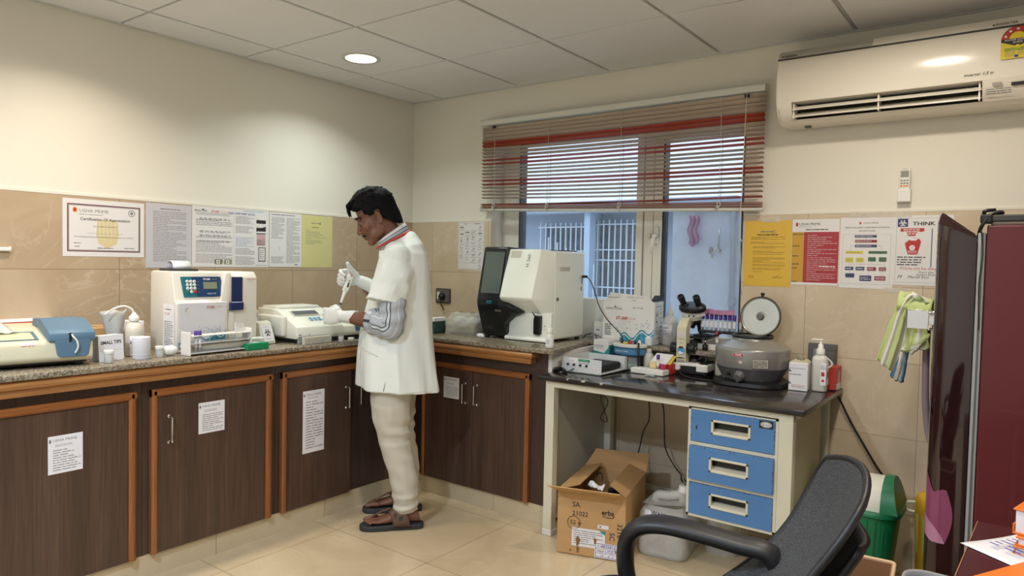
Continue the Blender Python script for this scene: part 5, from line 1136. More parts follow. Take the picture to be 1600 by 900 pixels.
b = MB(); b.prism([(-.036, .05), (.03, .088), (.032, .086), (-.034, .048)], 'x', -.055, .055, YELLOW); b.prism([(.03, .088), (.055, .05), (.053, .05), (.03, .086)], 'x', -.055, .055, DGREY); b.prism([(-.05, .052), (-.036, .052), (.03, .09), (.026, .094)], 'x', -.055, .04, PAPERL); b.build('lid', rbx, 'raised lid')
b = MB(); b.box(-.018, .018, -.01, .01, 0, .032, pal('cream_block', 'e2c992', .5), .003, 2); o = b.build('paraffin_block'); o.location = (1.955, -.233, D0 + .027); tag(o, 'cream block standing on the foam tray', 'block')
b = MB(); b.box(-.016, .016, -.009, .009, 0, .026, pal('magenta_box', 'b03055', .4), .003, 2); o = b.build('small_box'); o.location = (2.013, -.24, D0 + .027); tag(o, 'crimson little box on the foam tray', 'box')
tube((1.982, -.238, D0 + .027), .007, .052, PURPLE, CLEARP, 'purple capped tube standing on the foam tray by the cream block', None)
b = MB(); b.surf(lambda u, v: (.055 * u, .04 * v, .004 * sin(8 * u) * sin(5 * v) + .004), 10, 8, CLEARP, .001); o = b.build('clear_film'); o.location = (1.955, -.34, D0); tag(o, 'crumpled clear film in front of the foam tray', 'film')
# --- microscope
mi = thing('microscope', 'cream and black binocular microscope standing on the desk', 'microscope', (2.10, -.03, D0), RAD(4)); MC = pal('microscope_cream', 'd9d2b4', .38, var=.04)
b = MB()
b.box(-.10, .098, -.06, .016, .018, .052, WHITE, .008, 3); b.box(-.10, -.045, -.125, -.05, .018, .056, WHITE, .006, 3); b.box(.038, .098, -.125, -.05, .018, .056, WHITE, .006, 3); b.box(-.06, .06, -.118, -.05, .042, .058, WHITE, .004, 2)
b.build('base', mi)
b = MB(); b.box(-.05, .042, -.112, -.05, .012, .042, BLACK, .003, 1); b.box(-.085, .085, -.11, .014, .004, .02, BLACK, .002, 1)
for x in (-.08, .08):
    for y in (-.1, .004): b.cyl((x, y, 0), (x, y, .006), .01, BLACK, 10)
b.build('base_recess', mi, 'black recess with power inlet')
b = MB(); b.box(.045, .09, -.11, .014, .053, .062, BLACK, .003, 1); b.build('slide_tray', mi, 'black tray on the base')
b = MB()
ax = -.045
b.loft([[(ax - .022, -.115, .055), (ax + .026, -.115, .055), (ax + .026, -.05, .055), (ax - .022, -.05, .055)],
        [(ax - .022, -.118, .14), (ax + .026, -.118, .14), (ax + .026, -.06, .14), (ax - .022, -.06, .14)],
        [(ax - .022, -.118, .235), (ax + .026, -.118, .235), (ax + .026, -.062, .225), (ax - .022, -.062, .225)],
        [(ax - .02, -.088, .268), (ax + .024, -.088, .268), (ax + .024, -.045, .238), (ax - .02, -.045, .238)],
        [(ax - .02, -.03, .298), (ax + .024, -.03, .298), (ax + .024, -.01, .255), (ax - .02, -.01, .255)],
        [(ax - .018, .045, .302), (ax + .022, .045, .302), (ax + .022, .045, .268), (ax - .018, .045, .268)]], MC, smooth=False)
b.build('arm', mi)
b = MB(); b.plane((ax - .022, -.1187, .14), BU, BV)
b.disc(.024, -.022, .02, SKYB, .0012); b.poly([(.006, -.014), (.016, .001), (.034, .0), (.04, -.012), (.03, -.006), (.022, -.012), (.014, -.008)], INK, .0018); b.poly([(.008, -.03), (.02, -.022), (.03, -.03), (.04, -.026), (.034, -.038), (.018, -.04)], PAPER, .0018)
b.rect(.006, .05, .042, .075, PAPERL, .0008); b.lines(.008, .052, .04, .073, 3, M_['pale_orange_print'], 3, .001); b.text('MAGNUS', .009, .038, .008, INKG, .001); b.text('ILAX', .015, .016, .008, INKG, .001)
b.plane((ax - .022, -.1157, .06), BU, BV); b.rect(.004, -.002, .044, .012, pal('nameplate', '9b988c', .4), .0012); b.lines(.006, .018, .042, .026, 1, INK, 6, .002, th=.8)
b.build('arm_print', mi, 'blue round emblem and printed marks')
for s in (-1, 1):
    b = MB(); b.cyl((ax + .002 + s * .02, -.088, .13), (ax + .002 + s * .062, -.088, .13), .027, BLACK, 28, bev=.004); b.cyl((ax + .002 + s * .062, -.088, .13), (ax + .002 + s * .07, -.088, .13), .011, SILVER, 18, bev=.003); b.build('focus_knob', mi)
b = MB(); b.lathe([(.034, 0), (.036, .004), (.036, .016), (.03, .022)], WHITE, 28, at((ax + .026, -.02, .286))); b.build('head_mount', mi)
b = MB(); Mh = at((ax + .032, -.035, .306)) @ Matrix.Rotation(RAD(24), 4, 'X')
b.loft([[(.062 * cos(a), .03 * sin(a) + y0, z) for a in [TAU * q / 28 for q in range(28)]] for z, y0, in ((-.006, 0), (.0, 0), (.02, 0))], WHITE, M=Mh); b.lathe([(.04, -.03), (.05, -.006)], WHITE, 28, Mh, sy=.7); b.build('head_housing', mi, 'white lower head', sharp=40)
b = MB(); b.loft([[(r * cos(a), .62 * r * sin(a), z) for a in [TAU * q / 28 for q in range(28)]] for z, r in ((.02, .068), (.024, .071), (.042, .07), (.05, .06))], BLACK, M=Mh); 
for x in (-.006, .006): b.cyl(Mh @ V((x * 2, -.03, .0)), Mh @ V((x * 2, -.034, .0)), .004, INK, 10)
b.build('head_cover', mi, 'black binocular cover', sharp=40)
for s in (-1, 1):
    b = MB(); Me = at((ax + .032 + s * .038, -.052, .340)) @ Matrix.Rotation(RAD(38), 4, 'X') @ Matrix.Rotation(RAD(-10 if s < 0 else -6), 4, 'Y')
    b.lathe([(.022, -.012), (.021, .012), (.0155, .018), (.0155, .04), (.0175, .046), (.0175, .07), (.015, .073), (.011, .074), (.01, .068), (.0001, .068)], BLACK, 24, Me, cap=False); b.build('eyepiece', mi, sharp=40)
b = MB(); Mn = at((ax + .03, .03, .262)) @ Matrix.Rotation(RAD(14), 4, 'Y'); b.lathe([(.0001, .01), (.024, .01), (.028, 0), (.026, -.012), (.02, -.018), (.0001, -.018)], BLACK, 24, Mn, cap=False); b.build('nosepiece', mi)
for k, a in enumerate((.3, 2.2, 4.3)):
    b = MB(); Mo = Mn @ Matrix.Rotation(a, 4, 'Z') @ at((.014, 0, -.012)) @ Matrix.Rotation(RAD(-22), 4, 'Y'); L_ = (.045, .036, .03)[k]
    b.lathe([(.01, 0), (.01, -.012), (.009, -.014), (.009, -L_ * .8), (.005, -L_), (.0001, -L_)], SILVER if k == 1 else BLACK, 16, Mo, cap=False); b.build('objective', mi, sharp=35)
b = MB(); b.box(ax - .02, ax + .115, -.045, .10, .176, .188, BLACK, .003, 1); b.box(ax + .03, ax + .125, -.02, .09, .188, .197, BLACK, .003, 1); b.build('stage', mi, 'black mechanical stage')
b = MB(); b.cyl((ax + .098, -.03, .178), (ax + .098, -.03, .15), .006, SILVER, 14); b.cyl((ax + .098, -.03, .15), (ax + .098, -.03, .118), .014, BLACK, 18, bev=.003); b.cyl((ax + .098, -.03, .118), (ax + .098, -.03, .10), .011, BLACK, 18, bev=.003); b.build('stage_knob', mi)
b = MB(); b.lathe([(.02, .13), (.024, .135), (.024, .16), (.016, .175)], BLACK, 20, at((ax + .04, .03, 0))); b.lathe([(.036, .055), (.036, .072), (.024, .078), (.018, .092), (.0001, .092)], BLACK, 24, at((ax + .045, -.03, 0))); b.box(ax + .02, ax + .05, -.06, .0, .11, .17, BLACK, .004, 2); b.build('condenser', mi, 'black condenser and lamp')
b = MB(); b.tube(catmull([(ax + .07, -.045, .07), (ax + .105, -.05, .098), (ax + .115, -.05, .075), (ax + .10, -.05, .052)], 6), .005, DGREY); b.build('lamp_cable', mi)
cable('power_cable', [(2.065, -.16, .815), (2.09, -.20, .80), (2.15, -.25, .795), (2.24, -.265, .794), (2.30, -.235, .794), (2.29, -.19, .80), (2.24, -.14, .80), (2.24, -.05, .794)], .004, BLACK, 'black power cord looping in front of the microscope')
b = MB(); b.prism([(-.05, 0), (.05, 0), (.05, .07), (0, .09), (-.05, .085)], 'x', -.02, .02, IVORY, .003, 1); o = b.build('paper_packet'); o.location = (2.245, .005, D0); o.location = (2.25, -.06, D0); tag(o, 'cream packet wedged between the microscope and the centrifuge', 'packet')
# --- centrifuge
ce = thing('centrifuge', 'round grey centrifuge with its lid open beside the microscope', 'centrifuge', (2.435, -.185, D0)); GRH = pal('centrifuge_hammer_grey', '8e8c86', .3, .25, var=.05, vs=60, coat=.2)
b = MB(); b.lathe([(.13, .026), (.138, .04), (.162, .085), (.164, .088)], GREYD, 56); b.build('lower_shell', ce, 'dark grey lower shell', sharp=50)
b = MB(); b.lathe([(.1645, .087), (.1665, .092), (.168, .165), (.165, .174), (.155, .179), (.10, .205), (.092, .212), (.09, .224)], GRH, 64); b.build('upper_shell', ce, 'silver grey upper shell', sharp=50)
b = MB(); b.lathe([(.088, .218), (.094, .22), (.095, .228), (.09, .233), (.082, .232), (.076, .215), (.0001, .21)], BLACK, 48, cap=False); b.build('rim_seal', ce, 'black rubber rim')
b = MB(); b.loft([[(x * s, y * s, z) for x, y in rrect(.32, .30, .10, 8)] for z, s in ((0, .98), (.004, 1.0), (.02, .98), (.03, .86))], BLACK); b.build('rubber_base', ce, 'black rubber base', sharp=40)
b = MB(); Ml = at((.012, .068, .315)) @ Matrix.Rotation(RAD(-78 + 180), 4, 'X'); b.lathe([(.0001, -.006), (.02, -.006), (.022, -.002), (.085, -.001), (.09, .004), (.094, .006), (.094, -.012), (.08, -.022), (.0001, -.026)], pal('lid_enamel', 'a9a798', .3, .5), 56, at((.012, .068, .315)) @ Matrix.Rotation(RAD(80), 4, 'X') , cap=False)
b.build('lid', ce, 'open round lid', sharp=40)
b = MB(); Q = at((.012, .068, .315)) @ Matrix.Rotation(RAD(80), 4, 'X'); b.tube([Q @ V((.0935 * cos(TAU * q / 48), .0935 * sin(TAU * q / 48), .003)) for q in range(48)], .003, BLACK, 8, loop=True); b.lathe([(.012, .0), (.016, .003), (.012, .006), (.0001, .001)], GREYD, 20, Q, cap=False); b.build('lid_seal', ce, 'black lid edge and hub')
b = MB(); b.cyl(Q @ V((0, .094, -.004)), Q @ V((0, .104, -.004)), .006, BLACK, 12); b.cyl(Q @ V((0, .104, -.004)), Q @ V((0, .114, -.004)), .010, BLACK, 14, bev=.002); b.build('lid_knob', ce)
b = MB(); b.box(-.03, .03, .08, .105, .205, .245, BLACK, .004, 2); b.build('hinge', ce)
def on_cyl(a, R, z): return at((R * cos(a), R * sin(a), z)) @ Matrix.Rotation(a + pi / 2, 4, 'Z') @ Matrix.Rotation(pi / 2, 4, 'X')
b = MB(); b.P = on_cyl(-1.62, .1688, .150); b.disc(0, 0, .026, PAPER, .001, 28, .0095); b.disc(0, 0, .0245, RED, .0015, 28, .0082); b.text('REMI', 0, 0, .0125, PAPER, .002, 'CENTER', bold=.02)
b.build('name_badge', ce, 'red oval badge'); b = MB(); b.P = on_cyl(-1.56, .1685, .118); b.poly(rrect(.018, .014, .003, 3), M_['sheet_pink_print'], .001); b.text('00', 0, 0, .009, PAPER, .0015, 'CENTER')
b.build('price_tag', ce, 'small pink tag'); b = MB(); b.P = on_cyl(-1.05, .1685, .115); b.poly([(-.032, -.018), (.032, -.018), (.032, .018), (-.032, .018)], M_['sticker_beige'], .0035); b.lines(-.03, -.016, .03, .016, 5, INK, 4, .004, .5)
b.build('type_label', ce, 'printed beige label')
b = MB(); Kn = on_cyl(-1.62, .152, .052) @ Matrix.Rotation(RAD(18), 4, 'X'); b.lathe([(.026, -.01), (.026, .004), (.02, .005), (.019, .022), (.016, .024), (.0001, .024)], GREYD, 28, Kn, cap=False); b.box(-.004, .004, -.018, .018, .022, .028, GREYD, .001, 1, Kn); b.build('speed_knob', ce)
b = MB(); Kn = on_cyl(-1.98, .152, .056); b.cyl(Kn @ V((0, 0, -.01)), Kn @ V((0, 0, .006)), .007, BLACK, 14); b.build('power_button', ce)
b = MB()
for a in (-2.3, -1.58, -.95): b.ball((.142 * cos(a), .142 * sin(a), .034), .0035, SILVER, 10)
b.build('screws', ce)
# --- boxes, pump bottle
wx = thing('white_carton', 'upright white carton with a clip on top at the desk end', 'carton', (2.652, -.182, D0), RAD(6))
b = MB(); b.box(-.04, .04, -.05, .05, 0, .125, PAPER, .002, 1); b.prism([(-.04, .125), (.04, .125), (.03, .134), (-.02, .136)], 'y', -.045, .04, IVORY); b.build('carton_body', wx)
b = MB(); b.plane((-.04, -.0503, 0), BU, BV); b.lines(.005, .07, .06, .076, 1, INKG, 3, th=.5); b.lines(.004, .098, .07, .103, 1, INKB, 4, th=.3, short=0)
for v_ in (.085, .03):
    for q in range(3): b.rect(0, v_ + .004 * q, .012 - .003 * q, v_ + .0025 + .004 * q, INK)
b.lines(.012, .012, .07, .028, 3, M_['sheet_pink_print'], 5, th=.4); b.build('carton_print', wx)
b = MB(); b.tube(catmull([(-.01, -.03, .13), (.0, -.03, .142), (.014, -.03, .132), (.022, -.028, .145), (.01, -.03, .139), (-.012, -.028, .144)], 5), .0016, DGREY, 6); b.build('binder_clip', wx)
pb = thing('pump_bottle', 'tall milky hand pump bottle at the end of the desk', 'bottle', (2.732, -.16, D0))
PBM = pal('pump_bottle_milky', 'd8d6cc', .3, var=.02)
b = MB(); b.loft([[(x * s, y * s, z) for x, y in rrect(.066, .052, .02, 6)] for z, s in ((0, .94), (.004, 1), (.14, 1), (.15, .95), (.158, .7), (.162, .5), (.17, .48))], PBM); b.build('bottle_body', pb)
b = MB(); b.loft([[(.028 + .022 * sin(pi * q / 10) + .005 * cos(a), .005 * sin(a), .10 + .05 * q / 10 + .0) for a in [TAU * w / 8 for w in range(8)]] for q in range(11)], PBM); b.build('bottle_handle', pb)
b = MB(); b.lathe([(.018, .165), (.018, .188), (.012, .192), (.01, .21), (.006, .212), (.006, .228), (.0001, .228)], WHITE, 22, cap=False); b.box(-.035, .012, -.009, .009, .226, .234, WHITE, .003, 2); b.tube([(-.03, 0, .23), (-.042, 0, .227)], .004, WHITE, 8); b.build('pump_head', pb)
b = MB(); b.plane((.012, -.0264, .03), BU, BV); b.rect(-.004, .0, .02, .10, PAPER, .001); b.rect(.0, .04, .014, .058, RED, .0015); b.disc(.008, .02, .006, RED, .0015, 10); b.lines(-.002, .07, .018, .09, 3, INKG, 3, .0015); b.plane((.0334, -.02, .03), (0, 1, 0), (0, 0, 1)); b.rect(0, 0, .035, .1, PAPER, .0006); b.rect(.006, .03, .03, .06, RED, .001); b.build('bottle_label', pb)
rb = thing('red_carton', 'red and white carton behind the hand pump bottle', 'carton', (2.768, -.06, D0), RAD(-3))
b = MB(); b.box(-.022, .022, -.045, .045, 0, .105, pal('carton_red', 'c4453a', .45), .002, 1); b.build('carton_body', rb)
b = MB(); b.plane((.0223, -.045, 0), (0, 1, 0), (0, 0, 1)); b.rect(.01, .0, .08, .03, PAPER); b.disc(.045, .065, .02, M_['sheet_pink_print'], .001); b.poly([(.02, .03), (.07, .03), (.055, .09), (.035, .09)], M_['pale_orange_print'], .0008); b.build('carton_print', rb)
# --- cables
cable('analyzer_cable', [(1.43, -.08, 1.267), (1.455, -.08, 1.268), (1.49, -.09, 1.245), (1.53, -.11, 1.19), (1.57, -.125, 1.11), (1.63, -.14, 1.04), (1.71, -.165, .985), (1.745, -.18, .96), (1.752, -.19, .945)], .0028, BLACK, 'thin black cable hanging from the side of the haematology analyzer')
b = MB(); b.box(-.004, .03, -.006, .006, -.007, .007, BLACK, .002, 1); o = b.build('cable_connector'); o.location = (1.434, -.08, 1.267); tag(o, 'black connector plugged into the side of the haematology analyzer', 'connector')
cable('hanging_cable', [(1.70, -.30, .735), (1.705, -.31, .68), (1.735, -.30, .63), (1.72, -.30, .58), (1.695, -.30, .54), (1.715, -.30, .52), (1.735, -.30, .525), (1.72, -.30, .57), (1.70, -.3, .62), (1.69, -.30, .68), (1.70, -.30, .735)], .0025, BLACK, 'black cable loop hanging under the desk top near the end panel')
cable('power_cable', [(1.86, -.08, .765), (1.862, -.08, .65), (1.868, -.08, .52), (1.845, -.1, .45), (1.835, -.12, .36), (1.86, -.22, .31), (1.93, -.35, .30), (1.955, -.40, .295)], .0035, BLACK, 'black cable running from the desk into the open cardboard box')
cable('power_cable', [(1.895, -.08, .765), (1.945, -.08, .60), (1.955, -.08, .50), (1.965, -.08, .38), (2.02, -.09, .30), (2.09, -.12, .25), (2.12, -.14, .2), (2.10, -.15, .01)], .0035, BLACK, 'black cable hanging behind the clear waste can')
cable('wound_cord', [(2.30, -.5, .735), (2.285, -.5, .70), (2.275, -.5, .66), (2.29, -.5, .625), (2.315, -.5, .61), (2.318, -.5, .66), (2.31, -.5, .735)], .0045, BLACK, 'black cord bunched beside the blue drawers')
cable('extension_cable', [(2.77, -.03, .765), (2.79, -.02, .74), (2.84, -.012, .64), (2.90, -.012, .54), (2.95, -.012, .46), (2.99, -.012, .40), (3.02, -.012, .3)], .0048, BLACK, 'thick black cable slanting down the tiles behind the green bin')
# ================================================================== UNDER THE DESK
cb = thing('cardboard_box', 'open brown cardboard box with handwriting under the desk', 'box', (1.862, -.56, 0), 0)
A, B_, C_ = V((1.762, -.80, 0)), V((2.062, -.706, 0)), V((1.962, -.30, 0)); D_ = A + C_ - B_
Mc = at((-1.862, .56, 0)); hb = .295
b = MB()
ring = [A, B_, C_, D_]
for p, q in zip(ring, ring[1:] + ring[:1]):
    d = (q - p).normalized(); n = V((d.y, -d.x, 0)) * -.004
    vs_ = [p, q, q + n, p + n]
    b.loft([[Mc @ V((*v_.xy, .001)) for v_ in vs_], [Mc @ V((*v_.xy, hb)) for v_ in vs_]], CARD, smooth=False)
b.loft([[Mc @ V((*v_.xy, .001)) for v_ in ring], [Mc @ V((*v_.xy, .005)) for v_ in ring]], CARD, smooth=False)
b.build('box_walls', cb)
def flap(p, q, out, up, name_, lab, m=CARDIN, shrink=.02):
    b = MB(); p, q = V((*p.xy, hb)), V((*q.xy, hb)); d = (q - p).normalized(); o = V(out); n = d.cross(o).normalized() * .004
    f = [p, q, q + o - d * shrink, p + o + d * shrink]
    b.loft([[Mc @ v_ for v_ in f], [Mc @ (v_ + n) for v_ in f]], m, smooth=False); return b.build('flap', cb, lab)
uA = (B_ - A).normalized(); nF = V((uA.y, -uA.x, 0)); uS = (C_ - B_).normalized(); nR = V((uS.y, -uS.x, 0))
flap(A, B_, nF * .10 + V((-.02, 0, .045)), None, '', 'front flap with scribbles', CARD, -.01)
flap(B_, C_, nR * -.09 + V((.0, .02, .035)), None, '', 'inner side flap')
flap(C_, D_, -nF * .06 + V((.03, 0, .085)), None, '', 'rear flap')
flap(D_, A, nR * .10 + V((0, 0, .03)), None, '', 'inner side flap')
b = MB(); b.plane(Mc @ (A + nF * .0008), uA, (0, 0, 1)); W_ = (B_ - A).length
b.text('SA', .07, .235, .032, INK, .001, bold=.0); b.text('21022', .07, .195, .030, INK, .001); b.text('52', .06, .152, .028, INK, .001); b.ringp(.078, .152, .028, .0305, INK, .001)
b.text('erba', .205, .215, .032, INK, .001, bold=.02, shear=.1); b.line([(.21, .199), (.235, .194), (.258, .195), (.265, .206)], .003, INK, .001)
b.rect(.07, .045, .225, .13, PAPER, .001); b.poly([(.195, .13), (.225, .13), (.225, .112)], TEAL, .0016); b.lines(.078, .055, .215, .122, 7, INKG, 5, .0016, .3, .5); b.rect(.19, .14, .24, .158, PAPER, .001); b.rect(.198, .145, .206, .153, INKG, .0016)
b.rect(.178, .006, .305, .075, PAPER, .0018); b.frame(.182, .010, .304, .072, .002, INKB, .0022); b.text('1-4835816', .188, .060, .02, INKB, .0026, shear=.2); b.text('Hyd UTZ', .19, .038, .018, INKB, .0026, shear=.2); b.text('10', .205, .018, .015, INKB, .0026); b.text('6', .24, .018, .015, INKB, .0026); b.text('IC', .27, .042, .022, INK, .0026, bold=.03); b.rect(.18, .049, .304, .05, INKB, .0026); b.rect(.18, .028, .304, .029, INKB, .0026); b.rect(.262, .01, .263, .05, INKB, .0026)
b.text('3216', .29, .175, .034, INK, .001, rot=-pi / 2); b.text('SC', .255, .13, .034, INK, .001, rot=-pi / 2)
ST_ = pal('stain', '8a6234', .8)
for u, v_, w, h_ in ((.10, .07, .02, .045), (.105, .15, .016, .015), (.18, .08, .012, .03), (.10, .03, .012, .03)): b.poly([(u + w * (1 + .3 * sin(5 * a)) * cos(a) * .5, v_ + h_ * (1 + .2 * cos(3 * a)) * sin(a) * .5) for a in [TAU * q / 18 for q in range(18)]], ST_, .0019 if v_ < .13 else .0008)
b.disc(.065, .022, .004, INK, .001, 10); b.build('box_print', cb, 'handwriting and shipping labels')
b = MB(); fo = nF * .10 + V((-.02, 0, .045)); b.plane(Mc @ (V((*A.xy, hb)) + nF * .002), uA, fo)
b.text('Chemical', .0, .062, .026, INK, -.006, shear=.4); b.ringp(.14, .05, .001, .001, INK); b.line([(.14 + .05 * cos(a), .05 + .022 * sin(a)) for a in [TAU * q / 24 for q in range(25)]], .0022, INK, -.006); b.text('box', .05, .03, .02, INK, -.006, shear=.4)
b.line([(.12, .05), (.15, .052)], .003, INK, -.006); b.build('flap_writing', cb)
cw = MB(); cw.surf(lambda u, v: (.05 * (u - .5) * 1.4, .045 * (v - .5), .02 * sin(3 * u + 1) * sin(4 * v) + .012 * noise.noise((5 * u, 5 * v, 3))), 12, 12, PAPER, .001); o = cw.build('crumpled_sheet'); o.location = (1.86, -.62, .285); tag(o, 'crumpled white sheet in the mouth of the open cardboard box', 'paper')
cable('power_cable', [(1.86, -.62, .312), (1.845, -.60, .335), (1.86, -.57, .335), (1.88, -.60, .31)], .003, BLACK, 'short black cable loop on the crumpled sheet in the cardboard box')
bk = MB(); bk.box(-.012, .012, -.09, .09, 0, .18, BLACK, .002, 1); o = bk.build('black_case'); o.location = (1.925, -.50, .10); o.rotation_euler = (0, .15, -.35); tag(o, 'black case standing inside the open cardboard box', 'case')
wc = thing('waste_can', 'translucent jerrycan with waste label beside the blue drawers', 'can', (2.15, -.42, 0), RAD(8))
CANM = glassy('jerrycan_plastic', 'ecece6', .5, .25, 'f2f2ee')
b = MB(); prof = [(0, .90), (.01, .98), (.03, 1), (.15, 1.0), (.19, .97), (.212, .86), (.222, .6)]
def canring(z, s, dx=0): return [(x * s + dx, y * s, z) for x, y in rrect(.235, .30, .05, 6)]
b.loft([canring(z, s) for z, s in prof], CANM, cap=False); b.loft([canring(.0005, .9), canring(.001, .2)], CANM, cap=True)
b.surf(lambda u, v: (-.11 + .2 * u, (-.08 + .16 * v), .222 - .0 + .03 * max(0, (u - .3)) * 1.0), 6, 6, CANM)
b.build('can_body', wc)
b = MB(); b.tube(catmull([(-.07, 0, .215), (-.06, 0, .245), (-.01, 0, .25), (.03, 0, .262), (.055, 0, .265)], 5), .022, CANM, 14); b.build('carry_handle', wc)
b = MB(); b.lathe([(.027, .235), (.026, .28), (.024, .282)], CANM, 20, at((.065, 0, 0)), cap=False)
b.lathe([(.029, .28), (.03, .284), (.03, .292), (.026, .295), (.026, .31), (.022, .313), (.0001, .313)], WHITE, 26, at((.065, 0, 0)), cap=False); b.build('neck_cap', wc, 'white screw cap')
b = MB()
for k in range(3): b.tube(catmull([(.065 + .004 * k, .004 * k, .31), (.06 - .006 * k, 0, .335), (.052 - .008 * k + .012 * (k == 2), .004, .355)], 4), .0028, BLACK if k else GREY)
b.build('drain_tubes', wc)
b = MB(); b.surf(lambda u, v: (-.08 + .145 * u, -.135 + .0 * v - .018 * (1 - v), .178 + .048 * v * .8 - .02 * u), 6, 3, PAPER, .0006); b.plane((-.072, -.148, .193), (.99, 0, -.13), (0, .45, .85)); b.text('WASTE', .022, .017, .027, INK, .005, bold=.01); b.build('paper_label', wc, 'white paper label')
fb = MB(); fb.surf(bag(.16, .18, .27, 7), 30, 14, BAGM); o = fb.build('plastic_bag'); o.location = (2.36, -.26, 0); tag(o, 'clear empty bag on the floor below the blue drawers', 'bag')
# ================================================================== GREEN BIN
bn = thing('swing_bin', 'green swing lid bin with white flap behind the mesh chair', 'bin', (2.93, -.28, 0))
b = MB(); b.loft([[(x, y, z) for x, y in rrect(w, d, .09, 8)] for z, w, d in ((0, .24, .2), (.01, .25, .21), (.33, .315, .265), (.345, .318, .268))], GREENB)
for k in range(9):
    x = -.12 + .03 * k
    b.loft([[(x * s - .002, -d / 2 - .001, z), (x * s, -d / 2 - .003, z), (x * s + .002, -d / 2 - .001, z)] for z, s, d in ((.02, .8, .212), (.33, 1, .265))], GREENB, closed=False)
b.build('bin_body', bn, sharp=40)
b = MB(); b.loft([[(x, y, z) for x, y in rrect(w, d, .095, 8)] for z, w, d in ((.345, .33, .28), (.35, .345, .295), (.362, .345, .295), (.368, .335, .285))], GREENB)
for s in (0, 1):   # the two end cheeks of the lid
    x0, x1 = (-.165, -.105) if s == 0 else (.10, .165)
    rings = []
    for q in range(13):
        a = pi * q / 12; rr = (.135, .152)
        rings.append([(x0 + (.03 if s == 0 else 0) * sin(a) , -.125 * cos(a), .368 + .128 * sin(a)), (x1 - (.03 if s else 0) * sin(a), -.125 * cos(a), .368 + .128 * sin(a)), (x1 - (.03 if s else 0) * sin(a), -.115 * cos(a), .366 + .118 * sin(a)), (x0 + (.03 if s == 0 else 0) * sin(a), -.115 * cos(a), .366 + .118 * sin(a))])
    b.loft(rings, GREENB)
    xo = x0 if s == 0 else x1
    b.loft([[(xo + (.03 if s == 0 else -.03) * sin(pi * q / 12), -.122 * cos(pi * q / 12), .367 + .122 * sin(pi * q / 12)) for q in range(13)], [(xo, -.122 * cos(pi * q / 12) , .367) for q in range(13)]], GREENB, closed=False)
b.build('lid_frame', bn, sharp=40)
b = MB(); b.loft([[(-.103, -.12 * cos(pi * q / 12), .367 + .122 * sin(pi * q / 12)) for q in range(13)], [(.10, -.12 * cos(pi * q / 12), .367 + .122 * sin(pi * q / 12)) for q in range(13)]], CREAM, closed=False); b.build('swing_flap', bn, 'cream swing flap')
yb = thing('yellow_bin', 'yellow waste bin with pale handle squeezed behind the fridge edge', 'bin', (3.178, -.072, 0))
YB = pal('yellow_plastic', 'e0b02c', .4); YBAG = pal('yellow_bag', 'd9cb6a', .35)
b = MB(); b.lathe([(.045, 0), (.05, .01), (.06, .30), (.064, .36), (.05, .39), (.0001, .40)], YB, 28, cap=False); b.lathe([(.045, 0.0005), (.0001, .0005)], YB, 20, cap=False); b.build('bin_body', yb)
b = MB(); b.surf(lambda u, v: ((.063 + .004 * sin(9 * TAU * u) - .01 * v) * cos(TAU * u), (.063 + .004 * sin(9 * TAU * u) - .01 * v) * sin(TAU * u), .31 - .17 * v), 48, 4, YBAG); b.build('bag_liner', yb, 'pale yellow bag')
b = MB(); b.tube(catmull([(-.055, -.015, .35), (-.088, -.018, .345), (-.10, -.02, .325), (-.088, -.018, .31), (-.06, -.015, .308)], 5), .007, CREAM); b.build('bin_handle', yb, 'pale handle')
# ================================================================== FRIDGE
FRD = pal('fridge_maroon', '5e1c22', .32, var=.05, vs=3, coat=.15); FRG = pal('fridge_door_gloss', '2a1416', .08, var=.05, coat=.6); FLORAL = pal('floral_pink', '8c4468', .15); pal('handle_grey', '8a7a86', .25); FLORALL = pal('floral_light', 'b982a0', .15)
fr_ = thing('fridge', 'maroon fridge seen from its side with glossy dark door', 'fridge', (3.55, -.44, 0)); M = at((-3.55, .44, 0))
b = MB(); b.box(3.36, 3.95, -.745, -.13, .03, 1.495, FRD, .006, 3, M); b.box(3.37, 3.95, -.735, -.14, 1.495, 1.503, pal('fridge_top', '8a7a74', .5), .002, 1, M)
for x in (3.4, 3.9):
    for y in (-.7, -.18): b.cyl(M @ V((x, y, 0)), M @ V((x, y, .032)), .02, BLACK, 14)
b.build('cabinet_body', fr_)
b = MB(); b.box(3.336, 3.358, -.738, -.14, .06, 1.47, pal('gasket_grey', 'a9adad', .5), .003, 2, M); b.box(3.345, 3.351, -.7405, -.735, .06, 1.47, GREYD, M=M); b.build('door_gasket', fr_, 'pale rubber gasket')
b = MB(); out = []
rings = []
sec = [(3.334, -.742), (3.262, -.745), (3.236, -.738), (3.222, -.722), (3.212, -.66), (3.205, -.44), (3.212, -.22), (3.222, -.155), (3.24, -.138), (3.334, -.135)]
for z, t in ((.06, 0), (1.44, 0), (1.475, .0)): rings.append([M @ V((x, y, z)) for x, y in sec])
top = [M @ V((x, y, 1.475 + (.05 * (3.334 - x) / .13))) for x, y in sec]; rings[2] = [M @ V((x, y, 1.452 + (.06 * (3.334 - x) / .13))) for x, y in sec]
b.loft(rings, FRG); d_ = b.build('door', fr_, 'glossy dark door', sharp=35)
b = MB(); 
sec2 = [(3.334, -.7425), (3.262, -.7455), (3.236, -.7385), (3.222, -.7225), (3.212, -.66), (3.205, -.44), (3.212, -.22), (3.222, -.155), (3.24, -.1375), (3.334, -.1345)]
t1 = [M @ V((x, y, 1.452 + .06 * (3.334 - x) / .13)) for x, y in sec2]; t2 = [M @ V((x * .8 + 3.262 * .2, y * .97 - .0132, 1.472 + .066 * (3.334 - x) / .13 + .012 * (x < 3.25))) for x, y in sec2]
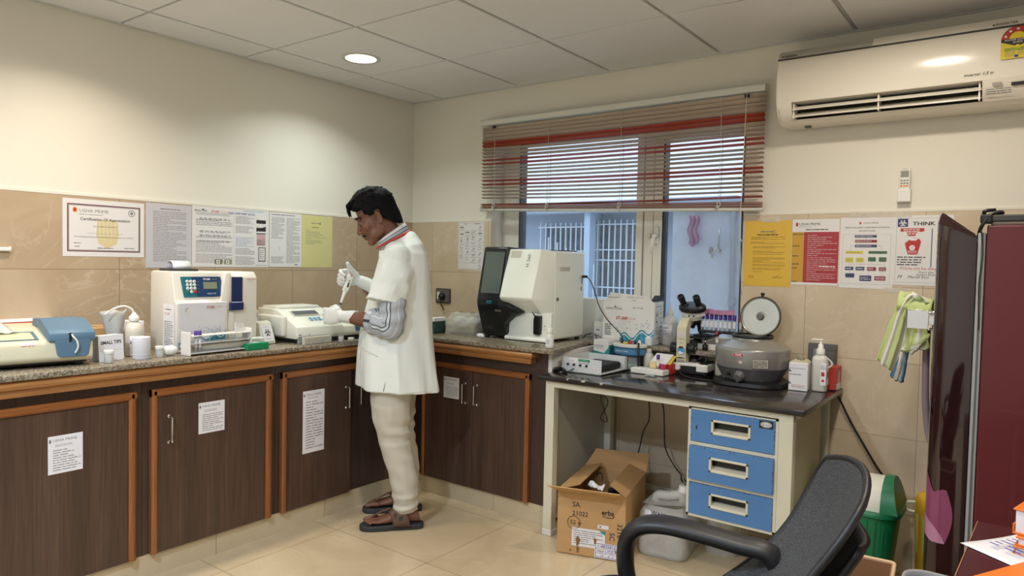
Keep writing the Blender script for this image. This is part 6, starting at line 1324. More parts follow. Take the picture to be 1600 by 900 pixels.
b.loft([t1, [(p + q) / 2 + V((0, 0, .006)) for p, q in zip(t1, t2)], t2], FRG); b.build('door_cap', d_, 'curved glossy door cap', sharp=40)
DPATH = [V((x, y, 0)) for x, y in ((3.30, -.7435), (3.262, -.745), (3.236, -.738), (3.222, -.722), (3.212, -.66), (3.208, -.55))]
def dpt(u, z, off):
    u = max(0, u)
    for p, q in zip(DPATH, DPATH[1:]):
        L_ = (q - p).length
        if u <= L_ or q is DPATH[-1]:
            d_ = (q - p).normalized(); return M @ (p.lerp(q, u / L_) + V((d_.y, -d_.x, 0)) * -off * -1 + V((0, 0, z)))
        u -= L_
def petal(b, z0, z1, lo, hi, m, off):
    """leaf between two edge curves lo(t), hi(t) given along the door's rounded edge"""
    b.surf(lambda t, w: dpt(lo(t) + (hi(t) - lo(t)) * w, z0 + (z1 - z0) * t, off), 16, 26, m)
sgn = -1
b = MB(); petal(b, .415, .60, lambda t: .02 - .02 * sin(pi * t), lambda t: .02 + .115 * sin(pi * min(1, t * .9 + .08)) ** .8, FLORAL, .0012 * sgn); b.build('petal_print', d_, 'pink printed petal')
b = MB(); petal(b, .415, .50, lambda t: .02 + .02 * t + .05 * t * t, lambda t: .02 + .115 * sin(pi * min(1, t * .42 + .08)) ** .8, FLORALL, .002 * sgn); b.build('petal_print', d_, 'pink printed petal')
b = MB(); petal(b, .56, .67, lambda t: .045 + .05 * t, lambda t: .06 + .07 * sin(pi * (.25 + .55 * t)), FLORAL, .002 * sgn); b.build('petal_print', d_, 'pink printed petal')
b = MB(); petal(b, .86, 1.05, lambda t: .10 + .04 * t, lambda t: .10 + .04 * t + .03 * sin(pi * t), FLORAL, .0012 * sgn); b.build('petal_print', d_, 'pink printed petal')
b = MB()
b.loft([[M @ V((x, y, z)) for z in (1.135, 1.198) for (x, y) in ()] or [M @ V(p) + V((0, -.085, 0)) for p in ((3.225, -.56, z), (3.13, -.56, z), (3.122, -.55, z), (3.118, -.52, z), (3.122, -.49, z), (3.13, -.48, z), (3.225, -.48, z), (3.225, -.49, z), (3.135, -.49, z), (3.13, -.50, z), (3.128, -.52, z), (3.13, -.54, z), (3.135, -.55, z), (3.225, -.55, z))] for z in (1.135, 1.198)], CHROME, smooth=False)
b.box(3.196, 3.226, -.67, -.64, 1.132, 1.2, CHROME, .004, 2, M); b.build('handle_bracket', d_, 'chrome handle bracket', sharp=40)
b = MB(); b.tube([M @ V(p) for p in catmull([(3.18, -.52, 1.14), (3.18, -.52, 1.0), (3.185, -.52, .85), (3.198, -.52, .74), (3.212, -.52, .70)], 5)], .012, M_['handle_grey'], 12); b.build('door_handle', d_, 'purple grey handle bar')
# towel over the handle
TG = pal('towel_green', 'b2bf80', .95, var=.12, bump=.6, bs=350); TW_ = pal('towel_white', 'd3d2c8', .95, var=.1, bump=.6, bs=350); TBL = pal('towel_blue', '3f6f8c', .95, var=.1, bump=.6, bs=350); TGY = pal('towel_grey', 'a09f96', .95, var=.1, bump=.6, bs=350)
def towel(b, fn, nu, nv, ms, th=.01): b.surf(fn, nu, nv, TG, th, colmat=lambda i, j: ms[j * len(ms) // nv])
def curve(pts, t):
    P = catmull([(x, 0, z) for x, z in pts], 8); f = t * (len(P) - 1); i = min(int(f), len(P) - 2); return P[i].lerp(P[i + 1], f - i)
def panel(lc, rc_, y0, bulge, folds, ph, down=0):
    def fn(u, v):
        p = curve(lc, u).lerp(curve(rc_, u), v); y = y0 - bulge * sin(pi * v) * (.6 + .4 * u) - folds * sin(3 * TAU * v + ph + 1.5 * u) * (.4 + .6 * u) - .02 * u
        w = .003 * noise.noise((9 * u, 9 * v, ph)); return (p.x + w, y + w, p.z + w)
    return fn
tw = MB()
towel(tw, panel([(3.165, 1.232), (3.115, 1.262), (3.078, 1.20), (3.05, 1.11), (3.022, 1.005)], [(3.185, 1.215), (3.155, 1.235), (3.128, 1.18), (3.118, 1.08), (3.092, .955)], -.545, .03, .008, 0), 30, 32, [TG, TG, TW_, TW_, TG, TG, TW_, TW_])
towel(tw, panel([(3.105, 1.205), (3.122, 1.14), (3.118, 1.075), (3.105, 1.045)], [(3.19, 1.20), (3.188, 1.15), (3.192, 1.10), (3.20, 1.062)], -.575, .02, .006, 2), 20, 24, [TG, TG, TW_, TG])
towel(tw, panel([(3.105, 1.05), (3.13, 1.043), (3.14, 1.04)], [(3.15, 1.085), (3.17, 1.095), (3.195, 1.118)], -.59, .012, .003, 1), 10, 14, [TW_, TG])
towel(tw, panel([(3.09, 1.03), (3.08, .98), (3.07, .945)], [(3.128, 1.05), (3.124, .99), (3.117, .925)], -.555, .012, .006, 3), 14, 18, [TBL, TGY, TGY, TBL])
towel(tw, lambda u, v: (3.085 + .11 * v, -.52 - .05 * cos(pi * u), 1.20 + .055 * sin(pi * u) * (1 - .35 * v) - .01 * v), 14, 12, [TG])
tag(tw.build('hand_towel'), 'green and white striped towel with blue end hung on the fridge handle', 'towel')
fcb = MB(); fcb.tube(catmull([(3.335, -.70, 1.455), (3.345, -.745, 1.49), (3.37, -.74, 1.53), (3.40, -.73, 1.535), (3.36, -.71, 1.515), (3.35, -.73, 1.54), (3.38, -.72, 1.545)], 6), .006, BLACK, 8); fcb.box(3.355, 3.46, -.745, -.70, 1.506, 1.528, DGREY, .004, 2); fcb.box(3.34, 3.375, -.75, -.69, 1.50, 1.53, BLACK, .006, 2)
fcb.tube(catmull([(3.345, -.748, 1.48), (3.352, -.752, 1.40), (3.345, -.752, 1.30), (3.35, -.752, 1.15)], 5), .002, BLACK, 6)
tag(fcb.build('adapter_cable'), 'black adapter and tangled cable on top of the fridge', 'adapter')
# ================================================================== MESH OFFICE CHAIR
MESHM, nt, bb, N, L = newmat('chair_mesh')
v = coords(N, L, (1, 1, 1)); ck = N.new('ShaderNodeTexVoronoi'); ck.inputs['Scale'].default_value = 330; L.new(v, ck.inputs['Vector'])
L.new(mixcol(N, L, ramp(N, L, ck.outputs['Distance'], .25, .6), lin('1c1d1f'), lin('4c4e50')), bb.inputs['Base Color']); bb.inputs['Roughness'].default_value = .55
bumpit(N, L, bb, ck.outputs['Distance'], .5, .003)
CHB = pal('chair_black', '1b1b1c', .45, var=.08)
CH0 = V((2.98, -1.95, 0)); ch = thing('office_chair', 'black mesh office chair standing in front of the blue drawers', 'chair', CH0)
def chl(p): return V(p) - CH0
FT, FB = V((3.122, -1.66, .915)), V((2.90, -1.77, .515)); NT, NB = V((3.278, -2.02, .91)), V((2.98, -2.16, .515))
def back(u, v, off=0):
    """u: far edge to near edge, v: bottom to top"""
    lo = FB.lerp(NB, u); hi = FT.lerp(NT, u); p = lo.lerp(hi, v)
    nrm = V((-.80, -.28, .48)).normalized()
    bow = .05 * sin(pi * v) - .045 * (2 * u - 1) ** 2 * (-1) * .6
    r = 1 - .16 * (max(0, v - .72) / .28) ** 2
    cu = lo.lerp(hi, v) ; mid = FB.lerp(NB, .5).lerp(FT.lerp(NT, .5), v)
    p = mid + (p - mid) * r
    dz = -.05 * (2 * u - 1) ** 2 * (max(0, v - .6) / .4) ** 2
    return p - nrm * (.05 * sin(pi * v)) + nrm * (.04 * (2 * u - 1) ** 2) + V((0, 0, dz)) + nrm * off
b = MB(); b.surf(lambda u, v: chl(back(u, v)), 24, 30, MESHM, .012); b.build('backrest', ch, 'black mesh back')
edge = [(0, v / 14) for v in range(15)] + [(u / 10, 1) for u in range(1, 11)] + [(1, 1 - v / 14) for v in range(1, 15)] + [(1 - u / 10, 0) for u in range(1, 10)]
b = MB(); b.tube([chl(back(u, v, -.006)) for u, v in edge], .0085, CHB, 10, loop=True); b.build('back_rim', ch, 'stitched rim')
b = MB(); b.surf(lambda u, v: chl(back(.12 + .76 * u, .06 + .7 * v, -.035 - .02 * sin(pi * u))), 14, 14, CHB, .014); b.build('back_shell', ch, 'black rear shell')
b = MB(); c_ = V((2.78, -2.02, .46)); 
b.loft([[chl(c_ + V((x * s, y * s, z))) for x, y in rrect(.46, .47, .12, 6)] for z, s in ((-.04, .9), (-.03, .98), (.0, 1.0), (.03, .97), (.045, .85))], CHB); b.build('seat', ch)
def arm(far):
    o = V((0, 0, 0)) if far else V((.12, -.50, 0))
    fwd = V((-.985, -.17, 0)); bk = V((2.985, -1.79, 0)) + o
    prof = [(-.02, .645), (.06, .655), (.16, .665), (.24, .668), (.30, .655), (.335, .62), (.345, .56), (.33, .49), (.28, .44), (.22, .42), (.14, .43), (.06, .47), (.0, .53), (-.03, .58)]
    pts = catmull([bk + fwd * f + V((0, 0, z)) for f, z in prof], 4, loop=True); side = V((.17, -.985, 0)); rings = []; n = len(pts)
    for i, p in enumerate(pts):
        t = (pts[(i + 1) % n] - pts[i - 1]).normalized(); nn = t.cross(side).normalized()
        top = max(0, (p.z - .5) / .17); w = .022 + .020 * top; h_ = .023
        rings.append([chl(p + side * (w * cos(a)) + nn * (h_ * sin(a))) for a in [TAU * q / 10 for q in range(10)]])
    b = MB(); b.loft(rings, CHB, loop=True); return b.build('armrest', ch)
arm(True); arm(False)
b = MB(); b.cyl(chl((2.80, -2.02, .42)), chl((2.80, -2.02, .12)), .03, CHB, 20); b.cyl(chl((2.80, -2.02, .14)), chl((2.80, -2.02, .07)), .045, CHB, 20); b.tube([chl(p) for p in catmull([(2.84, -2.0, .42), (3.0, -1.98, .42), (3.07, -1.97, .47), (3.05, -1.95, .58)], 5)], .022, CHB, 10, flat=1.6); b.build('column', ch)
for k in range(5):
    a = .3 + TAU * k / 5; b = MB(); e = V((2.80 + .28 * cos(a), -2.02 + .28 * sin(a), .075)); b.tube([chl((2.80, -2.02, .11)), chl(e)], [.028, .016], CHB, 10); lg = b.build('leg', ch)
    b = MB(); b.cyl(chl(e + V((-.012, 0, -.042))), chl(e + V((.012, 0, -.042))), .03, BLACK, 18, bev=.004); b.cyl(chl(e), chl(e + V((0, 0, -.05))), .008, BLACK, 10); b.build('caster', lg)
# ================================================================== MAROON TABLE, BOTTOM RIGHT
TBM = pal('maroon_laminate', '4a1d1e', .25, var=.08, vs=5)
tt = thing('maroon_table', 'dark maroon table at the lower corner with papers and orange registers', 'table', (3.85, -2.3, 0)); M = at((-3.85, 2.3, 0))
b = MB(); top = [(3.405, -1.50), (4.4, -1.38), (4.4, -3.2), (3.62, -3.2), (3.385, -2.0)]
b.prism(top, 'z', .715, .74, TBM, .002, 1, M); b.prism([(3.4035, -1.4985), (3.3835, -2.0), (3.3855, -2.0), (3.4055, -1.4985)], 'z', .736, .7405, pal('worn_wood_edge', '9a6a48', .6), M=M); b.build('table_top', tt)
for x, y in ((3.46, -1.6), (4.3, -1.5), (4.3, -3.1), (3.72, -3.1)): b = MB(); b.box(x, x + .05, y - .05, y, 0, .716, TBM, .003, 1, M); b.build('leg', tt)
pp = MB(); pp.surf(lambda u, v: (-.09 + .2 * u, -.1 + .17 * v, .002 + .006 * u * v + .006 * (1 - u) * v ** 3), 10, 10, PAPER, .0006); pp.plane((-.08, -.08, .006), (1, 0, .03), (0, 1, .03)); pp.lines(.02, .02, .16, .13, 7, INKB, 4, .004, .3, .5, .8); o = pp.build('paper_sheet'); o.location = (3.515, -1.67, .7405); o.rotation_euler.z = RAD(-38); tag(o, 'white sheet with blue handwriting on the maroon table', 'paper')
def register(name, label, loc, rot, w, d, h, tilt=0):
    t = thing(name, label, 'book', loc, rot)
    b = MB(); b.box(-w / 2 + .004, w / 2 - .004, -d / 2 + .004, d / 2 - .004, .003, h - .003, PAPER, .001, 1); b.build('pages', t)
    b = MB(); b.box(-w / 2, w / 2, -d / 2, d / 2, h - .004, h, ORANGE, .001, 1); b.box(-w / 2, w / 2, -d / 2, d / 2, 0, .004, ORANGE, .001, 1); b.box(-w / 2, -w / 2 + .003, -d / 2, d / 2, 0, h * .4, ORANGE, .001, 1); b.build('cover', t); return t
register('register_book', 'orange covered register lying open side out at the table corner', (3.575, -1.905, .7405), RAD(-28), .25, .2, .022)
register('register_book', 'orange register at the bottom of the pile against the picture edge', (3.63, -1.57, .7405), RAD(-12), .25, .3, .02)
register('register_book', 'middle orange register of the pile against the picture edge', (3.63, -1.565, .761), RAD(-10), .25, .3, .02)
register('register_book', 'top orange register of the pile against the picture edge', (3.632, -1.56, .7815), RAD(-14), .25, .3, .055)
pp = MB(); pp.surf(lambda u, v: (-.1 + .2 * u, -.14 + .28 * v, .001 + .004 * sin(3 * u)), 8, 8, PAPER, .0006); o = pp.build('paper_sheet'); o.location = (3.50, -1.94, .7405); o.rotation_euler.z = RAD(-30); tag(o, 'blank white sheet under the orange register at the table corner', 'paper')
bd = thing('cardboard_carton', 'plain brown carton with pale rim between the mesh chair and the maroon table', 'carton', (3.118, -1.42, 0), RAD(5)); BRD = pal('brown_board', '9a7250', .5, var=.06)
b = MB()
for q in ((-.092, .10, -.10, -.092), (-.092, .10, .092, .10), (-.10, -.092, -.10, .10), (.092, .10, -.10, .10)): b.box(q[0], q[1], q[2], q[3], 0, .52, BRD, .003, 2)
b.box(-.09, .09, -.09, .09, 0, .01, BRD); b.build('carton_walls', bd)
b = MB(); b.tube([(x, y, .52) for x, y in rrect(.2, .2, .012, 4)], .005, pal('pale_edge', 'd6b98e', .5), 8, loop=True); b.build('rim', bd, 'pale rim')
gt = MB()
gt.loft([[(x * s, y * s, z) for x, y in rrect(.16, .12, .045, 8)] for z, s in ((0, .85), (.6, .97), (.672, 1.0), (.68, .99), (.678, .93), (.66, .9), (.6, .88))], M_['grey_pvc_pipe'], cap=False); gt.loft([[(x * s, y * s, .002) for x, y in rrect(.16, .12, .045, 8)] for s in (.85, .1)], GREY)
o = gt.build('grey_tub'); o.location = (3.36, -1.88, 0); tag(o, 'tall grey plastic tub at the maroon table edge', 'tub')
o.location = (3.365, -1.80, 0)
# ================================================================== THE MAN   (local frame: faces -x, y away from the camera, z up)
SKIN = pal('skin', '714b39', .5, var=.06, vs=30); SKINF = SKIN
m, nt, bb, N, L = newmat('hair'); v = coords(N, L, (60, 60, 12)); f = noisetex(N, L, v, 6, 4)
L.new(mixcol(N, L, f, lin('050507'), lin('101014')), bb.inputs['Base Color']); bb.inputs['Roughness'].default_value = .7; bb.inputs['Specular IOR Level'].default_value = .15; bumpit(N, L, bb, f, .8, .004); HAIR = m
COAT = pal('lab_coat_cotton', 'dde3dd', .8, var=.02, vs=5, bump=.12, bs=40); PANTS = pal('trouser_cotton', 'c2bdae', .85, var=.05, vs=9, bump=.15, bs=60)
GLOVE = pal('latex_glove', 'd4d7d3', .45, var=.03, bump=.1, bs=90); SHIRT = pal('shirt_grey', 'a9b0b6', .8, var=.05, vs=30); STRIPE = pal('shirt_stripe_dark', '33363f', .8); STRIPL = pal('shirt_stripe_pale', 'd0d3d6', .8)
LANY = pal('lanyard_red', 'b9402c', .5); LEATH = pal('sandal_leather', '5c4436', .6, var=.12, vs=40, bump=.2); SOLE = pal('sandal_sole', '2f3234', .7)
MAN = thing('person', 'man in white coat and pale trousers pipetting at the counter', 'person', (.90, -1.02, 0), RAD(46.04))
def ell(c, ax, ay, k=20, ang=0, sq=2.0):
    o = []
    for q in range(k):
        a = TAU * q / k; x, y = cos(a), sin(a); e = (abs(x) ** sq + abs(y) ** sq) ** (-1 / sq) if sq != 2 else 1
        x, y = x * e * ax, y * e * ay; o.append(V((c[0] + x * cos(ang) - y * sin(ang), c[1] + x * sin(ang) + y * cos(ang), c[2])))
    return o
def limb(b, pts, rad, m, k=5, seg=14, flat=1.0):
    P = catmull(pts, k); n = len(pts); R = []
    for i in range(len(P)):
        t = i / k; j = min(int(t), n - 2); R.append(rad[j] + (rad[j + 1] - rad[j]) * (t - j))
    b.tube(P, R, m, seg, flat=flat)
TW = RAD(14)      # torso turned a little away from the camera
sh = lambda s, z, r=.175, dx=0: V((.045 + dx - s * r * -sin(TW) * 1.0, s * r * cos(TW), z))
# --- head in its own frame, then tilted
HT = Matrix.Translation((-.097, .0, 1.545)) @ Matrix.Rotation(RAD(3), 4, 'Z') @ Matrix.Rotation(RAD(-28), 4, 'Y')
def head(b):
    t = MB(); B = lambda c, r: t.ball(c, r, SKIN, 20)
    B((.012, 0, .05), (.096, .074, .083)); B((-.032, 0, -.015), (.060, .060, .092)); B((-.045, 0, -.072), (.042, .046, .036)); B((-.076, 0, -.096), (.022, .024, .018)); B((.01, 0, -.035), (.07, .062, .07))
    for s in (-1, 1):
        B((-.083, s * .028, .028), (.014, .026, .008)); B((-.058, s * .042, -.016), (.028, .020, .022)); B((-.101, s * .011, -.034), (.010, .008, .008)); B((-.03, s * .05, -.065), (.04, .014, .025))
        B((-.080, s * .030, .010), (.011, .015, .010))
    t.tube([(-.088, 0, .018), (-.1, 0, -.006), (-.113, 0, -.026), (-.110, 0, -.038)], [.008, .010, .0125, .009], SKIN, 12)
    B((-.094, 0, -.058), (.011, .022, .006)); B((-.091, 0, -.069), (.011, .019, .007)); B((-.086, 0, -.048), (.011, .02, .012)); B((-.08, 0, -.08), (.012, .02, .01))
    t.tube([(.015, 0, -.03), (.026, 0, -.093), (.03, 0, -.16)], [.060, .054, .058], SKIN, 18)
    for s in (-1, 1):
        q = Matrix.Translation((.006, s * .072, -.002)) @ Matrix.Rotation(s * RAD(22), 4, 'Z')
        t.tube([q @ V((.015 * cos(a), s * .004, .028 * sin(a))) for a in [-2.2 + 4.4 * k / 12 for k in range(13)]], .0055, SKIN, 8); t.ball(q @ V((.002, 0, -.002)), (.013, .005, .022), SKIN, 12); t.ball(q @ V((-.002, s * .002, -.024)), (.007, .005, .008), SKIN, 10)
    t.bm.transform(HT); me = bpy.data.meshes.new('t'); t.bm.to_mesh(me); t.bm.free(); b.bm.from_mesh(me); bpy.data.meshes.remove(me)
# --- hands
def hand(b, W, d, n, t, m, grow, fing, thumb, scale=1.0):
    """W wrist, d towards the fingers, n out of the palm, t thumb side"""
    d, n, t = V(d).normalized(), V(n).normalized(), V(t).normalized(); S = scale
    rings = []
    for q, (l, w, h) in enumerate(((-.03, .026, .020), (.0, .027, .018), (.03, .038, .017), (.06, .043, .015), (.085, .041, .013), (.095, .034, .009))):
        c = V(W) + d * l * S; rings.append([c + t * ((w + grow) * S * cos(a)) + n * ((h + grow) * S * sin(a)) for a in [TAU * k / 16 for k in range(16)]])
    b.loft(rings, m)
    for k, (off, L_, c1, c2, c3, sp) in enumerate(fing):
        p = V(W) + d * .078 * S + t * off * S; dd = (d + t * sp).normalized(); seg = [L_ * .48, L_ * .31, L_ * .26]; pts = [p.copy()]; ax = dd.cross(n).normalized(); ang = 0
        for sl, c in zip(seg, (c1, c2, c3)):
            ang += c; v_ = dd * cos(ang) + n * sin(ang); q2 = p + v_ * sl * S; pts += [p.lerp(q2, .5), q2]; p = q2
        rr = [.0105, .0098, .0098, .0088, .0088, .0078, .006]
        b.tube(pts, [(r + grow) * S for r in rr[:len(pts)]], m, 10); b.ball(pts[-1], (.0068 + grow) * S, m, 10)
    p = V(W) + d * .02 * S + t * .024 * S; pts = [p] + [V(W) + d * x * S + t * y * S + n * z * S for x, y, z in thumb]
    b.tube(pts, [(r + grow) * S for r in (.017, .0145, .011, .0085)][:len(pts)], m, 12); b.ball(pts[-1], (.0085 + grow) * S, m, 10)
LW = V((-.232, -.055, 1.052)); LE = V((-.03, -.215, 1.035)); RW = V((-.172, .175, 1.222)); RE = V((-.05, .245, 1.08))
Lhand = dict(W=LW + V((-.026, .016, .002)), d=(-.90, .42, -.02), n=(.42, .90, -.1), t=(0, .1, 1),
             fing=((.030, .072, .5, .6, .4, .08), (.010, .078, .45, .6, .4, .02), (-.011, .073, .5, .6, .4, -.03), (-.030, .06, .55, .6, .4, -.1)), thumb=((.05, .045, .022), (.085, .04, .045), (.108, .025, .052)))
Rhand = dict(W=RW + V((-.02, -.005, .004)), d=(-.90, -.22, .30), n=(-.10, -.90, -.42), t=(.28, -.36, .86),
             fing=((.030, .074, .75, 1.25, .7, .03), (.010, .08, .85, 1.25, .7, .0), (-.011, .075, .9, 1.25, .7, -.02), (-.030, .062, .95, 1.2, .7, -.05)), thumb=((.045, .045, .012), (.068, .070, .026), (.080, .088, .032)))
# --- one continuous body
b = MB(); head(b)
tor = [(.012, .0, .82, .085, .135), (.012, 0, .95, .09, .135), (.018, 0, 1.08, .092, .14), (.032, 0, 1.22, .095, .148), (.043, 0, 1.34, .085, .14), (.043, 0, 1.40, .06, .09), (.015, 0, 1.44, .055, .06), (-.01, 0, 1.46, .045, .045)]
b.loft([ell((x, y, z), rx, ry, 20, TW) for x, y, z, rx, ry in tor], SKIN)
SL, SRt = sh(-1, 1.36, .165), sh(1, 1.36, .165)
limb(b, [SL, SL.lerp(LE, .5) + V((.01, -.03, 0)), LE, LE.lerp(LW, .5) + V((0, -.004, 0)), LW], [.048, .045, .040, .040, .026], SKIN)
limb(b, [SRt, SRt.lerp(RE, .5) + V((.01, .03, 0)), RE, RE.lerp(RW, .5), RW], [.048, .045, .040, .039, .026], SKIN)
hand(b, m=SKIN, grow=-.0025, **Lhand); hand(b, m=SKIN, grow=-.0025, **Rhand)
LEGS = {-1: [(.0, -.085, .86), (-.012, -.095, .62), (.005, -.09, .45), (.055, -.09, .25), (.082, -.09, .07)], 1: [(.03, .085, .86), (.02, .10, .62), (.035, .11, .45), (.075, .135, .25), (.085, .16, .07)]}
def foot(b, x0, y, s):
    """heel at x0+.055, toes towards -x"""
    b.loft([[(x0 + dx, y + w * cos(a) + dy, .030 + max(-.004, h * .5 + h * .5 * sin(a))) for a in [TAU * k / 14 for k in range(14)]] for dx, w, h, dy in ((.052, .012, .02, 0), (.045, .026, .05, 0), (.02, .031, .07, 0), (-.02, .032, .075, 0), (-.07, .036, .058, 0), (-.12, .042, .04, -s * .004), (-.155, .044, .028, -s * .004), (-.168, .038, .016, -s * .004))], SKIN)
    for k, (dy, L_, r) in enumerate(((.031, .054, .0115), (.008, .053, .0082), (-.010, .046, .0078), (-.0265, .037, .0072), (-.041, .027, .0068))):
        y_ = y + s * dy * 1.0; b.tube([(x0 - .155, y_, .046), (x0 - .165 - L_ * .5, y_, .047), (x0 - .165 - L_, y_ - s * .002, .040)], [r * 1.1, r, r * .85], SKIN, 10); b.ball((x0 - .165 - L_, y_ - s * .002, .040), r * .88, SKIN, 10)
for s in (-1, 1):
    limb(b, LEGS[s], [.085, .075, .056, .052, .036], SKIN, seg=16)
    foot(b, .085 if s < 0 else .088, LEGS[s][-1][1], -s if s > 0 else 1)
body = b.build('body', MAN, 'brown skinned bare face, forearm and feet', remesh=.0038, smooth_it=2)
# --- face details
b = MB()
for s in (-1, 1):
    b.tube([HT @ V((-.089, s * .010, .036)), HT @ V((-.096, s * .024, .042)), HT @ V((-.083, s * .045, .039)), HT @ V((-.069, s * .055, .030))], [.003, .0042, .004, .002], HAIR, 8)
b.build('eyebrows', MAN)
b = MB(); b.tube([HT @ V((-.088, -.028, -.057)), HT @ V((-.1, -.014, -.050)), HT @ V((-.1035, 0, -.0475)), HT @ V((-.1, .014, -.050)), HT @ V((-.088, .028, -.057))], [.0015, .0042, .0045, .0042, .0015], HAIR, 8); b.build('moustache', MAN)
EYEW = pal('eye_white', '8f8078', .35)
for s in (-1, 1):
    b = MB(); b.ball(HT @ V((-.0822, s * .031, .005)), (.0105, .012, .0075), EYEW, 14); b.ball(HT @ V((-.0905, s * .0315, .0015)), (.004, .0055, .0045), INK, 12); b.tube([HT @ V((-.088, s * .021, .007)), HT @ V((-.0935, s * .031, .0085)), HT @ V((-.087, s * .043, .006))], .0018, HAIR, 6); b.build('eye', MAN)
b = MB(); b.ball(HT @ V((-.1005, 0, -.0595)), (.0065, .019, .0042), pal('lip', '6d4038', .45), 14); b.ball(HT @ V((-.0975, 0, -.0685)), (.0065, .016, .005), M_['lip'], 14); b.build('lips', MAN)
# --- hair
def hairy(x, y, z):
    front = .058 + .012 * (1 - abs(y) * 13)
    if x < -.045: lim = front + (.0 if z > 0 else 0)
    elif x < .0: lim = .012 if x > -.03 else .026
    elif x < .028: lim = .028 if abs(y) > .045 else -.02
    else: lim = -.028 - .05 * min(1, (x - .028) / .06)
    return z - lim
b = MB(); t = bmesh.new(); bmesh.ops.create_uvsphere(t, u_segments=72, v_segments=48, radius=1)
for vt in t.verts:
    d_ = vt.co.normalized(); p = V((.012 + d_.x * .096, d_.y * .074, .05 + d_.z * .083)) if True else None
    low_ = d_.z < 0
    if low_:
        hh = math.hypot(d_.x, d_.y); rd = (1 - .10 * d_.z ** 2) * min(1, hh * 2.6) / max(hh, 1e-5); p = V((.012 + d_.x * rd * .096, d_.y * rd * .074, .05 + d_.z * .135))
    k = max(0, min(1, hairy(*p) / .014)); th = .016 + .014 * max(0, d_.z) + .012 * max(0, -d_.x) * max(0, d_.z + .2)
    if abs(d_.y) > .6 or d_.x > .3: th = min(th, .013 + .012 * max(0, d_.z))
    nz = noise.noise((p.x * 70, p.y * 70, p.z * 28)) * .004 + noise.noise((p.x * 160, p.y * 160, p.z * 60)) * .002
    vt.co = HT @ (p + d_ * (th * k - (.034 if low_ else .012) * (1 - k) + nz * k))
b.fin(t, HAIR, True)
rg = random.Random(12)
for k in range(520):
    a = rg.random() * TAU; e = .25 + rg.random() * 1.15; d_ = V((cos(a) * cos(e), sin(a) * cos(e), sin(e)))
    p = V((.012 + d_.x * .096, d_.y * .074, .05 + d_.z * .083))
    if hairy(*p) < .018: continue
    r0_ = p + d_ * .014; sw = V((-.35, rg.uniform(-.3, .3), .15)) if p.x < .03 else V((.2, rg.uniform(-.2, .2), -.5)); L_ = (.012 + .014 * rg.random()) if p.z > .112 else .006 + .004 * rg.random()
    b.tube([HT @ r0_, HT @ (r0_ + d_ * L_ * .6 + sw * L_ * .3), HT @ (r0_ + d_ * L_ * .8 + sw * L_ * .85)], [.0028, .002, .0004], HAIR, 5)
for k in range(60):   # fringe swept over the forehead
    y = -.055 + .11 * rg.random(); z = .082 + .03 * rg.random()
    b.tube([HT @ V((-.06, y, z + .03)), HT @ V((-.098 - .01 * rg.random(), y + .004, z + .012)), HT @ V((-.108 - .012 * rg.random(), y + .008 * rg.random(), z - .018 - .008 * rg.random()))], [.005, .0042, .0008], HAIR, 6)
b.build('hair', MAN, 'short black hair')
# --- coat
def wr(a, z, s=1.0): return s * (noise.noise((2.2 * cos(a), 2.2 * sin(a), 3 * z)) * .012 + noise.noise((5 * cos(a), 5 * sin(a), 1.6 * z + 5)) * .007)
b = MB(); rings = []
cp = [(.020, .0, .690, .198, .235), (.017, 0, .74, .194, .228), (.010, 0, .86, .186, .212), (.008, 0, .98, .178, .198), (.012, 0, 1.09, .164, .188), (.022, 0, 1.20, .146, .188), (.034, 0, 1.30, .124, .194), (.040, 0, 1.37, .108, .186), (.036, 0, 1.408, .092, .155), (.020, 0, 1.430, .082, .108), (.004, 0, 1.446, .074, .078), (-.008, 0, 1.449, .067, .068)]
for i in range(len(cp) - 1):
    for q in range(4):
        t_ = q / 4; c = [cp[i][j] + (cp[i + 1][j] - cp[i][j]) * t_ for j in range(5)]
        rg_ = ell(c[:3], c[3], c[4], 48, TW, 2.25); lowf = max(0, min(1, (1.15 - c[2]) / .4))
        out = []
        for k_, p in enumerate(rg_):
            a = TAU * k_ / 48; dv = V((p.x - c[0], p.y - c[1], 0)); dz = (-.012 * cos(a - .4) * lowf if i == 0 and q == 0 else 0) + .044 * max(0, min(1, (c[2] - 1.39) / .045)) * cos(a + TW)
            fold = lowf * (.012 * sin(7 * a + 1.5 * c[2]) + .008 * sin(11 * a + 4 * c[2]) * (a < 2.2 or a > 4.2))
            dv = dv.normalized() * (dv.length + wr(a, c[2]) + fold); out.append(V((c[0] + dv.x, c[1] + dv.y, c[2] + dz)))
        rings.append(out)
b.loft(rings, COAT)
def sleeve(S_, E_, f, r0_, r1_, out):
    a = S_ + V((0, 0, -.005)); e = S_.lerp(E_, f); pts = [a + V((.0, -out * .035, .01)), a.lerp(e, .35) + V((.006, out * .012, 0)), a.lerp(e, .7) + V((.0, out * .014, 0)), e + V((-.01, out * .01, 0))]
    P = catmull(pts, 6); R = [r0_ + (r1_ - r0_) * i / (len(P) - 1) for i in range(len(P))]; rings = []
    ax = (e - a).normalized(); ux = V((1, 0, 0)) - ax * ax.x; ux.normalize(); uy = ax.cross(ux)
    for i, p in enumerate(P):
        rings.append([p + (ux * cos(q) * 1.12 + uy * sin(q) * .92) * (R[i] + .006 * noise.noise((2 * cos(q), 2 * sin(q), i * .3 + out)) + .003 * sin(5 * q + i * .5)) for q in [TAU * k / 24 for k in range(24)]])
    b.loft(rings, COAT)
sleeve(SL, V((-.06, -.215, 1.03)), .68, .076, .083, -1); sleeve(SRt, RE, .75, .074, .078, 1)
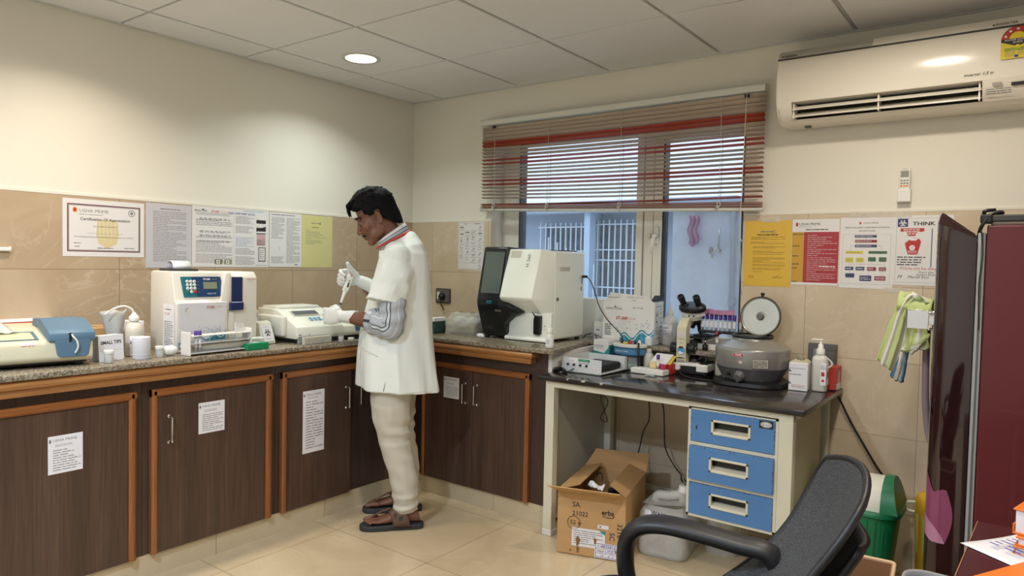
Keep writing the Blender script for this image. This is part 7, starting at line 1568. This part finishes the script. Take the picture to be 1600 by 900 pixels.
for s in (-1, 1): b.ball(sh(s, 1.352, .165), (.072, .066, .066), COAT, 18); b.ball(sh(s, 1.376, .105, -.012), (.068, .075, .058), COAT, 18)
coat = b.build('lab_coat', MAN, 'white short sleeved coat', remesh=.0055, smooth_it=3)
# seams and pocket
SEAM = pal('coat_seam_shade', 'c2c2b6', .85)
def surf_x(y, z):   # outer coat surface seen from the near side, found by ray
    return None
dg = bpy.context.evaluated_depsgraph_get(); bpy.context.view_layer.update()
def on_coat(x, z, off=.001):
    ok, loc, nrm, _ = coat.ray_cast(V((x, -.6, z)), V((0, 1, 0))); return loc + nrm * off if ok else V((x, -.22, z))
b = MB(); b.tube([on_coat(-.052 + .004 * q, .690 + .022 * q, .0) for q in range(4)], [.0035, .003, .002, .0008], pal('slit_dark', '8d897c', .9), 6); b.build('side_slit', coat, 'side slit')
b = MB(); b.tube([on_coat(-.16 + .012 * q, .905 - .0045 * q) for q in range(8)], .0018, SEAM, 6); b.tube([on_coat(-.16, .905), on_coat(-.168, .84)], .0014, SEAM, 6); b.build('pocket_edge', coat)
b = MB(); b.tube([on_coat(x, .715 - .012 * cos(x * 3), .0004) for x in [-.15 + .02 * q for q in range(16)]], .0012, SEAM, 5); b.build('hem_seam', coat)
# --- trousers
b = MB()
for s in (-1, 1):
    pts = LEGS[s]; rad = [.108, .098, .079, .071, .056] if s < 0 else [.106, .094, .076, .066, .054]
    P = catmull(pts[:4] + [(pts[4][0] - .012, pts[4][1], .088)], 9); rings = []
    for i, p in enumerate(P):
        t_ = i / 9; j = min(int(t_), 3); r = rad[j] + (rad[j + 1] - rad[j]) * (t_ - j); low = max(0, 1 - (p.z - .08) / .16); kn = math.exp(-((p.z - .47) / .09) ** 2)
        rings.append([p + V((cos(a) * r * 1.0, sin(a) * r * .95, 0)) * (1 + .15 * low * sin(i * 2.1 + 1.2 * cos(a + s)) + .09 * kn * sin(p.z * 95 + 1.5 * sin(a)) * (.5 + .5 * cos(a)) + .05 * noise.noise((2.5 * cos(a), 2.5 * sin(a), p.z * 9 + s)) + .02 * sin(p.z * 60 + 2 * a)) + V((0, 0, .010 * low * sin(a * 1 + 1) )) for a in [TAU * k / 32 for k in range(32)]])
    b.loft(rings, PANTS)
b.loft([ell((.012, 0, z), rx, ry, 28, TW) for z, rx, ry in ((.72, .10, .16), (.80, .115, .17), (.9, .11, .16))], PANTS)
b.build('trousers', MAN, 'pale grey trousers', remesh=.005, smooth_it=1)
# --- shirt: rolled sleeve and collar
b = MB(); st = [0] * 88
for k in range(2, 88, 22): st[k] = 1; st[k + 2] = 2; st[k + 4] = 1; st[k + 13] = 2
SM = (SHIRT, STRIPE, STRIPL)
sp = catmull([SL.lerp(LE, .52) + V((.0, -.012, 0)), SL.lerp(LE, .78) + V((.012, -.012, -.0)), LE + V((.014, -.004, -.006)), LE + V((-.03, .02, -.004)), LE.lerp(LW, .32) + V((0, 0, .002))], 8); n_ = len(sp); rings = []; prev = None
for i, p in enumerate(sp):
    tg = (sp[min(i + 1, n_ - 1)] - sp[max(i - 1, 0)]).normalized(); a_ = tg.cross(V((0, 1, 0))) if prev is None else prev - tg * prev.dot(tg); a_.normalize(); prev = a_; c_ = tg.cross(a_)
    r = .062 - .003 * (i / n_) + .005 * math.exp(-((i - n_ * .55) / 5) ** 2); 
    rings.append([p + (a_ * cos(q) + c_ * sin(q)) * (r + .005 * sin(i * 1.1 + 2 * cos(q)) + .004 * noise.noise((2 * cos(q), 2 * sin(q), i * .35))) for q in [TAU * k / 88 for k in range(88)]])
b.loft(rings, SHIRT, colmat=lambda i, j: SM[st[j]]); sl_ = b.build('shirt_sleeve', MAN, 'grey shirt sleeve with dark stripes')
b = MB(); q0 = LE.lerp(LW, .27); q1 = LE.lerp(LW, .40); dd = (q1 - q0).normalized(); u_ = dd.cross(V((0, 0, 1))).normalized(); w_ = dd.cross(u_)
b.loft([[q0.lerp(q1, f) + (u_ * cos(a) + w_ * sin(a)) * (r + .002 * sin(3 * a + f * 4)) for a in [TAU * k / 28 for k in range(28)]] for f, r in ((0, .058), (.1, .064), (.8, .066), (1, .062), (1.0, .054), (.2, .05))], SHIRT, colmat=lambda i, j: STRIPL if j % 7 == 3 else (STRIPE if j % 14 == 0 else SHIRT)); b.box(-.008, .008, -.004, .004, -.012, .012, BLACK, .002, 1, Matrix.Translation(LE + V((.03, -.035, -.05)))); b.build('rolled_cuff', sl_, 'rolled cuff')
b = MB()
def col_ring(z, rx, ry, dx, tilt): return [V((dx + rx * cos(a), ry * sin(a), z + tilt * cos(a))) for a in [TAU * k / 40 for k in range(40)]]
b.loft([col_ring(1.436, .080, .078, -.008, .044), col_ring(1.447, .077, .0745, -.013, .046), col_ring(1.4505, .0755, .0735, -.0145, .047), col_ring(1.461, .0725, .0695, -.019, .048), col_ring(1.464, .072, .0685, -.0205, .0485), col_ring(1.477, .068, .064, -.026, .051), col_ring(1.475, .062, .058, -.026, .05), col_ring(1.442, .066, .064, -.010, .045)], SHIRT, cap=False, colmat=lambda i, j: (STRIPL, STRIPE, SHIRT, STRIPE, STRIPL, SHIRT, SHIRT)[min(i, 6)]); b.build('shirt_collar', MAN, 'striped shirt collar')
b = MB(); P = [V((-.008 + .084 * cos(a), .082 * sin(a), 1.449 + .046 * cos(a))) for a in [TAU * k / 40 for k in range(40)]]
b.loft([[p, p + V((.003 * cos(i * TAU / 40), .003 * sin(i * TAU / 40), -.002)), p + V((.010 * cos(i * TAU / 40), .010 * sin(i * TAU / 40), -.014)), p + V((.006 * cos(i * TAU / 40), .006 * sin(i * TAU / 40), -.013))] for i, p in enumerate(P)], LANY, loop=True); b.build('lanyard', MAN, 'orange red lanyard')
# --- gloves
b = MB(); hand(b, m=GLOVE, grow=.0012, **Lhand); limb(b, [LW + V((.045, -.032, -.002)), LW + V((.02, -.014, 0)), LW + V((-.03, .022, 0))], [.037, .034, .028], GLOVE)
b.build('glove', MAN, 'white latex glove', remesh=.0032, smooth_it=2)
b = MB(); hand(b, m=GLOVE, grow=.0012, **Rhand); limb(b, [RW + V((.07, .03, -.06)), RW + V((.03, .01, -.02)), RW + V((-.02, -.004, .004))], [.04, .037, .029], GLOVE)
b.build('glove', MAN, 'white latex glove', remesh=.0032, smooth_it=2)
# --- sandals
for s in (-1, 1):
    x0 = .085 if s < 0 else .088; y = LEGS[s][-1][1]; so = []
    for dx, w in ((.072, .012), (.066, .026), (.045, .036), (0, .038), (-.06, .040), (-.12, .047), (-.18, .050), (-.215, .044), (-.235, .03), (-.243, .012)): so.append((dx, w))
    ol = [(x0 + dx, y - w) for dx, w in so] + [(x0 + dx, y + w) for dx, w in so[::-1]]
    b = MB(); b.prism(ol, 'z', .0, .027, SOLE, .006, 3); sd = b.build('sandal', MAN, 'brown leather sandal with dark sole', sharp=50)
    b = MB()
    b.surf(lambda u, v: (x0 - .035 - .075 * (1 - abs(2 * u - 1)) * .55 - (v - .5) * (.085 - .03 * (1 - abs(2 * u - 1))), y + .046 * (cos(pi * u)) * 1.0, .022 + (.085 - .028 * v * 0 + .012 * (1 - v)) * sin(pi * u) ** .7 - .022 * v * sin(pi * u)), 20, 8, LEATH, .004)
    ty = y + .018 * (1 if s < 0 else -1)
    b.surf(lambda u, v: (x0 - .09 - .105 * u, y + (ty - y) * u + (v - .5) * (.026 - .010 * u), .098 - .018 * u - .040 * u * u), 10, 4, LEATH, .004)
    b.tube([(x0 - .192, ty, .045), (x0 - .198, ty, .025)], .005, LEATH, 8)
    b.build('strap', sd, 'brown leather strap')
    b = MB(); yy = y - .044; b.box(x0 - .052, x0 - .032, yy - .005, yy + .002, .05, .075, DGREY, .002, 1); b.box(x0 - .078, x0 - .062, yy - .002, yy + .006, .06, .092, LEATH, .003, 1); b.build('buckle', sd, 'dark buckle')
# --- pipette in the raised hand (a thing of its own)
ptip = V((-.290, .088, 1.066)); ptop = V((-.226, .128, 1.268)); pd = (ptop - ptip).normalized(); Mp = Matrix.Translation(ptip) @ pd.to_track_quat('Z', 'Y').to_matrix().to_4x4()
pm = MAN.matrix_basis.copy(); RZ = Matrix.Translation((.90, -1.02, 0)) @ Matrix.Rotation(RAD(46.04), 4, 'Z'); Wp = RZ @ Mp
pip = thing('pipette', 'white pipette with orange plunger held in the raised gloved hand', 'pipette', (0, 0, 0)); pip.matrix_basis = Wp
b = MB(); b.lathe([(.004, .042), (.0058, .05), (.009, .10), (.010, .112)], WHITE, 16, cap=True); b.loft([[(x, y, z) for x, y in rrect(w, d, .005, 3)] for z, w, d in ((.110, .018, .022), (.118, .022, .028), (.17, .022, .028), (.198, .024, .03), (.205, .02, .024))], WHITE); b.build('pipette_body', pip)
b = MB(); b.lathe([(.0012, 0), (.0022, .02), (.004, .045)], FROST, 12, cap=False); b.build('tip', pip, 'clear disposable tip')
b = MB(); b.lathe([(.0052, .038), (.0058, .05)], DGREY, 14, cap=False); b.build('tip_cone', pip, 'dark collar')
b = MB(); b.lathe([(.004, .205), (.004, .212), (.010, .214), (.010, .226), (.0001, .228)], pal('plunger_orange', 'd9664a', .4), 18); b.build('plunger', pip, 'orange plunger')
b = MB(); b.box(-.0122, -.0105, -.004, .004, .135, .16, INK); b.box(-.0122, -.0105, -.003, .003, .166, .171, INK); b.build('volume_window', pip, 'dark volume window')
b = MB(); b.box(-.015, .02, -.006, .006, .196, .203, M_['plunger_orange'], .002, 1); b.build('finger_hook', pip, 'orange finger hook')
# ================================================================== CAMERA, WORLD
cd = bpy.data.cameras.new('camera'); cam = bpy.data.objects.new('camera', cd); COL.objects.link(cam)
cd.sensor_fit = 'HORIZONTAL'; cd.sensor_width = 36; cd.lens = 36 * 1098.49 / 1600; cd.clip_start = .05
yaw, pit, rol = RAD(-36.623), RAD(-2.108), RAD(1.2384)
fw = V((sin(yaw) * cos(pit), cos(yaw) * cos(pit), sin(pit))); r0 = V((cos(yaw), -sin(yaw), 0)); u0 = r0.cross(fw)
r1 = r0 * cos(rol) + u0 * sin(rol); u1 = -r0 * sin(rol) + u0 * cos(rol)
cam.matrix_world = Matrix.Translation((3.4925, -3.52, 1.34)) @ Matrix((r1, u1, -fw)).transposed().to_4x4()
SC.camera = cam
w = bpy.data.worlds.new('sky'); SC.world = w; w.use_nodes = True
bg = w.node_tree.nodes['Background']; bg.inputs[0].default_value = (*lin('d2deF2'.lower()), 1); bg.inputs[1].default_value = 1.9
vs = SC.view_settings; vs.view_transform = 'Standard'; vs.look = 'None'; vs.exposure = 0; vs.gamma = 1; vs.use_curve_mapping = False
sl = bpy.data.lights.new('daylight', 'SUN'); sl.energy = 1.6; sl.angle = RAD(70); sl.color = lin('dde8ff')
so_ = bpy.data.objects.new('daylight', sl); COL.objects.link(so_); so_.rotation_euler = (RAD(48), 0, RAD(-12)); so_.location = (1, 1, 6)
GRP = {}
for o in SC.objects:
    if o.parent is None and o.get('label') and not o.get('group'): GRP.setdefault(o.name.split('.')[0], []).append(o)
for k, l in GRP.items():
    if len(l) > 1:
        for o in l: o['group'] = k.replace('_', ' ') + ('es' if k.endswith(('x', 'h')) else 's') + ' in the laboratory'
SC.cycles.use_denoising = True
SC.cycles.max_bounces = 10; SC.cycles.transparent_max_bounces = 16
